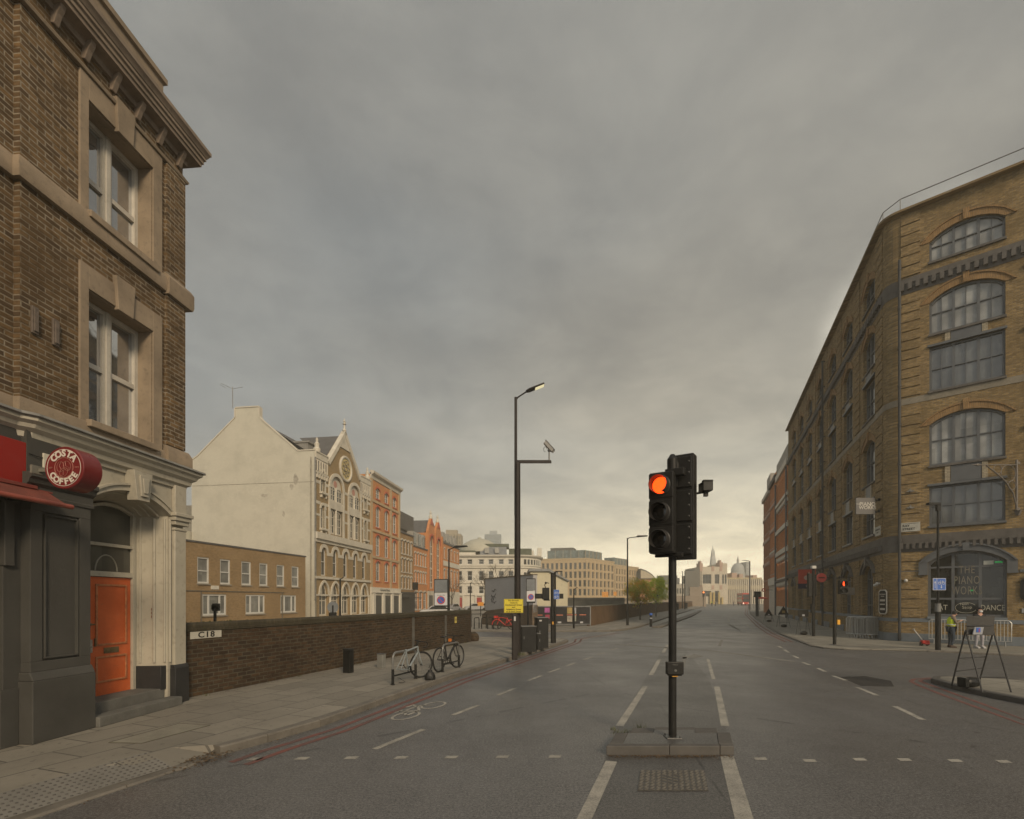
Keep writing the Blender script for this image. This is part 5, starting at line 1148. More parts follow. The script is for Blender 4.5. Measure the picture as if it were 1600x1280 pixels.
# orange gabled house
LC = (90.8-81.7)/cr_; B_red = brick('brick_red', (.62,.260,.095), (.52,.205,.078), (.35,.17,.1), bump=.4, stain=.2, dark=.8)
ops = []; 
for k in range(2):
    c = LC*(.27+.46*k); ops += [(c-1.1, c+1.1, 3.9, 12.6, 1.1)]
tg = thing('gabled_house', 'bright orange brick house with twin pointed gables at the end of the row', 'building', (rX(81.8)+.06, 81.8, 0), angle(.125)); ft = Fr(tg)
m = MB(); wall_sheet(m, 0, LC, 0, 12.8, ops, .3); body(m, LC, 10, 12.8)
for k in range(2):
    c = LC*(.27+.46*k); m.prism([(c-2.1, 12.8), (c+2.1, 12.8), (c+1.2, 14.4), (c, 15.7), (c-1.2, 14.4)], 'x', -.4, 0)
m.build('wall', B_red, ft, smooth=False)
for o_ in ops:
    window(ft, *o_[:4], -.25, (gs, gl_f), .16, rise=1.0, mul=((.5, .14),), tra=((.12, .2), (.25, .1), (.38, .30), (.52, .1), (.66, .30), (.8, .1)))
    m = MB(); arch_trim(m, o_[0], o_[1], o_[3]-1.1, 1.1, 'seg', .3, -.02, .10, 10); c = (o_[0]+o_[1])/2; m.prism([(c-.9, 14.4), (c+.9, 14.4), (c, 15.6)], 'x', 0, .08); m.build('arch_trim', paint('terracotta', (.40,.09,.045), .7), ft, smooth=False)
    m = MB(); m.lathe([(.35, 15.4), (.3, 15.8), (.12, 16.1), (.2, 16.3), (.05, 16.7), (0, 17)], (-.2, c, 0), 8); m.build('finial', gs, ft)
for y_ in (0, LC*.5-.35, LC-.7): band(ft, y_, y_+.7, 3.6, 13.2, .18, 'pilaster', MATS['brick_red'])
m = MB(); m.prism([(0, 12.8), (LC, 12.8), (LC/2, 15.5)], 'x', -9.5, -.5); m.build('roof', slate, ft, smooth=False)
m = MB(); m.box(-.02, .12, 0, LC, 0, 3.5); m.build('shopfront', gs, ft, smooth=False)
for k in range(3): m = MB(); m.box(.1, .14, .5+k*2.9, 2.6+k*2.9, .2, 2.8); m.build('shop_bay', MATS['shop_dark'], ft, smooth=False)
LD = (104-90.8)/cr_
td, fd_ = terrace('end_house', 'orange and cream house closing the left hand row', rX(90.9)+.06, 90.9, .125, LD, 12.2, 10, B_or, [(9.6, 11.4, 5, .9, .15, .3, .3), (4.4, 7.6, 5, 1.3, .2, .3, .3)], trim=gs)
band(fd_, 0, LD, 8.2, 9.1, .12, 'stone_band', wht); band(fd_, 0, LD, 0, 3.6, .10, 'ground_floor', wht)
m = MB(); m.add([(0,0,12.3), (0,LD,12.3), (-1.5,LD,14.8), (-1.5,0,14.8)], [[0,1,2,3]]); m.box(-9, -1.5, 0, LD, 12.2, 14.8); m.build('mansard_roof', slate, fd_, smooth=False)
for k in range(4): m = MB(); y_ = 1.2+k*3; m.box(-1.3, -.2, y_, y_+1.4, 12.7, 14.3); m.build('dormer', MATS['dormer_pale'], fd_, smooth=False)

# ------------------------------------------------------------------ white domed building, frontal, with a curved right wing
fz = lambda py, D: HZ-(py-937)/800*D
DD = 122.0; sx = DD/800
xl = (700-800)*sx; xr = (812-800)*sx
DW = thing('domed_building', 'large white classical building with a shallow dome roof at the end of the side street', 'building', (xl, DD, 0), -pi/2)
fw_ = Fr(DW); LW = xr-xl      # facade faces -y: local x -> world -y, local y -> world x
ops = []; wl_ = []
for px in (718, 734, 752, 767, 783, 798):
    y_ = (px-700)*sx
    for z0, z1, w in ((10.5, 11.7, .62), (6.6, 8.9, .6), (3.5, 5.3, .6)):
        ops.append((y_-w, y_+w, z0, z1)); wl_.append((y_-w, y_+w, z0, z1))
m = MB(); wall_sheet(m, 0, LW, 0, 12.6, ops, .3); body(m, LW, 16, 12.6); m.build('wall', wht, fw_, smooth=False)
for o_ in wl_: window(fw_, *o_, -.28, (pw_f, gl_f), .12, tra=(.5,))
# curved wing
cw = MB(); pts = [(LW+7.0*sin(t*pi/2/10)*1.0+.0, -7.5*(1-cos(t*pi/2/10))) for t in range(11)]
pts = [(0, LW)]+[( -9.0*(1-cos(t*pi/20)), LW+5.6*sin(t*pi/20)) for t in range(1, 11)]+[(-16, LW+5.6)]
for a, b in zip(pts, pts[1:]): cw.quad((*a, 0), (*b, 0), (*b, 12.6), (*a, 12.6))
cw.add([(*p, 12.6) for p in pts]+[(-16, LW, 12.6)], [list(range(len(pts)+1))]); cw.build('curved_wing', wht, fw_)
m = MB(); full = [(0, 0)]+pts
for z0, z1, o_ in ((12.2, 12.75, .5), (9.5, 9.75, .25), (5.9, 6.05, .15), (3.0, 3.2, .2), (10.05, 10.2, .15)):
    m.profile_run([(-.02, z0), (o_*.5, z0), (o_, (z0+z1)/2), (o_, z1), (-.02, z1+.02)], full)
m.build('cornice_band', paint('stucco_trim', (.46,.43,.36), .75, .1, 1, grime=.3), fw_, ang=25)
m = MB()
for k in range(7):
    a, b = pts[k+1 if k < 9 else 9][0:2], pts[k+2][0:2]; c_ = Vector(a).lerp(Vector(b), .5)
    for z0, z1 in ((10.5, 11.7), (6.6, 8.6)):
        d = (Vector(b)-Vector(a)).normalized(); n_ = Vector((d.y, -d.x)); p = c_-d*.3+n_*.03; q = c_+d*.3+n_*.03
        m.quad((*p, z0), (*q, z0), (*q, z1), (*p, z1))
m.build('wing_window', gl_f, fw_, smooth=False)
grn = paint('roof_green_band', (.075,.085,.055), .8, .3, 1.5)
ys0 = (752-700)*sx
m = MB(); m.box(-14, -1.0, 0, ys0-1.5, 12.6, 13.5); m.box(-14, -2.0, ys0, LW-.2, 12.6, 13.0); m.build('attic', wht, fw_, smooth=False)
m = MB(); m.add([(-1.4, (749-700)*sx, 12.9), (-1.4, (792-700)*sx, 12.9), (-3, (791-700)*sx, 15.0), (-3, (750-700)*sx, 15.0)], [[0,1,2,3]]); m.build('mansard_roof', paint('mansard_grey', (.16,.165,.165), .6), fw_, smooth=False)
for px in (760, 776): m = MB(); y_ = (px-700)*sx; m.box(-2.4, -1.2, y_-.5, y_+.5, 13.3, 14.6); m.build('dormer', MATS['dormer_pale'], fw_, smooth=False)
m = MB(); m.box(-10, -.9, -1.0, (742-700)*sx, 13.5, 13.9); m.box(-10, -2.9, (752-700)*sx, (795-700)*sx, 15.0, 15.7); m.box(-10, -3.5, (795-700)*sx, LW+3, 13.0, 14.6); m.build('hedge_parapet', grn, fw_, smooth=False)
m = MB(); cxd = (750-700)*sx; m.lathe([(5.0, 13.8), (4.9, 14.9), (4.4, 15.6), (3.6, 16.3), (2.4, 16.95), (1.2, 17.3), (.5, 17.4), (.45, 17.7), (0, 17.75)], (-7, cxd-2.2+1.6, 0), 32); m.build('dome', paint('dome_lead', (.38,.36,.28), .6, .08, .8), fw_)
m = MB()
for k in range(3): m.box(-7, -6, LW+.5+k*2.0, LW+1.6+k*2.0, 13.0+.0, 14.4+(.6 if k == 2 else 0))
m.build('chimney', wht, fw_, smooth=False)
redm = paint('red_door', (.30,.02,.02), .5)
for px in (718.5, 749): m = MB(); y_ = (px-700)*sx; m.box(-.1, .05, y_-.6, y_+.6, 0, 2.6); m.build('door', redm, fw_, smooth=False); m = MB(); m.box(-.05, .35, y_-1.0, y_-.62, 0, 3.0); m.box(-.05, .35, y_+.62, y_+1.0, 0, 3.0); m.box(-.05, .4, y_-1.1, y_+1.1, 3.0, 3.4); m.build('porch', wht, fw_, smooth=False)
# painted hoarding wall with brick plinth, and the cream shed beside it
def quadwall(name, label, cat, pts_px, z0, z1s, mat, th=.3, part='panel'):
    pass
HW = thing('hoarding_wall', 'blank grey painted wall with graffiti above a brown plinth by the side street', 'wall', (at(757, 985, 36).x, 40.5, 0), 0)
P = [Vector((at(755, 0, 41.0).x, 41.0)), Vector((at(833, 0, 33.6).x, 33.6))]; o0 = HW.location.xy
d = (P[1]-P[0]); Lh = d.length; HWf = Fr(HW, T((P[0]-o0).x, (P[0]-o0).y, 0, rz=math.atan2(d.y, d.x)-pi/2))
m = MB(); m.box(-.3, 0, .35, Lh, 1.25, 3.7); m.build('panel', paint('grey_wall_paint', (.34,.33,.32), .75, .06, .8, grime=.15), HWf, smooth=False)
m = MB(); m.prism([(-.1, 0), (Lh, 0), (Lh, 1.75), (1.0, 1.25), (-.1, .9)], 'x', -.35, .06); m.build('plinth', brick('brick_plinth', (.16,.115,.075), (.12,.09,.06), (.12,.10,.08), bump=.6, stain=.6), HWf, smooth=False)
m = MB(); m.box(-.32, .02, .3, .4, 1.2, 3.75); m.box(-.34, .03, .3, Lh, 3.7, 3.78); m.build('edge_post', paint('brown_pipe', (.12,.10,.07), .6), HWf, smooth=False)
m = MB(); rr = random.Random(11)
for r_ in range(4):
    z_ = 1.9+.28*r_; y_ = 1.5+rr.uniform(0, .3)
    m.tube([(.012, y_+k*.11, z_+rr.uniform(-.16, .16)) for k in range(9)], .016, 4)
m.build('graffiti', bk, HWf, smooth=False)
m = MB(); m.box(.065, .075, Lh-2.5, Lh-1.9, .35, 1.15); m.build('poster', paint('purple_poster', (.22,.12,.26), .7), HWf, smooth=False)
SH = thing('gabled_shed', 'low cream rendered shed wall with sloping grey roof behind the poster hoarding', 'building', (at(833, 0, 33.6).x, 41.2, 0), 0)
lx = lambda px, D=43: at(px, 0, D).x-SH.location.x
m = MB(); D_ = 1.8
m.prism([(lx(829), 0), (lx(887), 0), (lx(887), fz(908, 43)), (lx(858), fz(893, 43)), (lx(829), fz(893, 43))], 'y', D_, D_+6); m.build('wall', paint('shed_cream', (.52,.47,.33), .8, .06, .5), SH, smooth=False)
m = MB(); m.prism([(lx(826), fz(893, 43)), (lx(858), fz(893, 43)), (lx(889), fz(909, 43)), (lx(889), fz(907, 43)), (lx(858), fz(889, 43)), (lx(826), fz(889, 43))], 'y', D_-.2, D_+6.2); m.build('roof', paint('shed_roof', (.22,.22,.21), .6), SH, smooth=False)
# poster hoarding
PH = thing('poster_hoarding', 'black poster hoarding with small coloured bills along the far pavement', 'hoarding', (at(836, 0, 38.6).x, 38.6, .12), 0)
wd_ = at(922, 0, 38.6).x-at(836, 0, 38.6).x
m = MB(); m.box(0, wd_, 0, .08, .15, 1.42); m.build('board', paint('hoarding_black', (.022,.021,.022), .5, .2, 2), PH, smooth=False)
m = MB(); m.box(-.03, wd_+.03, -.03, .1, 1.42, 1.50); m.box(wd_-.02, wd_+.06, -.03, .1, 0, 1.42); m.box(-.03, wd_+.03, -.02, .1, .10, .15); m.build('frame', paint('frame_grey', (.16,.16,.155), .5), PH, smooth=False)
for x0, x1, z0, z1, c in ((.72,1.10,1.0,1.36,(.36,.08,.26)),(.76,1.10,.55,.84,(.30,.03,.06)),(1.22,1.38,.9,1.3,(.10,.20,.40)),(1.22,1.40,.2,.6,(.50,.40,.15)),(2.42,2.80,.92,1.38,(.34,.24,.08)),(2.42,2.80,.3,.75,(.28,.25,.20)),(2.90,3.10,.9,1.38,(.32,.32,.33)),(2.90,3.10,.35,.8,(.26,.27,.22)),(.15,.56,.78,.84,(.50,.16,.09)),(1.62,2.10,.78,.84,(.50,.16,.09)),(2.40,3.15,.80,.86,(.50,.16,.09)),(3.35,3.85,.80,.86,(.50,.16,.09)),(1.70,1.98,.2,.32,(.4,.4,.4)),(3.4,3.62,.2,.32,(.4,.4,.4))):
    m = MB(); m.box(x0, x1, -.012, 0, z0, z1); m.build('poster', paint('poster_%d_%d' % (int(x0*100), int(z0*100)), c, .6, .35, 9, bump=0), PH, smooth=False)
# long brown wall up the far pavement
WF = [(5.98, 38.6), (12.3, 54.6), (28.5, 93), (46, 133), (73, 200)]
FWt = thing('retaining_wall', 'long brown brick retaining wall behind the two young trees', 'wall', (5.98, 38.6, .12))
m = MB(); wpts = [(x-5.98, y-38.6) for x, y in WF]; m.profile_run([(0, 0), (0, 1.45), (-.35, 1.45), (-.35, 0)], wpts); m.build('wall', brick('brick_retaining', (.17,.10,.055), (.13,.08,.045), (.11,.085,.055), bump=.7, stain=.7, dark=.6), FWt, smooth=False)
m = MB(); m.profile_run([(.04, 1.45), (.04, 1.53), (-.39, 1.53), (-.39, 1.45)], wpts); m.build('coping', paint('coping_stone', (.12,.11,.08), .85, .3, 1.5, grime=.5), FWt, smooth=False)
B2 = thing('bridge_parapet', 'low weathered stone railway parapet in front of the beige offices', 'parapet', (at(887, 0, 60).x, 60, 0))
m = MB(); m.box(0, 6.6, 0, .5, 0, 2.0); m.box(.5, 8, 6, 6.6, 0, 2.35); m.build('parapet', paint('parapet_stone', (.13,.12,.095), .9, .3, .8, bump=.6, bs=8, grime=.5), B2, smooth=False)
m = MB(); m.box(-.1, 6.7, -.06, .56, 2.0, 2.1); m.build('coping', MATS['coping_stone'], B2, smooth=False)
# ------------------------------------------------------------------ beige modern offices, far left of centre
bg = paint('beige_stone', (.44,.325,.185), .75, .06, .3, bump=.1, grime=.1); bgd = paint('beige_frame', (.40,.31,.20), .75, .06, .3)  # second, slightly darker beige for window frames and glazing bars
gl_o = glass('glass_office', (.045,.05,.05), .1, .7, .3, 1.7); gl_top = glass('glass_rooftop', (.13,.17,.165), .2, .6, .2)
DM = 190.0
def office(name, label, Dc, pxc, pxl, pxr, ytop, ybase, nl, nr, storeys, glass_top=True):
    """corner at pxc; left face recedes to pxl, right face recedes to pxr"""
    c = Vector((at(pxc, 0, Dc).x, Dc)); t = thing(name, label, 'building', (*c, 0)); H_ = fz(ytop, Dc)
    for side in (0, 1):
        if side == 0:  n_ = Vector((-.28, -.96)).normalized(); u = Vector((.96, -.28)).normalized(); 
        else: n_ = Vector((.80, -.60)).normalized(); u = Vector((.60, .80)).normalized()
        # length so that the end meets the picture column
        q = ((pxl if side == 0 else pxr)-800)/800; s_ = -1 if side == 0 else 1
        L = (q*c.y-c.x)/(s_*u.x-q*s_*u.y); fr = Fr(t, Matrix.Rotation(math.atan2(n_.y, n_.x), 4, 'Z'))
        y0, y1 = (-L, 0) if side == 0 else (0, L); n = nl if side == 0 else nr; sh = (H_-.8-3.2)/storeys; ops = []
        for k in range(n):
            cy_ = y0+(y1-y0)*(k+.5)/n; w = (y1-y0)/n*.31
            for s in range(storeys): ops.append((cy_-w, cy_+w, 3.2+sh*s+.35, 3.2+sh*(s+1)-.35))
        g0 = [(y0+(y1-y0)*(k+.08)/(n//2), y0+(y1-y0)*(k+.92)/(n//2), .3, 2.7) for k in range(n//2)]
        m = MB(); wall_sheet(m, y0, y1, 0, H_, ops+g0, .45); m.build('wall', bg, fr, smooth=False)
        for o_ in ops: window(fr, *o_, -.4, (bgd, gl_o), .12, tra=())
        m = MB()
        for o_ in g0: m.quad((-.4, o_[0], o_[2]), (-.4, o_[1], o_[2]), (-.4, o_[1], o_[3]), (-.4, o_[0], o_[3]))
        m.build('ground_floor_glazing', gl_o, fr, smooth=False)
        band(fr, y0, y1, H_, H_+.5, .15, 'parapet', bg)
        if glass_top: 
            ya, yb = (y0+4, y1-1.5) if side == 0 else (y0+1.5, y1-(y1-y0)*.35)
            m = MB(); m.box(-6, -1.5, ya, yb, H_, H_+3.6); m.build('rooftop_glazing', gl_top, fr, smooth=False)
            m = MB(); yy = ya
            while yy < yb: m.box(-1.5, -1.35, yy, yy+.12, H_, H_+3.7); yy += 3
            m.build('glazing_bars', bgd, fr, smooth=False)
            if side == 0 and nl > 5: m = MB(); m.box(-14, -7, ya, ya+9, H_+3.4, H_+5.2); m.build('plant_room', slate, fr, smooth=False)
    return t
office('modern_offices', 'beige stone grid office block with green glass top storey', DM, 917, 838, 960, 874, 944, 11, 7, 4)
office('rear_offices', 'further beige office wing half hidden behind a lamp post', 215, 962, 945, 998, 884, 944, 2, 9, 4)
# corner bay glass of the first block is wider: vertical glazed strip
mo = thing('curved_roof_building', 'curved roofed orange brick block behind the green tree', 'building', (at(1000, 0, 230).x, 230, 0))
m = MB(); m.box(0, 7, 0, 14, 0, 11.5); m.build('wall', B_or, mo, smooth=False)
m = MB(); m.prism([(0, 11.5), (7, 11.5), (5, 13.6), (2.5, 15.2), (0, 16.0)], 'y', -1, 14); m.build('roof', slate, mo, smooth=False)
m = MB(); m.prism([(0, 11.6), (6.6, 11.6), (4.7, 13.2), (2.4, 14.6), (0, 15.3)], 'y', -1.4, -1); m.build('gable_end', paint('gable_cream', (.42,.36,.25), .7), mo, smooth=False)
def block(name, label, pxl, pxr, ytop, D, mat, rows=0, cols=0, dep=12, roof=None, extra=None, cat='building', base=0):
    x0, x1 = at(pxl, 0, D).x, at(pxr, 0, D).x; t = thing(name, label, cat, (x0, D, base)); fr = Fr(t, Matrix.Rotation(-pi/2, 4, 'Z')); L = x1-x0; H_ = fz(ytop, D)-base; ops = []
    if rows:
        for r_ in range(rows):
            for c in range(cols): w = L/cols*.28; cy_ = L*(c+.5)/cols; sh = (H_-1)/rows; ops.append((cy_-w, cy_+w, .6+sh*r_, .6+sh*r_+sh*.62))
    m = MB(); wall_sheet(m, 0, L, 0, H_, ops, .4); body(m, L, dep, H_); m.build('wall', mat, fr, smooth=False)
    if ops:
        m = MB()
        for o_ in ops: m.quad((-.38, o_[0], o_[2]), (-.38, o_[1], o_[2]), (-.38, o_[1], o_[3]), (-.38, o_[0], o_[3]))
        if rows*cols > 40: m.build('window_glazing', gl_f, fr, smooth=False)
        else:
            for o_ in ops: m = MB(); m.quad((-.38, o_[0], o_[2]), (-.38, o_[1], o_[2]), (-.38, o_[1], o_[3]), (-.38, o_[0], o_[3])); m.build('window', gl_f, fr, smooth=False)
    if roof: m = MB(); m.box(-dep*.8, -.5, L*.1, L*.9, H_, H_+roof); m.build('roof_storey', slate, fr, smooth=False)
    return t, fr, L, H_
conc = paint('concrete_tower', (.26,.215,.15), .85, .1, .05); brown = paint('brown_block', (.26,.21,.16), .8, .15, .1)
t_, fr, L, H_ = block('concrete_tower', 'distant brown concrete residential tower with saw toothed balconies', 692, 720, 834, 320, conc, 14, 6, 14)
m = MB()
for k in range(6): m.box(0, 1.6, L*k/6+.3, L*(k+.55)/6, 14, H_-.3)
m.build('balcony_stack', conc, fr, smooth=False)
m = MB(); m.box(-6, -1, L*.15, L*.8, H_, H_+2.5); m.build('plant_room', conc, fr, smooth=False)
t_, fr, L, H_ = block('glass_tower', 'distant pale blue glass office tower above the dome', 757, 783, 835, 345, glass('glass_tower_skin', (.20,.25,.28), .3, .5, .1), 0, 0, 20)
m = MB()
for k in range(8): m.box(0, .25, L*k/8, L*k/8+.3, 0, H_)
for k in range(22): m.box(0, .2, 0, L, H_*k/22, H_*k/22+.4)
m.box(-6, -1, L*.3, L*.75, H_, H_+2.5); m.build('mullions', paint('tower_mullion', (.28,.31,.33), .5), fr, smooth=False)
# far centre: low blocks
block('far_block', 'dark flat roofed far block right of the autumn trees', 1031, 1062, 903, 300, paint('far_dark', (.10,.10,.10), .7), 2, 8, 12, 1.5)
block('far_terrace', 'long pale low terrace far behind the traffic light pole', 1040, 1078, 913, 280, paint('far_pale', (.40,.36,.29), .8), 2, 9, 12)
block('far_white_house', 'white four storey house far away left of the stone market building', 1074, 1095, 911, 285, paint('far_white', (.50,.47,.40), .8), 3, 7, 12, 2.5)
block('far_brick_block', 'hazy reddish block with flat roof behind the white house', 1075, 1092, 899, 330, paint('far_red', (.30,.20,.15), .8), 3, 5, 12)
rl = thing('ramp_parapet', 'grey bridge parapet curving at the far left kerb', 'parapet', (at(1050, 0, 150).x, 150, 0))
m = MB(); m.box(0, 10, 0, .5, 0, 3.2); m.prism([(-14, 0), (0, 0), (0, 3.2), (-14, 1.4)], 'y', 0, .5); m.box(8, 12, 8, 9, 0, 6); m.build('wall', brown, rl, smooth=False)
# stone market hall at the bend (banded, with end pavilions)
st = paint('market_stone', (.52,.46,.36), .8, .08, .2, grime=.15); stp = paint('market_pink', (.44,.30,.23), .8, .1, .3); D_ = 232.0  # market stone lightened so its colour carries part of the hazy glow
MH = thing('market_hall', 'pale banded stone hall with pink corner blocks and tall pilasters closing the street', 'building', (at(1094, 0, D_).x, D_, 0)); fm = Fr(MH, Matrix.Rotation(-pi/2, 4, 'Z')); k_ = D_/800
px2y = lambda px: (px-1094)*k_; 
L2 = px2y(1128); ops = [(px2y(1098), px2y(1111.5), 9.3, 13.5), (px2y(1117), px2y(1124), 9.3, 13.5), (px2y(1098), px2y(1111.5), 3.5, 6), (px2y(1117), px2y(1124), 1, 6)]
m = MB(); wall_sheet(m, 0, L2, 0, 17.0, ops, .6); body(m, L2, 20, 17.0); m.build('wall', st, fm, smooth=False)
for o_ in ops: window(fm, *o_[:4], -.55, (paint('bronze_frame', (.12,.11,.10), .5), gl_f), .2, mul=(.33, .67), tra=(.5,), bw=.2)
m = MB()
for px in (1093.5, 1111.8, 1124.5):
    for z0, z1 in ((15.0, 17.2), (6.7, 8.6)): m.box(-.1, .15, px2y(px), px2y(px+4), z0, z1)
m.build('pink_block', stp, fm, smooth=False)
for px, h in ((1093, 1.6), (1124, 2.0)): m = MB(); m.box(-4, .2, px2y(px), px2y(px+5), 17.0, 17.0+h); m.box(-3.2, -.5, px2y(px)+.4, px2y(px+5)-.4, 17+h, 17+h+1); m.build('corner_block', stp, fm, smooth=False)
m = MB(); m.box(-18, -.5, px2y(1128), px2y(1137), 0, 17.3); m.box(-18, -.4, px2y(1129), px2y(1137), 17.3, 18.6); m.build('pavilion', st, fm, smooth=False)
for px in (1129.5, 1133.5): m = MB(); m.box(-.5, -.3, px2y(px), px2y(px+2), 9.3, 13.5); m.build('pavilion_window', gl_f, fm, smooth=False)
# long pilastered wing receding behind to the right
wing = Fr(MH, T(-2.5, px2y(1128)*0, 0)); y0, y1 = px2y(1128), px2y(1200); n = 22
fm2 = Fr(MH, Matrix.Rotation(-pi/2, 4, 'Z') @ T(-6, 0, 0)); 
m = MB(); m.box(-14, 0, y0, y1, 0, 11.6); m.build('wing_wall', st, fm2, smooth=False)
m = MB(); m.box(-14, .3, y0, y1, 7.0, 8.6); m.box(-14, .35, y0, y1, 11.6, 12.3); m.build('wing_cornice', paint('market_gold', (.46,.38,.22), .8), fm2, smooth=False)
for i in range(n):
    yy = y0+(y1-y0)*(i+.5)/n
    m = MB(); m.box(.01, .06, yy-.45, yy+.45, .4, 6.6); m.build('wing_window', gl_f, fm2, smooth=False)
    m = MB(); m.box(.01, .06, yy-.4, yy+.4, 8.9, 11.2); m.build('wing_window', gl_f, fm2, smooth=False)
    m = MB(); m.box(0, .5, yy+.48, yy+1.0, 0, 11.5); m.build('wing_pilaster', st, fm2, smooth=False)
for px, w, h in ((1152, 8, 2.2), (1164, 6, 1.6), (1186, 6, 1.2)): m = MB(); m.box(-8, .3, px2y(px), px2y(px+w), 12.3, 12.3+h); m.build('roof_turret', stp, fm2, smooth=False)
yl = paint('yellow_gate', (.46,.34,.12), .7)
for px in (1108, 1113, 1121, 1126): m = MB(); m.box(.5, 1.2, px2y(px), px2y(px)+.7, 0, 5.4 if px != 1126 else 3.2); m.build('entrance_post', yl, fm, smooth=False)
# landmarks in the haze, with pale colours that paint in part of it
SD = 400.0
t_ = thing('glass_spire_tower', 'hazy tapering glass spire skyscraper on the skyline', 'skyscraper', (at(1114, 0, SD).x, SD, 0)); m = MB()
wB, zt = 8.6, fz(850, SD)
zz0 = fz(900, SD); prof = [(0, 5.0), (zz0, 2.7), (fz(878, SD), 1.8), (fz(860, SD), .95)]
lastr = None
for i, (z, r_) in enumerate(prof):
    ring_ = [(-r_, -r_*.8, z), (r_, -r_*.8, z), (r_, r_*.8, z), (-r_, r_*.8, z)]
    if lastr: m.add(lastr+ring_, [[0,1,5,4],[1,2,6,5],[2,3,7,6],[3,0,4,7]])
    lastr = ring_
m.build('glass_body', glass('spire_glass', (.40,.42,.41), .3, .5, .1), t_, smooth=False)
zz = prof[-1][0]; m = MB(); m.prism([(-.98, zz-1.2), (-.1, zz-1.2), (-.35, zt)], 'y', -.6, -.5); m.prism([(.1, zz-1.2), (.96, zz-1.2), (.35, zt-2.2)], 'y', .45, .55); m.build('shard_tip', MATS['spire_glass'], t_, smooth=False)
CD = 380.0; kk = CD/800
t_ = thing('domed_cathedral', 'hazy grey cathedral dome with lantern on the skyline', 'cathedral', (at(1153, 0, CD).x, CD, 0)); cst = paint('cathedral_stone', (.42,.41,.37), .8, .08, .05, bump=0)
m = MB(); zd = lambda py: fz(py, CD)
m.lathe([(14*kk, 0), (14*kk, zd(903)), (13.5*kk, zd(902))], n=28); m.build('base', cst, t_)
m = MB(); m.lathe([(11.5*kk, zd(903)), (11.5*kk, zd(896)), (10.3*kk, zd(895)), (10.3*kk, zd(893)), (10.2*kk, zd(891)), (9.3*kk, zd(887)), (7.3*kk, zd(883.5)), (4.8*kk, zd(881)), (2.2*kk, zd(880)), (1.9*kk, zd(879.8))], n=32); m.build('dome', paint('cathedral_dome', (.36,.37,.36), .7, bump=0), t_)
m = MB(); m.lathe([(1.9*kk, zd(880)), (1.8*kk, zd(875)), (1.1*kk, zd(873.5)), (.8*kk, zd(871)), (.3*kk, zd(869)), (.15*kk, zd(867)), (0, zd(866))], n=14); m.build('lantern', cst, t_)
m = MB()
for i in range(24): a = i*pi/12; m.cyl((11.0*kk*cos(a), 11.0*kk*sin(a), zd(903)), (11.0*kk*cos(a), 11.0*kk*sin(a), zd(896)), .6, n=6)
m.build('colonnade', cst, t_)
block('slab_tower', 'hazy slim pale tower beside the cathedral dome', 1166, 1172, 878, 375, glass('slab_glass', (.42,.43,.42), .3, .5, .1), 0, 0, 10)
# ------------------------------------------------------------------ buildings beyond the warehouse on the right
def right_block(name, label, px0, px1, H_, wallm, rows, n, trim=None, ground=None, rev=.22, sawtooth=False, z0g=4.2):
    D0 = 8.8/((px0-800)/800-.386); D1 = 8.8/((px1-800)/800-.386); u = Vector((.36, .933)); a = Vector((.386*D0+8.8, D0)); L = (D1-D0)/.933
    t = thing(name, label, 'building', (*a, .06), rz_of(nF)); fr = Fr(t); ops = []
    for z0, z1, w, r_ in rows:
        for k in range(n): c = -L*(k+.5)/n; ops.append((c-w*L/n/2, c+w*L/n/2, z0, z1, r_))
    m = MB(); wall_sheet(m, -L, 0, 0, H_, ops, rev); m.quad((0,-L,0), (-9,-L,0), (-9,-L,H_), (0,-L,H_)); m.quad((0,0,0), (-9,0,0), (-9,0,H_), (0,0,H_)); m.quad((0,0,H_), (-9,0,H_), (-9,-L,H_), (0,-L,H_)); m.build('wall', wallm, fr, smooth=False)
    for o_ in ops: window(fr, *o_[:4], -rev+.02, (pw_f, gl_f), .09, rise=o_[4], tra=(.5,))
    if trim:
        for o_ in ops:
            m = MB()
            if o_[4]: arch_trim(m, o_[0], o_[1], o_[3]-o_[4], o_[4], 'seg', .3, -.02, .12, 8)
            m.box(-.02, .06, o_[0]-.05, o_[1]+.05, o_[2]-.15, o_[2]); m.build('window_trim', trim, fr, smooth=False)
    return t, fr, L
t_, fr, L = right_block('arcaded_brick_building', 'orange brick building with rows of pale arches beyond the warehouse', 1231.5, 1214, 17.8, B_red, [(4.7, 7.0, .62, .6), (8.2, 10.0, .62, 0), (11.0, 13.4, .62, .6), (14.4, 16.6, .5, 0), (1.2, 3.9, .66, .7)], 8, trim=wht)
for z_, t__ in ((4.2, .25), (7.5, .5), (10.3, .45), (13.8, .35), (17.3, .7)): band(fr, -L, 0, z_, z_+t__, .22, 'cornice_band', wht if z_ > 5 else gtrim)
band(fr, -L, 0, 0, 1.1, .1, 'plinth', wht)
m = MB(); m.box(-3, .05, -L, 0, 17.8, 19.5); m.build('attic', paint('attic_grey', (.30,.28,.24), .7), fr, smooth=False)
for y_ in (-L+.1, -.15): m = MB(); m.cyl((.2, y_, 0), (.2, y_, 17), .1, n=8); m.build('down_pipe', gp, fr)
t_, fr, L = right_block('plain_brick_building', 'orange brick building with a cream shopfront further down the right side', 1213.5, 1203.5, 19.0, B_red, [(5.6, 8.2, .4, .3), (9.2, 11.6, .4, .3), (12.6, 15.0, .4, .3), (15.9, 17.6, .4, 0)], 6, trim=stp)
band(fr, -L, 0, 17.9, 18.5, .3, 'cornice', gtrim); band(fr, -L, 0, 4.0, 5.0, .3, 'fascia', wht); band(fr, -L, 0, 8.5, 8.75, .12, 'string_band', wht)
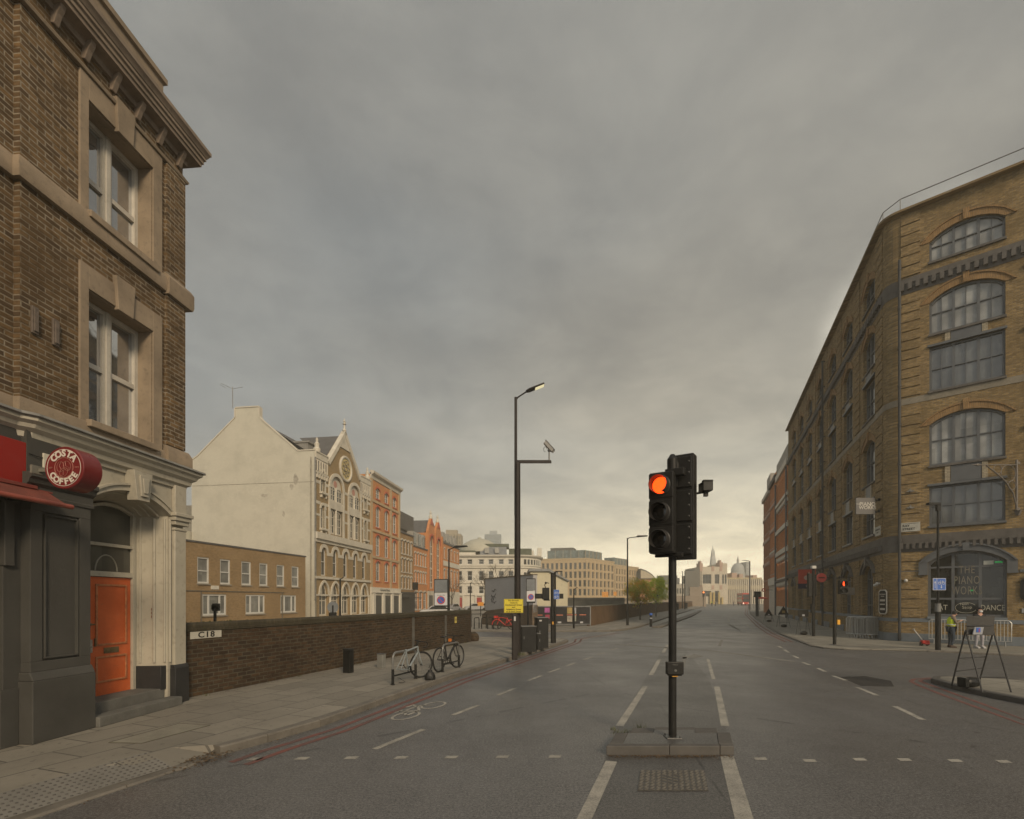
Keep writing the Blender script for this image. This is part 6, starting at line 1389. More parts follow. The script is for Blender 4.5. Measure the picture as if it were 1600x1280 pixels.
for k in range(5): band(fr, -L*(k+1)/5, -L*(k+1)/5+.9, 0, 4.0, .15, 'shop_column', wht)
t_, fr, L = right_block('end_brick_building', 'furthest dark red brick building at the end of the right side', 1203, 1193, 18.2, brick('brick_far_red', (.45,.19,.09), (.38,.15,.07), (.25,.15,.1), bump=.3, stain=.3), [(5.0, 7.4, .45, .3), (8.6, 11, .45, .3), (12.2, 14.6, .45, .3), (15.4, 17, .45, 0)], 8, trim=stp)
band(fr, -L, 0, 17.6, 18.2, .3, 'cornice', wht)
m = MB(); m.box(-5, -.5, -L, -L+5, 18.2, 21.5); m.build('roof_box', paint('attic_grey', (.30,.28,.24), .7), fr, smooth=False)
# ------------------------------------------------------------------ street furniture
blk = paint('black_metal', (.013,.013,.012), .42, .25, 6, bump=.1, bs=30, grime=.05); blk2 = paint('signal_black', (.016,.0155,.014), .45, .25, 5, bump=.2, bs=30, grime=.12)
brn = paint('lamp_brown', (.022,.018,.016), .45, .2, 3, bump=.1, grime=.06); galv = paint('galvanised', (.12,.12,.115), .45, .2, 8, metal=.5)
redlens = lit('red_signal_lens', (1.0, .045, .004), 4.0); hoodin = paint('hood_inside', (.03,.028,.026), .5)
def lens_unit(parent, x, y, z, lens, nrm_T, r_=.115, hood=.155):
    """one aspect: bezel, visor and lens, facing -y in the head's own frame"""
    m = MB(); m.T = T(x, y, z) @ Matrix.Rotation(rad(90), 4, 'X')
    m.lathe([(r_+.022, 0), (r_+.026, .02), (r_+.012, .03), (r_+.006, .012)], n=24)
    a0, a1 = rad(-62), rad(242)
    m.lathe([(r_+.008, .0), (r_+.012, hood), (r_+.007, hood+.002), (r_+.003, .0)], n=22, a0=a0, a1=a1); m.build('visor', hoodin, parent)
    m = MB(); m.T = T(x, y, z) @ Matrix.Rotation(rad(90), 4, 'X'); m.lathe([(r_, .004), (r_*.7, .013), (r_*.35, .019), (0, .021)], n=24); m.build('lens', lens, parent)
dlens = glass('dark_lens', (.012,.010,.008), .15, .5, .3)
TLp = (2.31, 7.37, .118)
TL = thing('traffic_light', 'black traffic light on the central island with its red lamp lit', 'traffic light', TLp)
m = MB(); m.cyl((0,0,0), (0,0,3.72), .056, n=20); m.cyl((0,0,3.72), (0,0,3.78), .062, .04, n=20); m.build('pole', blk2, TL)
m = MB(); m.box(-.105, .105, -.105, .105, 0, .012)
m.build('base_plate', galv, TL, bevel=.003, smooth=False)
for a, b in ((-1,-1),(1,-1),(1,1),(-1,1)): m = MB(); m.cyl((a*.082, b*.082, .012), (a*.082, b*.082, .035), .012, n=6); m.build('bolt', galv, TL)
m = MB(); m.box(-.12, .12, -.135, -.055, .92, 1.10); m.prism([(-.135,.92),(-.12,.90),(-.06,.90),(-.055,.92)], 'x', -.10, .10)
pb = m.build('push_button_box', blk2, TL, smooth=False, bevel=.012)
link('lettering', text_mesh('WAIT', .032, paint('dull_letters', (.10,.10,.09), .5), .003), pb, T(0, -.1355, 1.06) @ FACE_CAM)
m = MB(); m.cyl((0, -.13, .98), (0, -.145, .98), .018, n=12); m.build('button', galv, pb); m = MB(); m.box(-.04, .04, -.12, -.07, .888, .899); m.build('tactile_cone', paint('amber_plastic', (.45,.22,.02), .4), pb, smooth=False)
HA = T(-.225, -.20, 2.63, rz=-rad(33)); hf = Fr(TL, HA)
m = MB(); m.box(-.165, .165, 0, .17, 0, 1.14)
for k in range(3): m.box(-.172, .172, -.012, .02, .015+.38*k, .365+.38*k)
m.box(-.14, .14, .17, .20, .05, 1.1); hd_ = m.build('signal_head', blk2, hf, smooth=False, bevel=.012)
for k, ln in ((2, redlens), (1, dlens), (0, dlens)): lens_unit(hd_, 0, -.010, .19+.38*k, ln, None)
m = MB(); m.box(-.14, .25, .17, .25, -.04, .02); m.box(.02, .28, .12, .24, 1.10, 1.20); m.build('bracket', blk2, hf, smooth=False, bevel=.008)
HB = T(.22, .12, 2.56, rz=rad(180-33)); hg = Fr(TL, HB)
m = MB(); m.box(-.17, .17, 0, .20, 0, 1.50)
for k in range(3): m.box(-.15, .15, .20, .225, .06+.48*k, .50+.48*k)
hb_ = m.build('signal_head', blk2, hg, smooth=False, bevel=.015)
m = MB()
for k in range(9): m.ball((-.11, .215, .14+.155*k), .02)
m.build('rivet_row', paint('rivet_grey', (.06,.06,.055), .4), hb_)
for k in range(3): lens_unit(hb_, 0, -.010, .25+.48*k, dlens, None)
m = MB(); m.cyl((.0,0,3.60), (.0,0,4.0), .075, n=16); m.cyl((0,0,4.0), (0,0,4.07), .075, .03, n=16); m.box(-.03, .2, -.05, .05, 3.85, 3.95); m.build('top_cap', blk2, TL)
m = MB(); m.box(.40, .54, -.12, .08, 3.53, 3.66); m.box(.40, .54, -.13, -.05, 3.66, 3.68); m.cyl((.28, 0, 3.5), (.47, 0, 3.53), .018, n=8); m.box(.44, .50, -.05, .0, 3.46, 3.53); m.build('detector', paint('detector_grey', (.03,.029,.026), .5), TL, smooth=False, bevel=.006)

def mastpost(nm, label, X, D, zb, h, r0, r1, cat='lamp post', mat=brn):
    t = thing(nm, label, cat, (X, D, zb)); m = MB(); m.cyl((0,0,0), (0,0,h), r0, r1, n=16); m.build('pole', mat, t); return t
# tall lamp post with camera
LD_ = 18.4; lx0 = at(808.5, 0, LD_).x
t = thing('lamp_post', 'tall dark brown lamp post with a square lit lamp head and camera arm', 'lamp post', (lx0, LD_, .12))
m = MB(); m.cyl((0,0,0), (0,0,6.9), .118, .105, n=18); m.cyl((0,0,6.9), (0,0,6.98), .105, .06, n=18); m.cyl((-.06,0,5.0), (-.06,0,9.25), .055, .050, n=14); m.build('pole', brn, t)
m = MB(); m.tube([(-.06,0,9.15), (.02,0,9.25), (.32,-.05,9.43)], .028, 8); m.build('lamp_arm', brn, t)
m = MB(); m.T = T(.32, -.05, 9.40, ry=-rad(22)); m.prism([(0,-.05),(.12,-.13),(.70,-.12),(.70,.12),(.12,.13),(0,.05)], 'z', 0, .07); hd_ = m.build('lamp_head', brn, t, bevel=.015)
m = MB(); m.T = T(.32, -.05, 9.40, ry=-rad(22)); m.box(.34, .68, -.11, .11, -.012, -.001); m.build('lamp_panel', lit('lamp_led', (.95,.85,.50), .75), hd_, smooth=False)
m = MB(); m.box(.0, 1.22, -.03, .03, 6.88, 6.97); m.box(.05, 1.2, -.02, .02, 6.97, 6.99); m.build('camera_arm', brn, t, smooth=False)
m = MB(); m.cyl((1.14,0,6.97), (1.14,0,7.32), .025, n=10); m.ball((1.14,0,7.34), .06); mc = m.build('camera_mast', galv, t)
m = MB(); m.T = T(1.13, 0, 7.47, ry=rad(48)); m.box(-.22, .20, -.08, .08, -.06, .06); m.box(-.26, .24, -.10, .10, .06, .075); m.cyl((.2,0,0), (.26,0,0), .05, n=12); m.build('camera', paint('camera_grey', (.20,.195,.18), .4), mc, smooth=False, bevel=.008)
m = MB(); m.tube([(1.0+.06*cos(a_), .0, 7.38+.09*sin(a_)) for a_ in [i*.6 for i in range(9)]], .008, 5); m.build('cable', M_['dark'], mc)
# short control post with yellow sign
D_ = 16.85; t = thing('control_post', 'short square brown metal post at the kerb in front of the lamp post', 'post', (at(804, 0, D_).x, D_, .12), .15)
m = MB(); m.box(-.085, .085, -.085, .085, 0, 1.50); m.build('post', brn, t, smooth=False, bevel=.015); m = MB(); m.box(-.085, .085, -.085, .085, 1.50, 1.52); m.build('cap', blk, t, smooth=False)
m = MB(); m.box(-.035, .025, -.09, -.086, 1.28, 1.43); m.build('sticker', paint('sticker_white', (.4,.39,.36), .6, .4, 30), t, smooth=False)
t = thing('yellow_notice', 'yellow temporary notice with six lines of black text on the lamp post', 'sign', (at(802.5, 0, 18.1).x, 18.14, 2.1-.0)); yn = paint('notice_yellow', (.60,.49,.03), .5, .07, 2, grime=.15)
m = MB(); m.box(-.34, .34, -.01, .01, -.47, .02); m.build('panel', yn, t, smooth=False)
m = MB(); mould(m, -.34, .34, -.47, .02, .008, -.001, 0); m.T = None
m = MB(); m.box(-.33, .33, -.0115, -.01, .004, .010); m.box(-.33, .33, -.0115, -.01, -.458, -.452); m.box(-.33, -.324, -.0115, -.01, -.452, .004); m.box(.324, .33, -.0115, -.01, -.452, .004); m.build('border_line', bk, t, smooth=False)
for i, tx in enumerate(('No through', 'route to', 'Clerkenwell Green', 'and', 'Aylesbury Street', 'to St John Street')): link('lettering', text_mesh(tx, .082, bk, .002, bold=.0015, sx=.95), t, T(0, -.012, -.035-.078*i) @ FACE_CAM)
# street cabinets
def cabinet(name, label, px, py, w, d, h, rz=0., mat=None, cap=True, doors=1):
    D = F*(HZ-.12)/(py-937); t = thing(name, label, 'cabinet', (at(px, 0, D).x, D, .12), rz)
    m = MB(); m.box(-w/2, w/2, 0, d, 0.03, h-.03); m.box(-w/2-.01, w/2+.01, -.01, d+.01, 0, .04); m.build('body', mat or blk, t, smooth=False, bevel=.012)
    m = MB(); m.box(-w/2-.02, w/2+.02, -.02, d+.02, h-.03, h); m.build('lid', paint('cabinet_lid', (.10,.10,.095), .5), t, smooth=False, bevel=.01)
    for k in range(doors):
        a = -w/2+.03+(w-.06)/doors*k; m = MB(); m.box(a+.004, a+(w-.06)/doors-.004, -.008, 0, .08, h-.08); dd = m.build('door', mat or blk, t, smooth=False, bevel=.004); m = MB(); m.box(a+.05, a+.08, -.02, -.008, h*.5, h*.5+.10); m.build('handle', galv, dd, smooth=False)
    return t
cabinet('street_cabinet', 'low black utility cabinet directly behind the lamp post', 826.5, 1019, .58, .42, .98, .28)
cabinet('slim_cabinet', 'slim short dark box between the two larger cabinets', 842, 1016, .13, .3, .66, .28)
t = cabinet('tall_cabinet', 'tall black utility cabinet nearest the signal pole', 848.5, 1013.5, .47, .42, 1.26, .28)
m = MB(); m.box(-.16, -.06, -.012, -.008, 1.10, 1.16); m.build('sticker', MATS['sticker_white'], t, smooth=False)
D_ = F*(HZ-.12)/(1052-937); t = thing('black_kerb_box', 'black metal post box standing against the brick wall', 'post', (at(541, 0, D_).x, D_, .12), -.35)
m = MB(); m.box(-.11, .11, 0, .18, 0, .62); m.build('body', blk, t, smooth=False, bevel=.012); m = MB(); m.box(-.12, .12, -.01, .19, .62, .65); m.build('cap', blk, t, smooth=False, bevel=.01)
D_ = F*(HZ-.12)/(1044-937); t = thing('grey_cable_cabinet', 'small pale grey metal cabinet against the brick wall near the bikes', 'cabinet', (at(593.5, 0, D_).x, D_-.0, .12), -.35)
m = MB(); m.box(-.10, .10, 0, .16, 0, .40); m.build('body', paint('cabinet_grey', (.17,.17,.155), .55, .15, 5, grime=.3), t, smooth=False, bevel=.01); m = MB(); m.box(-.11, .11, -.01, .17, .40, .415); m.build('lid', galv, t, smooth=False)
t = thing('brick_stub', 'small rounded stone stub at the far end of the brick wall', 'stone', (-1.85, 24.5, .12)); m = MB(); m.ball((0,0,.15), .28, .22, .3); m.build('stone', MATS['brick_parapet'], t)

# signal pole group on the kerb corner
D_ = 23.3; t = thing('side_signal_pole', 'signal pole with black heads and small blue cycle sign at the junction corner', 'traffic light', (at(863, 0, D_).x, D_, .12), 0); k_ = D_/800
m = MB(); m.cyl((0,0,0), (0,0,3.2), .075, n=14); m.cyl((.13,.06,0), (.13,.06,3.25), .045, n=12); m.tube([(.13,.06,3.2), (.15,.06,3.27), (.38,.04,3.27)], .022, 8); m.box(.30, .46, .0, .09, 3.25, 3.29); m.build('pole', blk2, t)
m = MB(); m.box(-.46, -.14, -.12, .06, 1.98, 2.52); m.box(-.40, -.1, -.0, .1, 1.93, 1.98); m.build('signal_head', blk2, t, smooth=False, bevel=.02)
for x0, x1 in ((-.80, -.46), (.10, .50)): m = MB(); m.box(x0, x1, -.05, .04, 2.02, 2.25); m.build('backing_board', blk2, t, smooth=False, bevel=.01)
m = MB(); m.tube([(-.3,0,2.5), (-.35,0,2.65), (-.25,0,2.75), (-.15,0,2.72)], .02, 6); m.ball((-.3,0,2.74), .05); m.build('bracket', blk2, t)
blu = paint('sign_blue', (.035,.11,.38), .45, .1, grime=.1); sw = paint('sign_face_white', (.52,.52,.52), .5, .04, bump=0, grime=.1)
m = MB(); m.box(.06, .30, -.09, -.075, 2.0, 2.42); pn = m.build('cycle_sign', blu, t, smooth=False)
m = MB(); m.box(.055, .305, -.086, -.078, 1.995, 2.425); m.build('border', sw, pn, smooth=False)
def cycle_icon(par, x, y, z, s, mat=None):
    m = MB()
    for cx in (-.5, .5): m.tube([(x+(cx+.32*cos(a_*pi/7))*s, y, z+.32*sin(a_*pi/7)*s) for a_ in range(14)], .05*s, 4, closed=True)
    m.tube([(x-.5*s, y, z), (x-.2*s, y, z+.45*s), (x+.32*s, y, z+.5*s), (x, y, z), (x-.5*s, y, z)], .045*s, 4); m.tube([(x+.5*s, y, z), (x+.3*s, y, z+.65*s)], .045*s, 4); m.tube([(x-.3*s, y, z+.62*s), (x-.1*s, y, z+.62*s)], .05*s, 4)
    m.build('cycle_icon', mat or sw, par)
cycle_icon(pn, .18, -.092, 2.08, .14); cycle_icon(pn, .18, -.092, 2.27, .12)
m = MB(); m.box(-.02, .06, -.10, -.07, .85, .98); m.build('push_button_box', MATS['amber_plastic'], t, smooth=False)

def roundel(par, x, y, z, r_, yn=0):
    m = MB(); m.T = T(x, y, z) @ Matrix.Rotation(rad(90), 4, 'X'); m.lathe([(0, .0), (0, .006), (r_*.78, .006), (r_*.78, 0)], n=24); m.build('roundel', blu, par, smooth=False)
    rd = paint('sign_ring_red', (.42,.03,.03), .5, bump=0)
    m = MB(); m.T = T(x, y, z) @ Matrix.Rotation(rad(90), 4, 'X'); m.lathe([(r_*.78, 0), (r_*.78, .008), (r_, .008), (r_, 0)], n=24); m.T = T(x, y, z) @ Matrix.Rotation(rad(45), 4, 'Y'); m.box(-r_*.8, r_*.8, -.009, -.002, -r_*.09, r_*.09); m.build('roundel_ring', rd, par, smooth=False)
for (nm, lab, px, D_, z0, z1, w, pxp, rz_) in (('parking_sign_board', 'tall two part restriction sign board rising behind the brick wall', 689, 29, 2.1-9/800*29, 2.1+31/800*29, .36, 700.5, .0),
                                       ('parking_sign_board', 'narrow two part restriction sign board behind the black cabinets', 829.5, 27, 2.1-3/800*27, 2.1+32/800*27, .22, 825, 0.)):
    X0 = at(px, 0, D_).x; t = thing(nm, lab, 'sign', (X0, D_, .0), rz_); zm = z0+(z1-z0)*.48
    m = MB(); mould(m, 0, 0, 0, 0) if False else None
    m.box(-w, w, 0, .03, zm+.02, z1); m.build('upper_panel', paint('sign_back_grey', (.15,.16,.165), .5), t, smooth=False)
    m = MB(); m.box(-w, w, 0, .03, z0, zm-.01); m.build('lower_panel', sw, t, smooth=False)
    roundel(t, 0, -.003, z0+(zm-z0)*.42, min(w*.72, (zm-z0)*.33)); link('lettering', text_mesh('AT ANY TIME' if w > .3 else '', .09, bk, .002, sx=.8), t, T(0, -.003, zm-.13) @ FACE_CAM)
    xp = at(pxp, 0, D_).x-X0; m = MB(); m.cyl((xp, .05, 0), (xp, .05, z1+.03), .065 if w > .3 else .045, n=10)
    m.box(-w-.02, w+.02, -.004, .05, z1, z1+.04); m.box(-w-.03, -w, -.004, .05, z0, z1); m.box(w, w+.03, -.004, .05, z0, z1); m.box(-w-.02, w+.02, -.004, .05, z0-.08, z0); m.build('post_and_frame', blk, t, smooth=False)

def lamp(label, px, ytop, ybase, zb=.12, arm=1, alen=.9, D=None, r=.07, head=True, mat=blk, up=.1, group='slim lamp posts along the streets'):
    D = D or F*(HZ-zb)/(ybase-937); X = at(px, 0, D).x; h = fz(ytop, D)-zb
    t = thing('street_lamp', label, 'street lamp', (X, D, zb), 0, group)
    m = MB(); m.cyl((0,0,0), (0,0,1.2), r*1.5, r*1.35, n=12); m.cyl((0,0,1.2), (0,0,h), r, r*.7, n=12); m.build('pole', mat, t)
    m = MB(); m.tube([(0,0,h-.05), (arm*.15,0,h+up*.3), (arm*alen,0,h+up)], r*.45, 6); m.build('arm', mat, t)
    if head: m = MB(); m.prism([(arm*alen-.1, h+up-.02), (arm*alen, h+up+.10), (arm*(alen+.75), h+up+.11), (arm*(alen+.8), h+up+.04), (arm*(alen+.1), h+up-.03)], 'y', -.14, .14); m.build('lamp_head', mat, t, bevel=.02, smooth=False)
    return t
lamp('slim black lamp post rising from the far pavement left of the autumn tree', 980.5, 841, 977, alen=.75)
lamp('thin lamp post behind the brick wall next to the restriction sign board', 701.5, 858, 0, zb=0, D=31, alen=.35, r=.06)
lamp('short thin lamp post behind the wall in front of the gothic front', 531.5, 904, 0, zb=0, D=30, alen=.2, r=.06, head=False)
lamp('slim lamp post without a visible head in front of the shed and hoarding', 896.5, 920, 982, zb=.12, arm=1, alen=.25, r=.05, head=False)
lamp('thin lamp post on the side street before the white domed building', 735, 911, 0, zb=0, D=70, alen=.25, r=.08, head=False)
lamp('far double arm lamp post beyond the young trees', 1070, 892, 952, arm=1, alen=1.3, r=.11)
lamp('far lamp post just left of the double arm lamp', 1066.5, 893, 951, arm=-1, alen=.2, head=False, r=.11)
lamp('hazy lamp post on the far right pavement in front of the cathedral', 1171.5, 877, 953, zb=.06, arm=-1, alen=.7, r=.16, mat=paint('lamp_grey', (.10,.10,.095), .5))
lamp('far dark post by the market hall corner', 1095.5, 893, 947, arm=-1, alen=.1, head=False, r=.14)

# poles behind the wall: small signal and round mirror sign
t = thing('rear_signal', 'small black signal head poking above the brick wall in front of the tan office', 'traffic light', (at(336, 0, 16).x, 16, 0)); k_ = 16/800
m = MB(); m.cyl((0,0,0), (0,0,fz(950,16)), .045, n=10); m.build('pole', blk, t)
m = MB(); m.box(-.10, .08, 0, .16, fz(955,16), fz(943,16)); m.box(-.13, .11, .0, .05, fz(953,16), fz(945,16)); m.build('signal_head', blk2, t, smooth=False, bevel=.02)
t = thing('round_grey_sign', 'back of a round grey sign above the brick wall before the gothic arches', 'sign', (at(520, 0, 27).x, 27, 0))
m = MB(); m.cyl((0,0,0), (0,0,fz(946,27)), .04, n=8); m.box(-.2, .2, -.03, .03, fz(963,27), fz(957,27)); m.build('post', blk, t)
m = MB(); m.T = T(0, .02, fz(949,27)) @ Matrix.Rotation(rad(90), 4, 'X'); m.lathe([(0,0),(.29,0),(.30,.02),(0,.02)], n=24); m.build('disc', paint('sign_back_grey', (.15,.16,.165)), t)

# bicycle hoops and bicycles
def hoop(label, p, q, h=.74, r=.026, mat=None, grp='cycle stands on the left pavement', low=True):
    p = Vector((*p, 0)); q = Vector((*q, 0)); d = (q-p); L = d.length; t = thing('cycle_stand', label, 'cycle stand', (p.x, p.y, .12), math.atan2(d.y, d.x), grp)
    m = MB(); c = .14; pts = [(0,0,.28), (0,0,h-c)]+[(c-c*cos(a_*pi/10), 0, h-c+c*sin(a_*pi/10)) for a_ in range(1, 6)]+[(L-c+c*sin(a_*pi/10), 0, h-c+c*cos(a_*pi/10)) for a_ in range(0, 6)]+[(L,0,.28)]
    m.tube(pts, r, 10); m.build('hoop', mat or paint('stand_steel', (.17,.17,.16), .35, .2, 8, metal=.4), t)
    for x in (0, L): m = MB(); m.cyl((x,0,0), (x,0,.36), r*1.25, n=10); m.cyl((x,0,0), (x,0,.015), r*2, n=10); m.build('leg', blk, t)
    if low: m = MB(); m.cyl((0,0,.20), (L,0,.20), r*.8, n=8); m.build('crossbar', blk, t)
    return t
hoop('bare steel cycle stand nearest the camera with black lower legs', (-2.77, 11.9), (-2.42, 12.85)); hoop('second cycle stand under the black bicycle', (-1.90, 14.0), (-1.55, 14.95))
def wheel(par, x, rw, tyre, rim, rzz=0., nm='wheel', y=0.):
    w = MB(); Tm = T(x, y, rw, rz=rzz); w.T = Tm @ Matrix.Rotation(rad(90), 4, 'X')
    n = 28; ring_ = lambda r_, q, k: w.tube([(r_*cos(2*pi*i/n), r_*sin(2*pi*i/n), 0) for i in range(n)], q, k, closed=True)
    ring_(rw-.035, .013, 6); w.cyl((0,0,-.035), (0,0,.035), .022, n=10)
    for i in range(16):
        a_ = 2*pi*i/16; w.cyl((.02*cos(a_+.5), .02*sin(a_+.5), .02*(-1)**i), ((rw-.035)*cos(a_), (rw-.035)*sin(a_), 0), .0016, n=3, cap=False)
    o = w.build(nm, rim, par); w = MB(); w.T = Tm @ Matrix.Rotation(rad(90), 4, 'X'); w.tube([((rw-.016)*cos(2*pi*i/n), (rw-.016)*sin(2*pi*i/n), 0) for i in range(n)], .022, 8, closed=True); w.build('tyre', tyre, o)
    return o
rub = paint('tyre_rubber', (.018,.018,.017), .8, bump=.1); rimm = paint('rim_metal', (.10,.10,.095), .35, metal=.6)
def bicycle(label, loc, rz, fm, rw=.335, drop=False, rear=True, lean=0., steer=0., seat=True, red=False):
    t = thing('bicycle', label, 'bicycle', loc, rz); t.rotation_euler = (lean, 0, rz)
    if rear: wheel(t, -.50, rw, rub, rimm)
    BB = Vector((-.06,0,.28)); ST = Vector((-.20,0,.78)); HT = Vector((.36,0,.80)); HB_ = Vector((.40,0,.66)); RA = Vector((-.50,0,rw))
    m = MB(); r = .021
    m.cyl(BB, ST, r, n=8); m.cyl(BB, HB_, r*1.15, n=8); m.cyl(ST-Vector((0,0,.05)), HT, r, n=8); m.cyl(HT, HB_, r*1.3, n=8)
    for s_ in (-1, 1): m.cyl(BB+Vector((0,s_*.03,0)), RA+Vector((0,s_*.06,0)), r*.6, n=6); m.cyl(ST+Vector((0,s_*.02,-.06)), RA+Vector((0,s_*.06,0)), r*.5, n=6)
    m.build('frame', fm, t)
    fr = Fr(t, T(.415, 0, 0, rz=steer)); k = Fr(t, T(.415, 0, 0, rz=steer))
    m = MB(); m.cyl((-.04,0,.78), (-.015,0,.66), .018, n=8)
    for s_ in (-1, 1): m.tube([(-.015,s_*.045,.67), (.02,s_*.055,.52), (.10,s_*.055,rw)], [.015,.014,.009], 8)
    m.build('fork', fm, fr)
    fo_ = bpy.data.objects[-1] if False else None
    wh = wheel(t, 0, rw, rub, rimm); wh.matrix_local = fr.M @ T(.10, 0, 0); 
    m = MB(); m.cyl((-.045,0,.78), (-.055,0,.90), .014, n=8); m.cyl((-.055,0,.90), (.02,0,.93), .015, n=8)
    if drop:
        for s_ in (-1, 1): m.tube([(.02,0,.93), (.02,s_*.2,.93), (.10,s_*.21,.93), (.13,s_*.21,.87), (.09,s_*.21,.80), (.0,s_*.21,.80)], .013, 7)
    else:
        m.tube([(.0,-.31,.955), (.02,-.1,.93), (.02,.1,.93), (.0,.31,.955)], .012, 7)
    hbm = m.build('handlebar', blk, fr)
    if seat:
        m = MB(); m.cyl(ST, (-.235,0,.93), .012, n=8); m.prism([(-.36,-.07),(-.34,.07),(-.20,.04),(-.08,.015),(-.08,-.015),(-.20,-.04)], 'z', .93, .965); m.build('saddle', blk, t, bevel=.008, smooth=False)
    m = MB(); m.T = T(BB.x, 0, BB.z) @ Matrix.Rotation(rad(90), 4, 'X'); m.lathe([(.06,.04),(.09,.04),(.09,.045),(.06,.045)], n=18); m.T = None
    m.cyl((BB.x,-.05,BB.z), (BB.x+.12,-.06,BB.z-.11), .009, n=6); m.cyl((BB.x,.05,BB.z), (BB.x-.12,.06,BB.z+.11), .009, n=6); m.box(BB.x+.07, BB.x+.17, -.14, -.06, BB.z-.12, BB.z-.10); m.box(BB.x-.17, BB.x-.07, .06, .14, BB.z+.10, BB.z+.12); m.tube([(BB.x,-.045,BB.z+.08), (-.5,-.045,rw+.03)], .004, 4); m.tube([(BB.x,-.045,BB.z-.08), (-.5,-.045,rw-.03)], .004, 4)
    m.build('crankset', blk, t)
    if red:
        m = MB()
        for xx, a0_, a1_ in ((-.5, 20, 200), (.515, 0, 150)): m.tube([(xx+(rw+.03)*cos(rad(a_)), 0, rw+(rw+.03)*sin(rad(a_))) for a_ in range(a0_, a1_, 15)], .03, 6)
        m.build('mudguard', fm, t); m = MB(); m.box(.45, .70, -.13, .13, .74, .90); m.build('basket', fm, t, smooth=False, bevel=.02)
    return t
dirv = math.atan2(.93, .37)
b2 = bicycle('black bicycle locked to the second stand beside the brick wall', (-1.80, 14.42, .12), dirv, paint('bike_black', (.022,.022,.022), .35), steer=-.15, rw=.34)
m = MB(); m.box(-.02, .06, -.08, -.02, .80, .88); m.build('orange_light', paint('bike_orange', (.5,.15,.02), .4), b2, smooth=False)
b1 = bicycle('pale blue road bicycle with drop handlebar and missing rear wheel at the first stand', (-2.52, 12.52, .12), dirv+.05, paint('bike_pale', (.20,.225,.23), .4, .25, 8), drop=True, rear=False, steer=-.5, seat=False, lean=.04)
m = MB(); m.tube([(-.55,-.05,.05), (-.45,-.1,.02), (-.3,-.06,.03), (-.35,.05,.10), (-.5,.02,.14)], .006, 5); m.build('loose_chain', blk, b1)
bag = thing('black_bag', 'small crumpled black bag on the pavement by the bicycle front wheel', 'bag', (at(672, 0, 12.6).x, 12.6, .12), .3)
m = MB(); m.lathe([(0,0),(.12,0),(.14,.04),(.13,.10),(.10,.17),(.06,.21),(.05,.25),(0,.26)], n=11); [setattr(v, 'y', v.y*.6) for v in m.v]; m.build('sack', blk, bag, ang=20); m = MB(); m.tube([(.03,0,.28),(.06,0,.36),(.0,0,.38),(-.03,0,.29)], .008, 5); m.build('strap', blk, bag)
bicycle('bright red hire bicycle parked beyond the lamp post', (at(788, 0, 33).x, 33.9, .12), pi-.25, paint('bike_red', (.50,.03,.02), .4), rw=.31, red=True)
for i, px in enumerate((741, 752.5, 762, 771)):
    D_ = 34.6; X = at(px, 0, D_).x; hoop('black cycle hoop on the far side pavement behind the brick wall', (X, D_), (X+.28, D_+.75), .74, .03, blk, 'black cycle hoops across the side street', low=False)
t = thing('guard_rail', 'thin dark guard rail behind the far cycle hoops', 'railing', (at(737, 0, 36.5).x, 36.5, .12)); m = MB(); m.cyl((0,0,.95), (3.2,0,.95), .02, n=6)
m.build('top_rail', blk, t)
for k in range(4): m = MB(); m.cyl((k*1.05,0,0), (k*1.05,0,.95), .02, n=6); m.build('post', blk, t)

# right hand pavement
D_ = 28.6; t = thing('rear_signal_pole', 'tall traffic signal pole seen from behind beside the red banner', 'traffic light', (at(1271, 0, D_).x, D_, .06))
m = MB(); m.cyl((0,0,0), (0,0,3.9), .085, .075, n=14); m.build('pole', blk2, t)
m = MB(); m.box(-.30, -.08, -.05, .12, 2.2, 3.5); m.box(-.34, -.30, .02, .06, 2.15, 3.55); m.build('signal_head', blk2, t, smooth=False, bevel=.02)
m = MB(); m.box(.08, .16, -.05, .12, 2.25, 3.45); m.build('signal_head', blk2, t, smooth=False, bevel=.02)
m = MB(); m.box(-.18, .06, -.2, .0, 3.75, 3.92); m.build('detector', camw, t, smooth=False, bevel=.03); m = MB(); m.box(-.11, -.06, -.1, .1, 1.3, 1.8); m.build('control_box', blk2, t, smooth=False)
D_ = 23.3; t = thing('pedestrian_signal', 'black pole with lit red pedestrian figure lamp and yellow push button', 'traffic light', (at(1304, 0, D_).x, D_, .06))
m = MB(); m.cyl((0,0,0), (0,0,3.15), .072, n=14); m.cyl((0,0,3.15), (0,0,3.2), .072, .03, n=14); m.build('pole', blk2, t)
m = MB(); m.box(.18, .48, -.12, .08, 2.28, 2.92); hd_ = m.build('signal_head', blk2, t, smooth=False, bevel=.02)
m = MB(); m.T = T(.33, -.125, 2.75) @ Matrix.Rotation(rad(90), 4, 'X'); m.lathe([(0,.004),(.12,.004),(.12,0)], n=20); m.build('lens', blk, hd_)
m = MB(); m.box(.30, .36, -.14, -.13, 2.66, 2.80); m.ball((.33, -.135, 2.83), .03, .01, .03); m.build('red_figure', redlens, hd_)
m = MB(); m.T = T(.33, -.12, 2.75) @ Matrix.Rotation(rad(90), 4, 'X'); m.lathe([(.125,.0),(.13,.13),(.12,.13),(.118,0)], n=18, a0=rad(-50), a1=rad(230)); m.T = T(.33, -.12, 2.45) @ Matrix.Rotation(rad(90), 4, 'X'); m.lathe([(.125,.0),(.13,.13),(.12,.13),(.118,0)], n=18, a0=rad(-50), a1=rad(230)); m.build('visor', blk, hd_)
m = MB(); m.box(.48, .90, -.04, .03, 2.25, 2.58); m.build('backing_board', blk2, t, smooth=False, bevel=.01)
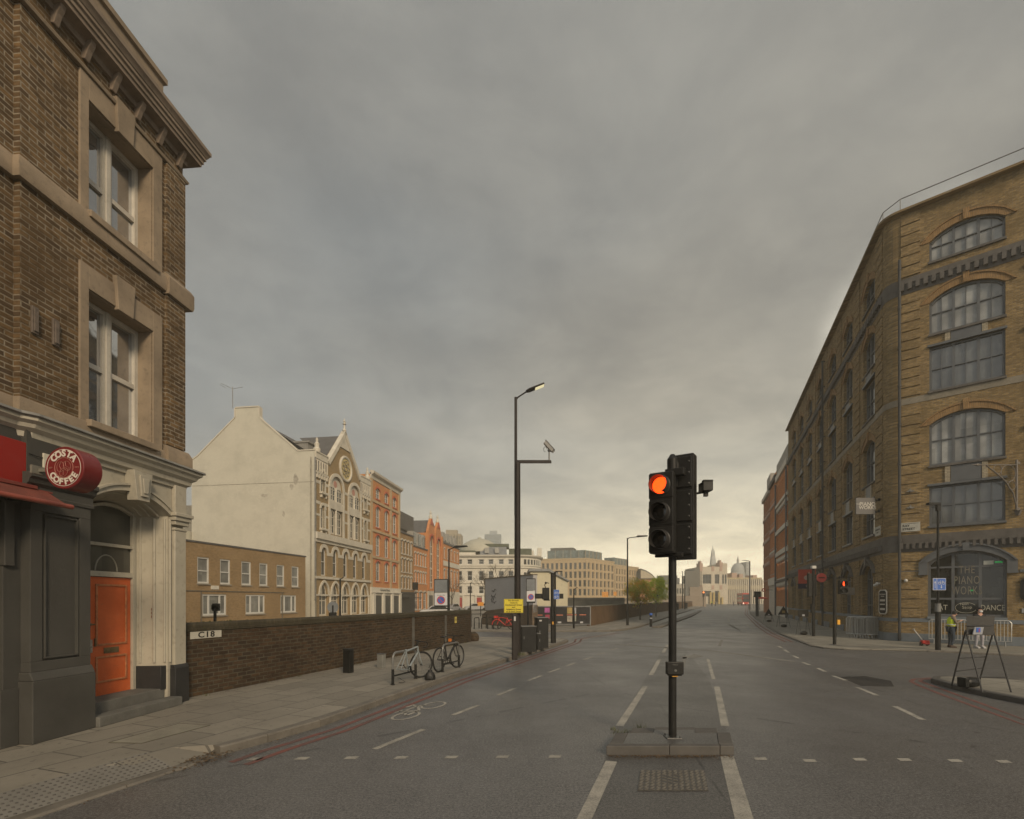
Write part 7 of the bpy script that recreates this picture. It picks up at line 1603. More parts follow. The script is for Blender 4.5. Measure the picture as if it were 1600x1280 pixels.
m = MB(); m.cyl((.05,0,3.0), (.33,0,2.96), .02, n=8); m.ball((.2,-.05,3.05), .06); m.build('bracket', blk2, t)
m = MB(); m.box(.07, .20, -.10, .06, .90, 1.12); m.build('push_button_box', paint('wait_yellow', (.60,.30,.02), .4), t, smooth=False, bevel=.01); m = MB(); m.box(.19, .205, -.06, .0, .96, 1.06); m.build('button', M_['dark'], t, smooth=False)
D_ = 20.7; t = thing('sign_post', 'tall slim black post with small lantern and blue cycle lane sign on the right', 'sign post', (at(1465.5, 0, D_).x, D_, .06))
m = MB(); m.cyl((0,0,0), (0,0,1.9), .095, n=14); m.cyl((0,0,1.9), (0,0,5.85), .048, .04, n=12); m.build('pole', blk, t)
m = MB(); m.cyl((0,0,1.55), (0,0,1.88), .10, n=14); m.build('sleeve', paint('sleeve_grey', (.16,.16,.15), .5), t)
m = MB(); m.tube([(0,0,5.8), (-.05,0,5.95), (-.30,0,5.9)], .02, 6); m.box(-.42, .06, -.09, .09, 5.86, 5.95); m.box(-.06, .08, -.06, .06, 5.62, 5.86); m.build('lantern', blk, t, smooth=False)
m = MB(); m.box(-.26, .26, -.075, -.06, 2.42, 2.90); m.build('sign_border', sw, t, smooth=False); m = MB(); m.box(-.245, -.115, -.079, -.075, 2.435, 2.885); m.box(-.095, .245, -.079, -.075, 2.435, 2.885); pn = m.build('sign_face', blu, t, smooth=False)
m = MB(); m.box(-.188, -.172, -.083, -.079, 2.50, 2.72); m.prism([(-.215, 2.70), (-.145, 2.70), (-.18, 2.80)], 'y', -.083, -.079); m.build('arrow', sw, pn, smooth=False); cycle_icon(pn, .075, -.083, 2.70, .16); m = MB(); m.box(.065, .085, -.083, -.079, 2.54, 2.64); m.prism([(.04, 2.55), (.11, 2.55), (.075, 2.49)], 'y', -.083, -.079); m.build('arrow', sw, pn, smooth=False)
# red banner and round red sign on the warehouse
s = thing('red_banner', 'red banner sign with dark base hanging from the warehouse wall', 'banner', (at(1261, 0, 33).x, 33, 0))
m = MB(); m.box(-.56, .56, -.02, .02, fz(912,33), fz(890,33)); m.build('panel', paint('banner_red', (.42,.06,.035), .6, .1, 2), s, smooth=False)
m = MB(); m.box(-.56, .56, -.021, .021, fz(920,33), fz(912,33)); m.build('lower_panel', paint('banner_navy', (.025,.022,.05), .6), s, smooth=False)
m = MB(); m.ball((0, -.02, fz(903,33)), .22, .01, .16); m.prism([(.05, fz(902,33)), (.2, fz(897,33)), (.12, fz(893,33)), (0, fz(899,33))], 'y', -.025, -.02); m.build('motif', paint('banner_pale', (.40,.30,.24), .6), s)
link('lettering', text_mesh('STORE', .2, wl, .004), s, T(.2, -.024, fz(916,33)) @ FACE_CAM); m = MB(); m.cyl((.56, .0, fz(892,33)), (1.6, .3, fz(892,33)), .02, n=6); m.build('bracket', blk, s)
s = thing('round_red_sign', 'plain round red projecting sign between banner and pedestrian signal', 'sign', (at(1283.5, 0, 30.5).x, 30.5, fz(903, 30.5)), -.3)
m = MB(); m.T = Matrix.Rotation(rad(90), 4, 'X'); m.lathe([(0,.05),(.25,.05),(.27,.03),(.27,-.05),(0,-.05)], n=28); m.build('disc', paint('disc_red', (.52,.05,.03), .4, .06), s); m = MB(); m.box(-.16, .16, -.055, -.05, -.03, .03); m.build('lettering_bar', M_['dark'], s, smooth=False); m = MB(); m.cyl((.25,0,0), (1.6,.3,0), .02, n=6); m.build('bracket', blk, s)
# crowd barriers
def barrier_make(label, loc, rz, grp):
    t = thing('crowd_barrier', label, 'barrier', loc, rz, grp); m = MB(); L, h = 1.35, 1.12; r = .026
    m.tube([(-L/2,0,.22), (-L/2,0,h-.1), (-L/2+.08,0,h), (L/2-.08,0,h), (L/2,0,h-.1), (L/2,0,.22)], r, 6, closed=True)
    for k in range(11): x = -L/2+L*(k+1)/12; m.cyl((x,0,.22), (x,0,h), .014, n=5)
    m.build('panel', paint('barrier_steel', (.36,.36,.34), .4, .15, 6, metal=.4), t)
    for s_ in (-1, 1): m = MB(); m.tube([(s_*L*.36,-.26,0), (s_*L*.36,-.2,.04), (s_*L*.36,0,.22), (s_*L*.36,.2,.04), (s_*L*.36,.26,0)], .016, 6); m.build('foot', MATS['barrier_steel'], t)
    return t
b0 = barrier_make('steel crowd barrier stacked upright with others against the warehouse wall', (at(1342, 0, 27.6).x, 27.3, .06), -.42, 'stacked steel crowd barriers')
for i in range(1, 9): dup(b0, (at(1342, 0, 27.3).x+.085*i, 27.3-.10*i+.05*(i % 2), .06), -.42+.03*(i % 3), 'steel crowd barrier stacked upright with others against the warehouse wall')
bq = on(fR, .75, 2.35, 0); dup(b0, (bq.x, bq.y, .06), rz_of(tR), 'steel crowd barrier behind the person in the yellow vest', 'barriers below the shop window')
bq = on(fR, .75, 3.75, 0); dup(b0, (bq.x, bq.y, .06), rz_of(tR), 'steel crowd barrier behind the masked person below the shop window', 'barriers below the shop window')
# fallen red scooter thing
t = thing('scooter', 'red and white kick scooter leaning against the warehouse plinth', 'scooter', (at(1441, 0, 22.6).x, 22.6, .06), .2)
rdp = paint('scooter_red', (.42,.03,.025), .4)
m = MB(); m.cyl((.10,0,.16), (-.32,.12,.72), .022, n=8); m.cyl((-.40,.02,.74), (-.24,.22,.72), .018, n=8); m.build('handle_stem', paint('scooter_white', (.45,.44,.42), .4), t)
m = MB(); m.box(-.05, .32, -.08, .08, .10, .24); m.box(.05, .30, -.12, .12, .06, .12); m.build('deck', rdp, t, smooth=False, bevel=.03)
for x in (-.02, .30): m = MB(); m.T = T(x, .02, .09) @ Matrix.Rotation(rad(90), 4, 'X'); m.lathe([(.05,-.03),(.09,-.02),(.09,.02),(.05,.03)], n=14); m.build('wheel', rub, t)
m = MB(); m.tube([(-.16,0,0), (-.05,.02,.2), (.08,0,.3)], .012, 5); m.build('kickstand', blk, t)
# A-frame works sign on the near right corner
t = thing('trestle_sign', 'folding black trestle sign seen from behind on the near right kerb with a sandbag', 'sign', (0, 0, 0))
stl = paint('trestle_steel', (.05,.05,.05), .5, .2, 6, metal=.3)
TLb, TRb = at(1509, 985, 11.35), at(1552, 986, 11.2); feet = [Vector((*G(1487,1071,.12), .12)), Vector((*G(1531,1062,.12), .12)), Vector((*G(1535,1082,.12), .12)), Vector((*G(1580,1082,.12), .12))]
t.location = (feet[0]+feet[3])/2*1.0; o_ = t.location.copy(); o_.z = .12; t.location = o_; R = lambda p: Vector(p)-o_
for a, b in ((TLb, feet[0]), (TRb, feet[1]), (TLb, feet[2]), (TRb, feet[3])): m = MB(); m.cyl(R(a), R(b), .016, n=8); m.build('leg', stl, t)
for a, b, c_, d_ in ((TLb, feet[0], TRb, feet[1]), (TLb, feet[2], TRb, feet[3])):
    for f_ in (.50, .74) if c_ is TRb and b is feet[0] else (.76,): m = MB(); m.cyl(R(a.lerp(b, f_)), R(c_.lerp(d_, f_)), .014, n=6); m.build('rung', stl, t)
bt, bb = at(1510, 963, 11.45), at(1510, 992, 11.3); brt, brb = at(1554, 963, 11.3), at(1552, 993, 11.15)
m = MB(); P = [R(bb), R(brb), R(brt), R(bt)]; nrm_ = (P[1]-P[0]).cross(P[3]-P[0]).normalized()*.015; m.add(P+[p+nrm_ for p in P], [[0,1,2,3],[7,6,5,4],[0,4,5,1],[1,5,6,2],[2,6,7,3],[3,7,4,0]]); m.build('board', paint('sign_rear_dark', (.022,.021,.019), .5, .2, 3), t, smooth=False)
m = MB(); m.tube([R(at(1509, 977.5, 11.33))-nrm_*1.5, R(at(1553, 977.5, 11.2))-nrm_*1.5], .012, 6); m.build('rail', stl, t)
q0, q1, q2, q3 = [R(at(x, y, 11.22)) for x, y in ((1519, 991.5), (1533.5, 991.5), (1536, 980), (1522, 980))]
m = MB(); nn = Vector((0,-.02,0)); m.add([q0+nn, q1+nn, q2+nn, q3+nn, q0, q1, q2, q3], [[0,1,2,3],[7,6,5,4],[0,4,5,1],[1,5,6,2],[2,6,7,3],[3,7,4,0]]); lb = m.build('label_plate', paint('label_grey', (.27,.28,.30), .6), t, smooth=False)
c_ = (q0+q2)/2+Vector((0,-.028,.02)); m = MB(); m.box(c_.x-.05, c_.x+.04, c_.y, c_.y+.004, c_.z-.05, c_.z+.05); m.build('blue_mark', blu, lb, smooth=False); m = MB(); m.box(c_.x, c_.x+.015, c_.y-.004, c_.y, c_.z-.05, c_.z+.03); m.build('red_mark', rdp, lb, smooth=False)
sb = thing('sandbag', 'black sandbag weighing down the trestle sign', 'sandbag', (at(1517, 0, 11.6).x, 11.6, .12), .1)
m = MB(); m.lathe([(0,-.19),(.07,-.19),(.105,-.14),(.115,0),(.105,.14),(.07,.19),(0,.19)], n=14); 
for v in m.v: v.x, v.y, v.z = v.z, v.x*.9, max(0, v.y*1.0+.11)
m.build('sack', blk, sb); m = MB(); m.box(-.24, -.15, -.11, .11, 0, .22); m.build('end_flap', blk, sb, smooth=False, bevel=.02)
# roadworks signs further along
def tripod(label, px, ytop, ymid, yb, w, tri=True, gold=False):
    D = F*(HZ-.06)/(yb-937); t = thing('roadworks_sign', label, 'road sign', (at(px, 0, D).x, D, .06), 0, 'roadworks signs along the right kerb')
    z0, z1 = fz(ymid, D)-.06, fz(ytop, D)-.06; hw = w/2*D/800
    m = MB(); m.prism([(-hw, z0), (hw, z0), (0, z1)] if tri else [(-hw, z0), (hw, z0), (hw, z1), (-hw, z1)], 'y', -.01, .01); m.build('board', paint('sign_rear_dark', (.045,.044,.04)), t, smooth=False)
    for s_ in (-1, 1):
        for y_ in (-.25, .25): m = MB(); m.cyl((s_*hw*.75, .02, z0+.05), (s_*hw*.95, y_, 0), .015, n=6); m.build('leg', stl, t)
    m = MB(); m.cyl((-hw*.9,-.15,.35), (hw*.9,-.15,.35), .012, n=5); m.build('rung', stl, t)
    m = MB(); m.ball((0,-.05,.10), .22, .16, .12); m.build('sandbag', blk, t)
    if gold: m = MB(); m.box(-.10, .12, -.02, -.01, z0+.12, z0+.30); m.build('worn_label', paint('label_gold', (.33,.22,.06), .6, .3, 20), t, smooth=False)
    else: m = MB(); m.box(-.06, .08, -.02, -.01, z0+.04, z0+.14); m.build('label_plate', sw, t, smooth=False)
tripod('triangular roadworks sign with gold patch seen from behind', 1224, 947, 960.5, 980, 17, True, True); tripod('furthest triangular roadworks sign seen from behind', 1201, 951, 962, 972, 13); tripod('rectangular roadworks sign board on thin legs beside the signal pole', 1255, 953, 964, 992, 16, False)

# far street details
def far_thing(nm, label, cat, px, D, zb=0): return thing(nm, label, cat, (at(px, 0, D).x, D, zb))
D_ = F*HZ/(982-937); t = far_thing('bollard', 'black bollard with blue top at the start of the cycle lane island', 'bollard', 1017, 37.4, .11)
m = MB(); m.cyl((0,0,0), (0,0,.85), .10, .09, n=14); m.build('post', blk, t); m = MB(); m.cyl((0,0,.85), (0,0,1.0), .12, .12, n=14); m.build('top', blu, t); m = MB(); m.cyl((0,0,.6), (0,0,.66), .098, n=14); m.build('reflective_band', sw, t)
# double decker bus
t = far_thing('double_decker_bus', 'red double decker bus far down the street with a lit headlight', 'bus', 1166, 185); bred = paint('bus_red', (.50,.035,.025), .35, .05, .5, grime=.1); w = 1.30; t.rotation_euler.z = -.25
m = MB(); m.box(-w, w, 0, 10.5, .35, 4.45); m.build('body', bred, t, bevel=.15)
m = MB(); m.box(-w*.88, w*.88, -.03, 0.0, 2.75, 3.95); m.build('upper_windscreen', gl_f, t, smooth=False); m = MB(); m.box(-w*.88, w*.88, -.03, 0, 1.25, 2.35); m.build('windscreen', gl_f, t, smooth=False); m = MB(); m.box(-w*.7, w*.7, -.04, -.01, 2.42, 2.68); m.build('destination_display', M_['dark'], t, smooth=False)
hl = lit('headlight_lamp', (1, .85, .6), 4.0)
for s_ in (-1, 1): m = MB(); m.ball((s_*.95, -.03, .80), .15, .05, .12); m.build('headlight', hl, t)
for s_ in (-1, 1):
    for y_ in (2, 8.3): m = MB(); m.T = T(s_*w*.92, y_, .48) @ Matrix.Rotation(rad(90), 4, 'Y'); m.lathe([(.0,-.15),(.48,-.15),(.48,.15),(0,.15)], n=16); m.build('wheel', rub, t)
    m = MB(); m.box(s_*w-.02, s_*w+.02, .6, 10, 2.85, 3.75); m.box(s_*w-.02, s_*w+.02, .6, 10, 1.3, 2.25); m.build('side_window', gl_f, t, smooth=False)
def car(label, X, D, rz, col, van=False, z=0.):
    t = thing('parked_car' if not van else 'parked_van', label, 'van' if van else 'car', (X, D, z), rz); L, W_ = 4.2, .86
    sh = [(-2.1,.3),(-2.1,.72),(-1.9,.88),(-1.2,.95),(-.75,1.38),(.75,1.42),(1.45,.98),(2.05,.82),(2.1,.35)] if not van else [(-2.1,.3),(-2.1,1.95),(1.0,2.0),(1.5,1.3),(2.1,1.1),(2.1,.35)]
    m = MB(); m.prism(sh, 'y', -W_, W_); m.build('body', paint('car_paint_%s' % ''.join('%02d' % int(v*99) for v in col), col, .3, .05, grime=.1, coat=.5), t, bevel=.07)
    gsh = [(-1.1,.97),(-.68,1.32),(.70,1.36),(1.3,.98)] if not van else [(.9,1.35),(.95,1.85),(1.1,1.8),(1.4,1.35)]
    m = MB(); m.prism(gsh, 'y', -W_-.01, W_+.01); m.build('window', gl_dark, t, smooth=False)
    for x in (-1.35, 1.3):
        for s_ in (-1, 1):
            m = MB(); m.T = T(x, s_*W_*.93, .32) @ Matrix.Rotation(rad(90), 4, 'X'); m.lathe([(0,-.1),(.2,-.1),(.32,-.09),(.32,.09),(.2,.1),(0,.1)], n=16); m.build('wheel', rub, t)
    for s_ in (-1, 1): m = MB(); m.ball((2.08, s_*.6, .68), .06, .14, .07); m.build('headlight', gl_obs, t); 
    return t
car('silver car parked near the red doors of the domed building', at(744, 0, 92).x, 92, .2, (.33,.34,.35)); car('second silver car partly behind the blank hoarding wall', at(757, 0, 97).x, 97, .3, (.28,.29,.30))
car('white van behind the railway parapet beside the beige offices', at(889, 0, 130).x, 130, .1, (.45,.45,.44), True, z=.0)
car('dark car near the beige office entrance', at(928, 0, 165).x, 165, .1, (.05,.05,.055)); car('pale car near the beige office entrance', at(944, 0, 168).x, 168, .1, (.3,.3,.3)); car('white car roof showing just above the brick wall by the sign board', at(684, 0, 60).x, 60, .2, (.45,.45,.44)); car('dark red car behind the brick wall near the pale tree', at(705, 0, 85).x, 85, 1.2, (.22,.22,.23))
for lab, px, py, D_, w, h, c in (('small orange works sign in front of the beige offices', 945.5, 929, 150, .9, .75, 'orange'), ('small orange sign on the side street post', 751, 944, 60, .35, .22, 'orange'), ('second small orange works sign by the rear office wing', 961, 928, 150, .45, .6, 'orange')):
    t = thing('works_sign', lab, 'sign', (at(px, 0, D_).x, D_, 0)); zc = fz(py, D_); m = MB(); m.box(-w, w, -.02, .02, zc-h, zc+h); m.build('panel', paint('works_orange', (.60,.24,.02), .5), t, smooth=False); m = MB(); m.cyl((0,.05,0), (0,.05,zc), .05, n=6); m.build('post', blk, t)
# far signals and boards on the bend
t = far_thing('far_signal', 'far traffic signal with an amber red lamp left of the market hall', 'traffic light', 1099, 150); m = MB(); m.cyl((0,0,0), (0,0,4.0), .1, n=8); m.build('pole', blk, t); m = MB(); m.box(-.25, .25, -.1, .1, 2.9, 4.6); m.build('signal_head', blk, t, smooth=False); m = MB(); m.ball((0,-.15,4.2), .24, .06, .24); m.build('lens', lit('far_signal_lamp', (1,.22,.04), 2.5), t)
t = far_thing('dark_sign_board', 'dark rectangular sign board on a thick post on the right pavement', 'sign', 1183, 62, .06); m = MB(); m.cyl((0,0,0), (0,0,2.8), .18, n=10); m.build('post', paint('board_post', (.06,.06,.055), .5), t); m = MB(); m.box(-.35, .42, -.1, .05, fz(934,62), fz(925,62)); m.build('board', M_['dark'], t, smooth=False)
t = far_thing('red_awning', 'thin bright red awning edge on the right hand row', 'awning', 1184.5, 66, fz(936, 66)); m = MB(); m.box(0, 1.3, 0, .8, 0, .10); m.prism([(0,0),(.8,0),(.8,.25)], 'x', 0, 1.3); m.build('canopy', paint('awning_bright', (.60,.06,.03), .5), t, smooth=False)
t = far_thing('round_red_board', 'small ring shaped red sign above the red awning', 'sign', 1193, 68, fz(922, 68)); m = MB(); m.T = Matrix.Rotation(rad(90), 4, 'X'); m.lathe([(.14,0),(.14,.1),(.24,.1),(.24,0)], n=16); m.build('ring', paint('awning_bright', (.60,.06,.03)), t, smooth=False); m = MB(); m.cyl((.2,0,0), (1.2,0,0), .03, n=6); m.build('bracket', blk, t)
for i, (px, yb) in enumerate(((1178, 951), (1187, 953))):
    t = far_thing('thin_post', ('thin grey post left of the dark sign board', 'thin grey post right of the dark sign board')[i], 'post', px, F*(HZ-.06)/(yb-937), .06); m = MB(); m.cyl((0,0,0), (0,0,3.0), .05, n=8); m.build('post', blk, t); m = MB(); m.box(-.2, .2, -.03, .03, 2.6, 3.0); m.build('small_plate', galv, t, smooth=False)
# cylindrical bins and a gate by the warehouse
for i, (px, yb) in enumerate(((1058, 953), (1072, 951))):
    D_ = F*(HZ-.12)/(yb-937); t = far_thing('litter_bin', ('dark litter bin on the far left pavement', 'second dark litter bin further along the far left pavement')[i], 'bin', px, D_, .12); m = MB(); m.cyl((0,0,0), (0,0,1.15), .30, .33, n=14); m.build('bin', M_['dark'], t); m = MB(); m.cyl((0,0,1.15), (0,0,1.25), .35, .25, n=14); m.build('lid', blk, t)
# ------------------------------------------------------------------ trees, weeds, litter
leafA = NT('leaf_autumn'); v_ = leafA.tc.outputs['Object']; a_ = leafA.noise(v_, 1.6, 3, .6); b_ = leafA.noise(v_, 14, 2, .5)
c_ = leafA.mix(leafA.rng(a_, .46, .60), (.42,.42,.03), (.70,.42,.05)); leafA.set('Base Color', c_); leafA.set('Roughness', .6)
leafG = NT('leaf_green'); v_ = leafG.tc.outputs['Object']; a_ = leafG.noise(v_, 1.6, 3, .6); b_ = leafG.noise(v_, 14, 2, .5)
c_ = leafG.mix(leafG.rng(a_, .4, .62), (.40,.52,.03), (.66,.66,.05)); leafG.set('Base Color', c_); leafG.set('Roughness', .6)
for q_ in (leafA, leafG):
    src_ = q_.b.inputs['Base Color'].links[0].from_socket; tr_ = q_.n.new('ShaderNodeBsdfTranslucent'); q_.l.new(src_, tr_.inputs[0]); mx_ = q_.n.new('ShaderNodeMixShader'); mx_.inputs[0].default_value = .45
    q_.l.new(q_.b.outputs[0], mx_.inputs[1]); q_.l.new(tr_.outputs[0], mx_.inputs[2]); q_.l.new(mx_.outputs[0], q_.n['Material Output'].inputs[0])
bark = paint('bark', (.075,.062,.045), .9, .25, 6, bump=.5)
def branch(m, p, d, L, r, depth, rnd, tips, up=.15):
    q = p+d*L; mid = p.lerp(q, .5)+Vector((rnd.uniform(-1,1), rnd.uniform(-1,1), rnd.uniform(-.5,.5)))*L*.06
    m.tube([p, mid, q], [r, r*.85, r*.68], 6); 
    if depth == 0: tips.append(q); return
    for i in range(rnd.choice((2, 3, 3))):
        nd = (d+Vector((rnd.uniform(-1,1), rnd.uniform(-1,1), rnd.uniform(-.4,.7)))*.75); nd.z += up; branch(m, q if i else mid.lerp(q, .7), nd.normalized(), L*rnd.uniform(.62,.85), r*.62, depth-1, rnd, tips, up)
def leafy(label, px, yb, zc, rx, rz_, leaf, seed, trunk_h, nleaf=5200):
    D = F*(HZ-.12)/(yb-937); t = thing('street_tree', label, 'tree', (at(px, 0, D).x, D, .12), 0, 'young trees on the far pavement'); rnd = random.Random(seed)
    m = MB(); tips = []; m.tube([(0,0,0), (.02,.01,trunk_h*.5), (0,0,trunk_h)], [.085,.07,.055], 8)
    for k in range(5): a = k*1.26; branch(m, Vector((0,0,trunk_h-.1*k)), Vector((cos(a)*.6, sin(a)*.6, .75)).normalized(), rz_*.45, .035, 2, rnd, tips)
    m.build('trunk', bark, t)
    cl = []
    for i in range(46):
        while True:
            p = Vector((rnd.uniform(-1,1), rnd.uniform(-1,1), rnd.uniform(-1,1)))
            if .35 < p.length < 1 and not (p.z < -.3 and p.xy.length > .8): break
        p = p*(.82+.22*rnd.random()); cl.append((Vector((p.x*rx, p.y*rx, zc+p.z*rz_)), rnd.uniform(.20,.42)*rx))
    m = MB()
    for i in range(nleaf):
        c, r_ = rnd.choice(cl); d = Vector((rnd.gauss(0,1), rnd.gauss(0,1), rnd.gauss(0,.8))).normalized()*r_*rnd.random()**.4; p = c+d
        u = Vector((rnd.uniform(-1,1), rnd.uniform(-1,1), rnd.uniform(-1,1))).normalized(); w = u.orthogonal().normalized(); s = rnd.uniform(.045,.085)
        m.quad(p-u*s, p+w*s*.6, p+u*s, p-w*s*.6)
    m.build('crown', leaf, t, smooth=False, recalc=False); return t
leafy('young street tree turning orange nearest the lamp post', 1000, 968.5, 2.75, 1.45, 1.30, leafA.m, 4, 1.5, 7000)
leafy('greener young street tree behind the orange tinged one', 1025, 963.5, 3.15, 1.60, 1.60, leafG.m, 9, 1.8, 7500)
def bare(label, px, D, h, seed, tilt=0):
    t = thing('bare_tree', label, 'tree', (at(px, 0, D).x, D, 0)); rnd = random.Random(seed); m = MB(); tips = []
    m.tube([(0,0,0), (tilt*.4,0,h*.2), (tilt,0,h*.4)], [.16,.13,.10], 7); m.build('trunk', bark, t); m = MB()
    for k in range(5): a = k*1.3+rnd.random(); branch(m, Vector((tilt,0,h*(.38-.03*k))), Vector((cos(a)*.7, sin(a)*.4, .9)).normalized(), h*.19, .055, 4, rnd, tips, .12)
    m.build('branches', bark, t)
bare('bare winter tree above the blank hoarding wall', 775, 62, 7.4, 2); bare('second bare tree at the right end of the hoarding wall', 800, 66, 6.6, 8); bare('bare tree on the side street by the end house', 706, 84, 7.0, 5); bare('thin bare tree close to the far left corner of the domed building', 765, 90, 8.5, 12); bare('bare shrubby tree behind the shed roof', 848, 80, 5.0, 15)
# litter, leaves and weeds
rnd = random.Random(21); m = MB()
def litter(m, x, y, z, s):
    a = rnd.uniform(0, 6.3); u = Vector((cos(a), sin(a), rnd.uniform(-.2,.2)))*s; w = Vector((-sin(a), cos(a), rnd.uniform(-.1,.5)))*s*.6; p = Vector((x, y, z+s*.25)); m.quad(p-u, p-w, p+u, p+w)
P = resample(KD[1:]+KL1[:5], .05)
for p in P:
    if rnd.random() < .5: litter(m, p.x+rnd.uniform(-.02,.16), p.y+rnd.uniform(-.05,.05), .004, rnd.uniform(.006,.02))
for i in range(260): x, y = rnd.gauss(-4.02,.14), rnd.gauss(6.75,.22); litter(m, x, y, .03, rnd.uniform(.01,.03))
for i in range(260): litter(m, rnd.uniform(1.3,2.95), 6.88-abs(rnd.gauss(0,.07)), .006, rnd.uniform(.006,.02))
for i in range(150): x, y = rnd.gauss(2.1,.35), 6.86-abs(rnd.gauss(0,.05)); litter(m, x, y, .006, rnd.uniform(.008,.025))
for i in range(700): f_ = rnd.random(); p = Vector((-6.5, 10.1)).lerp(Vector((-1.95, 24.1)), f_); litter(m, p.x+abs(rnd.gauss(0,.07)), p.y, .122, rnd.uniform(.006,.018))
for i in range(260): litter(m, rnd.uniform(-9, 11), rnd.uniform(4.5, 26), .006 if True else 0, rnd.uniform(.004,.012))
o = m.build('leaf_litter', paint('litter_brown', (.085,.055,.028), .9, .4, 8, bump=0), None, smooth=False, recalc=False); tag(o, 'brown leaf litter and grit gathered along kerbs and wall foot', 'litter')['kind'] = 'stuff'
m = MB()
def tuft(cx, cy, z, n, h, sp):
    for i in range(n):
        a = rnd.uniform(0, 6.3); x, y = cx+rnd.gauss(0, sp), cy+rnd.gauss(0, sp); hh = h*rnd.uniform(.4,1); b = Vector((cos(a), sin(a), 0))*.006; tip = Vector((x+rnd.gauss(0,.3*hh), y+rnd.gauss(0,.3*hh), z+hh)); p = Vector((x, y, z)); m.quad(p-b, p+b, tip, tip)
tuft(at(812,0,18.4).x+.05, 18.25, .12, 60, .16, .07); tuft(1.75, 7.95, .01, 50, .10, .07); tuft(2.02, 8.05, .01, 40, .18, .04); tuft(1.62, 8.2, .01, 26, .07, .05)
for i in range(14): f_ = rnd.random(); p = Vector((-6.5, 10.1)).lerp(Vector((-1.95, 24.1)), f_); tuft(p.x+.05, p.y, .12, 12, .06, .04)
o = m.build('weeds', paint('weed_green', (.075,.085,.028), .9, .3, 8, bump=0), None, smooth=False, recalc=False); tag(o, 'small green weeds growing at post bases and kerb joints', 'weeds')['kind'] = 'stuff'

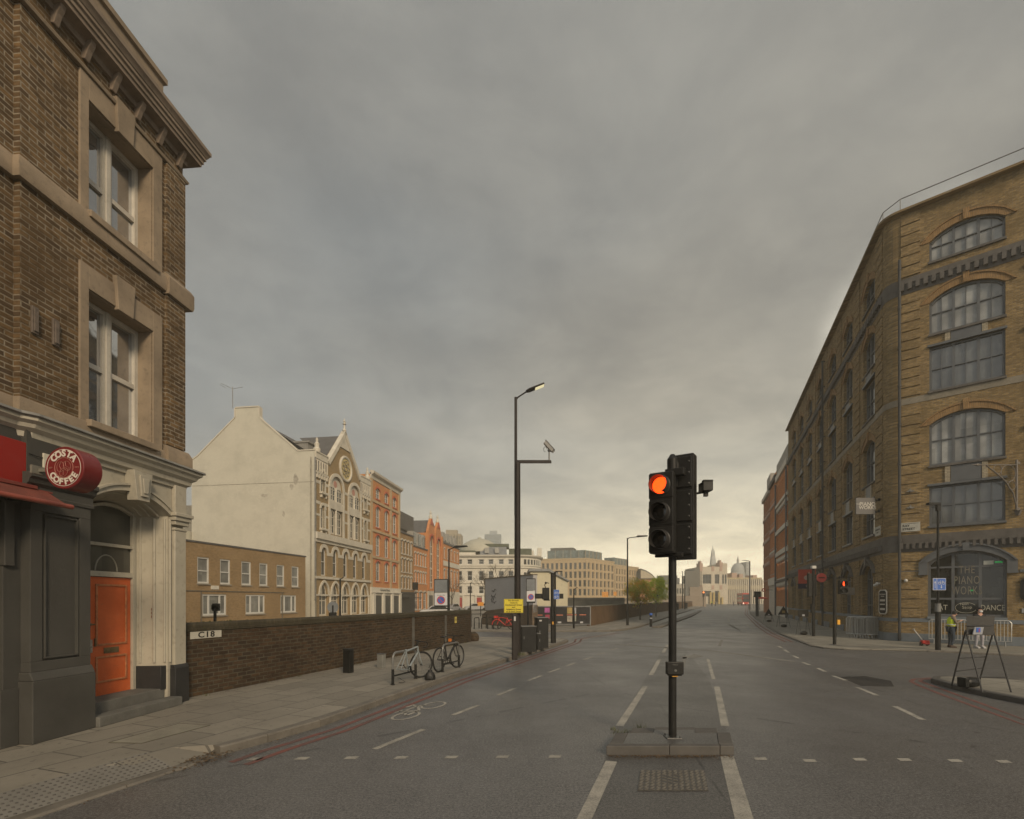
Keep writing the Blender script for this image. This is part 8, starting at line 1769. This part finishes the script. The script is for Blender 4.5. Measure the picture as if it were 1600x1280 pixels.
# ------------------------------------------------------------------ people
def skinned(name, verts, edges, radii, mat, parent, sub=2, root=0):
    me = bpy.data.meshes.new(name); me.from_pydata(verts, edges, []); o = bpy.data.objects.new(name, me); COL.objects.link(o)
    o.modifiers.new('skin', 'SKIN'); s = o.modifiers.new('sub', 'SUBSURF'); s.levels = sub; s.render_levels = sub
    for i, r_ in enumerate(radii): d = me.skin_vertices[0].data[i]; d.radius = (r_, r_) if not isinstance(r_, tuple) else r_; d.use_root = (i == root)
    bpy.context.view_layer.update(); m2 = bpy.data.meshes.new_from_object(o.evaluated_get(bpy.context.evaluated_depsgraph_get())); bpy.data.objects.remove(o)
    m2.materials.clear(); m2.materials.append(mat); m2.shade_smooth(); return link(name, m2, parent)
skin = paint('skin', (.42,.24,.17), .6, .06, bump=0, grime=0)
def person(label, loc, rz, H, coat, trousers, shoe, hair, J, vest=None, mask=False, cap=None, coat_len=.44):
    """J: joints as fractions of height in a frame where +y is forward (direction faced) and x is to the person's right"""
    t = thing('person', label, 'person', loc, rz)
    S_ = lambda p: (p[0]*H, p[1]*H, p[2]*H); names = list(J); V = [S_(J[n]) for n in names]; ix = {n: i for i, n in enumerate(names)}
    E = [('pel','wst'),('wst','chs'),('chs','nck'),('nck','jaw'),('jaw','crn')]
    for s in 'rl': E += [('chs','sh'+s),('sh'+s,'el'+s),('el'+s,'wr'+s),('pel','hp'+s),('hp'+s,'kn'+s),('kn'+s,'an'+s),('an'+s,'to'+s)]
    rad_ = {'pel':.075,'wst':.068,'chs':.078,'nck':.032,'jaw':.046,'crn':.056}
    for s in 'rl': rad_.update({'sh'+s:.036,'el'+s:.024,'wr'+s:.016,'hp'+s:.054,'kn'+s:.034,'an'+s:.022,'to'+s:.020})
    R_ = [rad_[n]*H for n in names]; EE = [(ix[a], ix[b]) for a, b in E]
    # palms and fingers
    for s, sg in (('r', 1), ('l', -1)):
        w = Vector(V[ix['wr'+s]]); e = Vector(V[ix['el'+s]]); d = (w-e).normalized(); side = d.cross(Vector((0,0,1))); side = side.normalized() if side.length > .1 else Vector((1,0,0)); dn = side.cross(d).normalized()
        palm = w+d*.045*H; V.append(tuple(palm)); R_.append(.015*H); pi0 = len(V)-1; EE.append((ix['wr'+s], pi0))
        for k in range(4):
            a = palm+d*.018*H+side*(k-1.5)*.0125*H; b = a+d*(.020+.004*(1-abs(k-1.5)))*H-dn*.006*H; c = b+d*.010*H-dn*.014*H
            V += [tuple(a), tuple(b), tuple(c)]; R_ += [.0058*H, .0052*H, .0042*H]; n_ = len(V); EE += [(pi0, n_-3), (n_-3, n_-2), (n_-2, n_-1)]
        a = w+d*.025*H+side*.016*H*sg; b = a+d*.018*H+side*.012*H*sg-dn*.006*H; V += [tuple(a), tuple(b)]; R_ += [.006*H, .005*H]; n_ = len(V); EE += [(ix['wr'+s], n_-2), (n_-2, n_-1)]
    body = skinned('body', V, EE, R_, skin, t, 1, ix['pel'])
    def part(nm, keys, mat, k, ext=None):
        vs = [S_(J[n]) for n in keys]; rs = [rad_[n]*H*(k if n != 'nck' else 1.45) for n in keys]; id_ = {n: i for i, n in enumerate(keys)}
        es = [(id_[a], id_[b]) for a, b in E if a in id_ and b in id_]; return skinned(nm, vs, es, rs, mat, t, 2, 0)
    part('jacket', ['pel','wst','chs','nck','shr','shl','elr','ell','wrr','wrl'], coat, 1.22); part('trousers', ['pel','hpr','hpl','knr','knl','anr','anl'], trousers, 1.18)
    for s in 'rl':
        a = Vector(S_(J['an'+s])); b = Vector(S_(J['to'+s])); m = MB(); d = (b-a); d.z = 0; d.normalize(); m.T = Matrix.Translation((a.x, a.y, 0)) @ Matrix.Rotation(math.atan2(d.y, d.x)-pi/2, 4, 'Z')
        m.prism([(-.065,0),(.17,0),(.175,.05),(.10,.09),(.03,.12),(-.065,.12)], 'x', -.055, .055); m.build('shoe', shoe, t, bevel=.015)
    hc = Vector(S_(J['jaw'])).lerp(Vector(S_(J['crn'])), .55); up = (Vector(S_(J['crn']))-Vector(S_(J['jaw']))).normalized()
    m = MB(); m.ball((0,0,0), .060*H, .066*H, .062*H, 16, 10); m.v = [v for v in m.v]; 
    for v in m.v:
        if v.y > .018*H and v.z < .016*H: v.y = .018*H
    q = Vector((0,0,1)).rotation_difference(up).to_matrix().to_4x4(); o = m.build('hair' if not cap else 'cap', cap or hair, t, M=Matrix.Translation(hc+up*.012*H-Vector((0,.006*H,0))) @ q)
    f_ = MB(); fy = .050*H
    for s in (-1, 1): f_.ball((s*.018*H, fy, .008*H), .0055*H, .003*H, .004*H, 8, 6)
    f_.build('eyes', M_['dark'], t, M=Matrix.Translation(hc) @ q)
    f_ = MB(); f_.prism([(fy-.004*H, .006*H), (fy+.012*H, -.012*H), (fy-.004*H, -.014*H)], 'x', -.006*H, .006*H); f_.build('nose', skin, t, M=Matrix.Translation(hc) @ q)
    if mask: f_ = MB(); f_.ball((0, fy*.76, -.040*H), .038*H, .026*H, .026*H, 12, 8); f_.build('face_mask', paint('mask_pale', (.50,.52,.52), .7), t, M=Matrix.Translation(hc) @ q)
    else: f_ = MB(); f_.box(-.012*H, .012*H, fy-.006*H, fy+.002*H, -.028*H, -.024*H); f_.build('mouth', paint('lips', (.22,.08,.07)), t, smooth=False, M=Matrix.Translation(hc) @ q)
    if vest:
        hv = skinned('safety_vest', [S_(J[n]) for n in ('pel','wst','chs','shr','shl')], [(0,1),(1,2),(2,3),(2,4)], [.075*H*1.34, .070*H*1.40, .078*H*1.40, .036*H*1.55, .036*H*1.55], vest, t, 2, 0)
        c = (Vector(S_(J['wst']))+Vector(S_(J['pel'])))/2; m = MB(); m.lathe([(.099*H,-.012*H),(.103*H,0),(.099*H,.012*H)], n=20); m.build('reflective_band', paint('reflective', (.5,.5,.48), .4), t, M=Matrix.Translation((c.x, c.y, c.z+.03*H)))
    return t
base = dict(pel=(0,0,.53), wst=(0,0,.62), chs=(0,0,.75), nck=(0,.005,.84), jaw=(0,.012,.885), crn=(0,.0,.95), shr=(.105,0,.795), shl=(-.105,0,.795), elr=(.135,.03,.635), ell=(-.135,.03,.635), wrr=(.11,.13,.60), wrl=(-.11,.13,.60), hpr=(.05,0,.50), hpl=(-.05,0,.50), knr=(.055,.01,.275), knl=(-.055,.01,.275), anr=(.055,-.01,.045), anl=(-.055,-.01,.045), tor=(.06,.07,.02), tol=(-.06,.07,.02))
J1 = dict(base); J1.update(chs=(0,.025,.75), nck=(0,.045,.83), jaw=(0,.07,.862), crn=(0,.095,.925), shr=(.105,.02,.79), shl=(-.105,.02,.79), elr=(.13,.06,.645), ell=(-.13,.07,.65), wrr=(.05,.17,.70), wrl=(-.04,.175,.70), knr=(.06,.03,.275), knl=(-.055,-.005,.275))
navy = paint('jeans_navy', (.030,.040,.055), .8, .2, 8); tan = paint('jacket_tan', (.16,.125,.095), .85, .15, 8)
hv = paint('hi_vis_yellow', (.50,.62,.02), .6, .12, 6)
D_ = 21.75; person('person in yellow safety vest, tan jacket and dark jeans looking down at hands', (at(1486, 0, D_).x, D_, .06), -rad(110), 1.62, tan, navy, paint('boot_brown', (.06,.04,.03)), paint('hair_dark', (.025,.02,.016)), J1, vest=hv, cap=paint('cap_dark', (.03,.03,.028), .8))
J2 = dict(base); J2.update(wrr=(.05,.14,.66), wrl=(-.05,.14,.66), knr=(.065,.01,.275), knl=(-.06,.0,.275), anr=(.075,-.01,.045), anl=(-.065,-.01,.045))
person('person in dark hooded coat, pale trousers and face mask behind the trestle sign', (at(1530.5, 0, 21.4).x, 21.4, .06), rad(172), 1.74, paint('coat_dark', (.022,.022,.026), .85), paint('trousers_pale', (.30,.29,.31), .85), paint('shoe_pale', (.35,.34,.33)), paint('hair_dark', (.025,.02,.016)), J2, mask=True, cap=paint('hood_dark', (.025,.024,.026), .9))
# tiny figures far off by the market hall
for i, (px, c) in enumerate(((1112, (.35,.45,.05)), (1118, (.08,.08,.09)), (1146, (.12,.11,.10)))):
    person(('tiny distant person in a yellow jacket by the market hall', 'tiny distant person in dark clothes by the market hall', 'tiny distant person walking ahead of the bus')[i], (at(px, 0, 170).x, 170, 0), 0, 1.75, paint('far_coat_%d' % i, c, .8), navy, navy, MATS['hair_dark'], base)
# ------------------------------------------------------------------ haze
m = MB(); m.box(-190, 260, -40, 420, -1.2, 51)
hz = m.build('haze', bpy.data.materials.new('haze'), smooth=False); hz['kind'] = 'stuff'; hz['label'] = 'thin warm haze filling the street towards the skyline'; hz['category'] = 'haze'
hm = hz.data.materials[0]; hm.use_nodes = True; n = hm.node_tree.nodes; n.clear(); out = n.new('ShaderNodeOutputMaterial'); pv = n.new('ShaderNodeVolumePrincipled')
pv.inputs['Color'].default_value = (1,.94,.76,1); pv.inputs['Density'].default_value = HAZE_DENSITY; pv.inputs['Anisotropy'].default_value = .0
hm.node_tree.links.new(pv.outputs[0], out.inputs['Volume'])
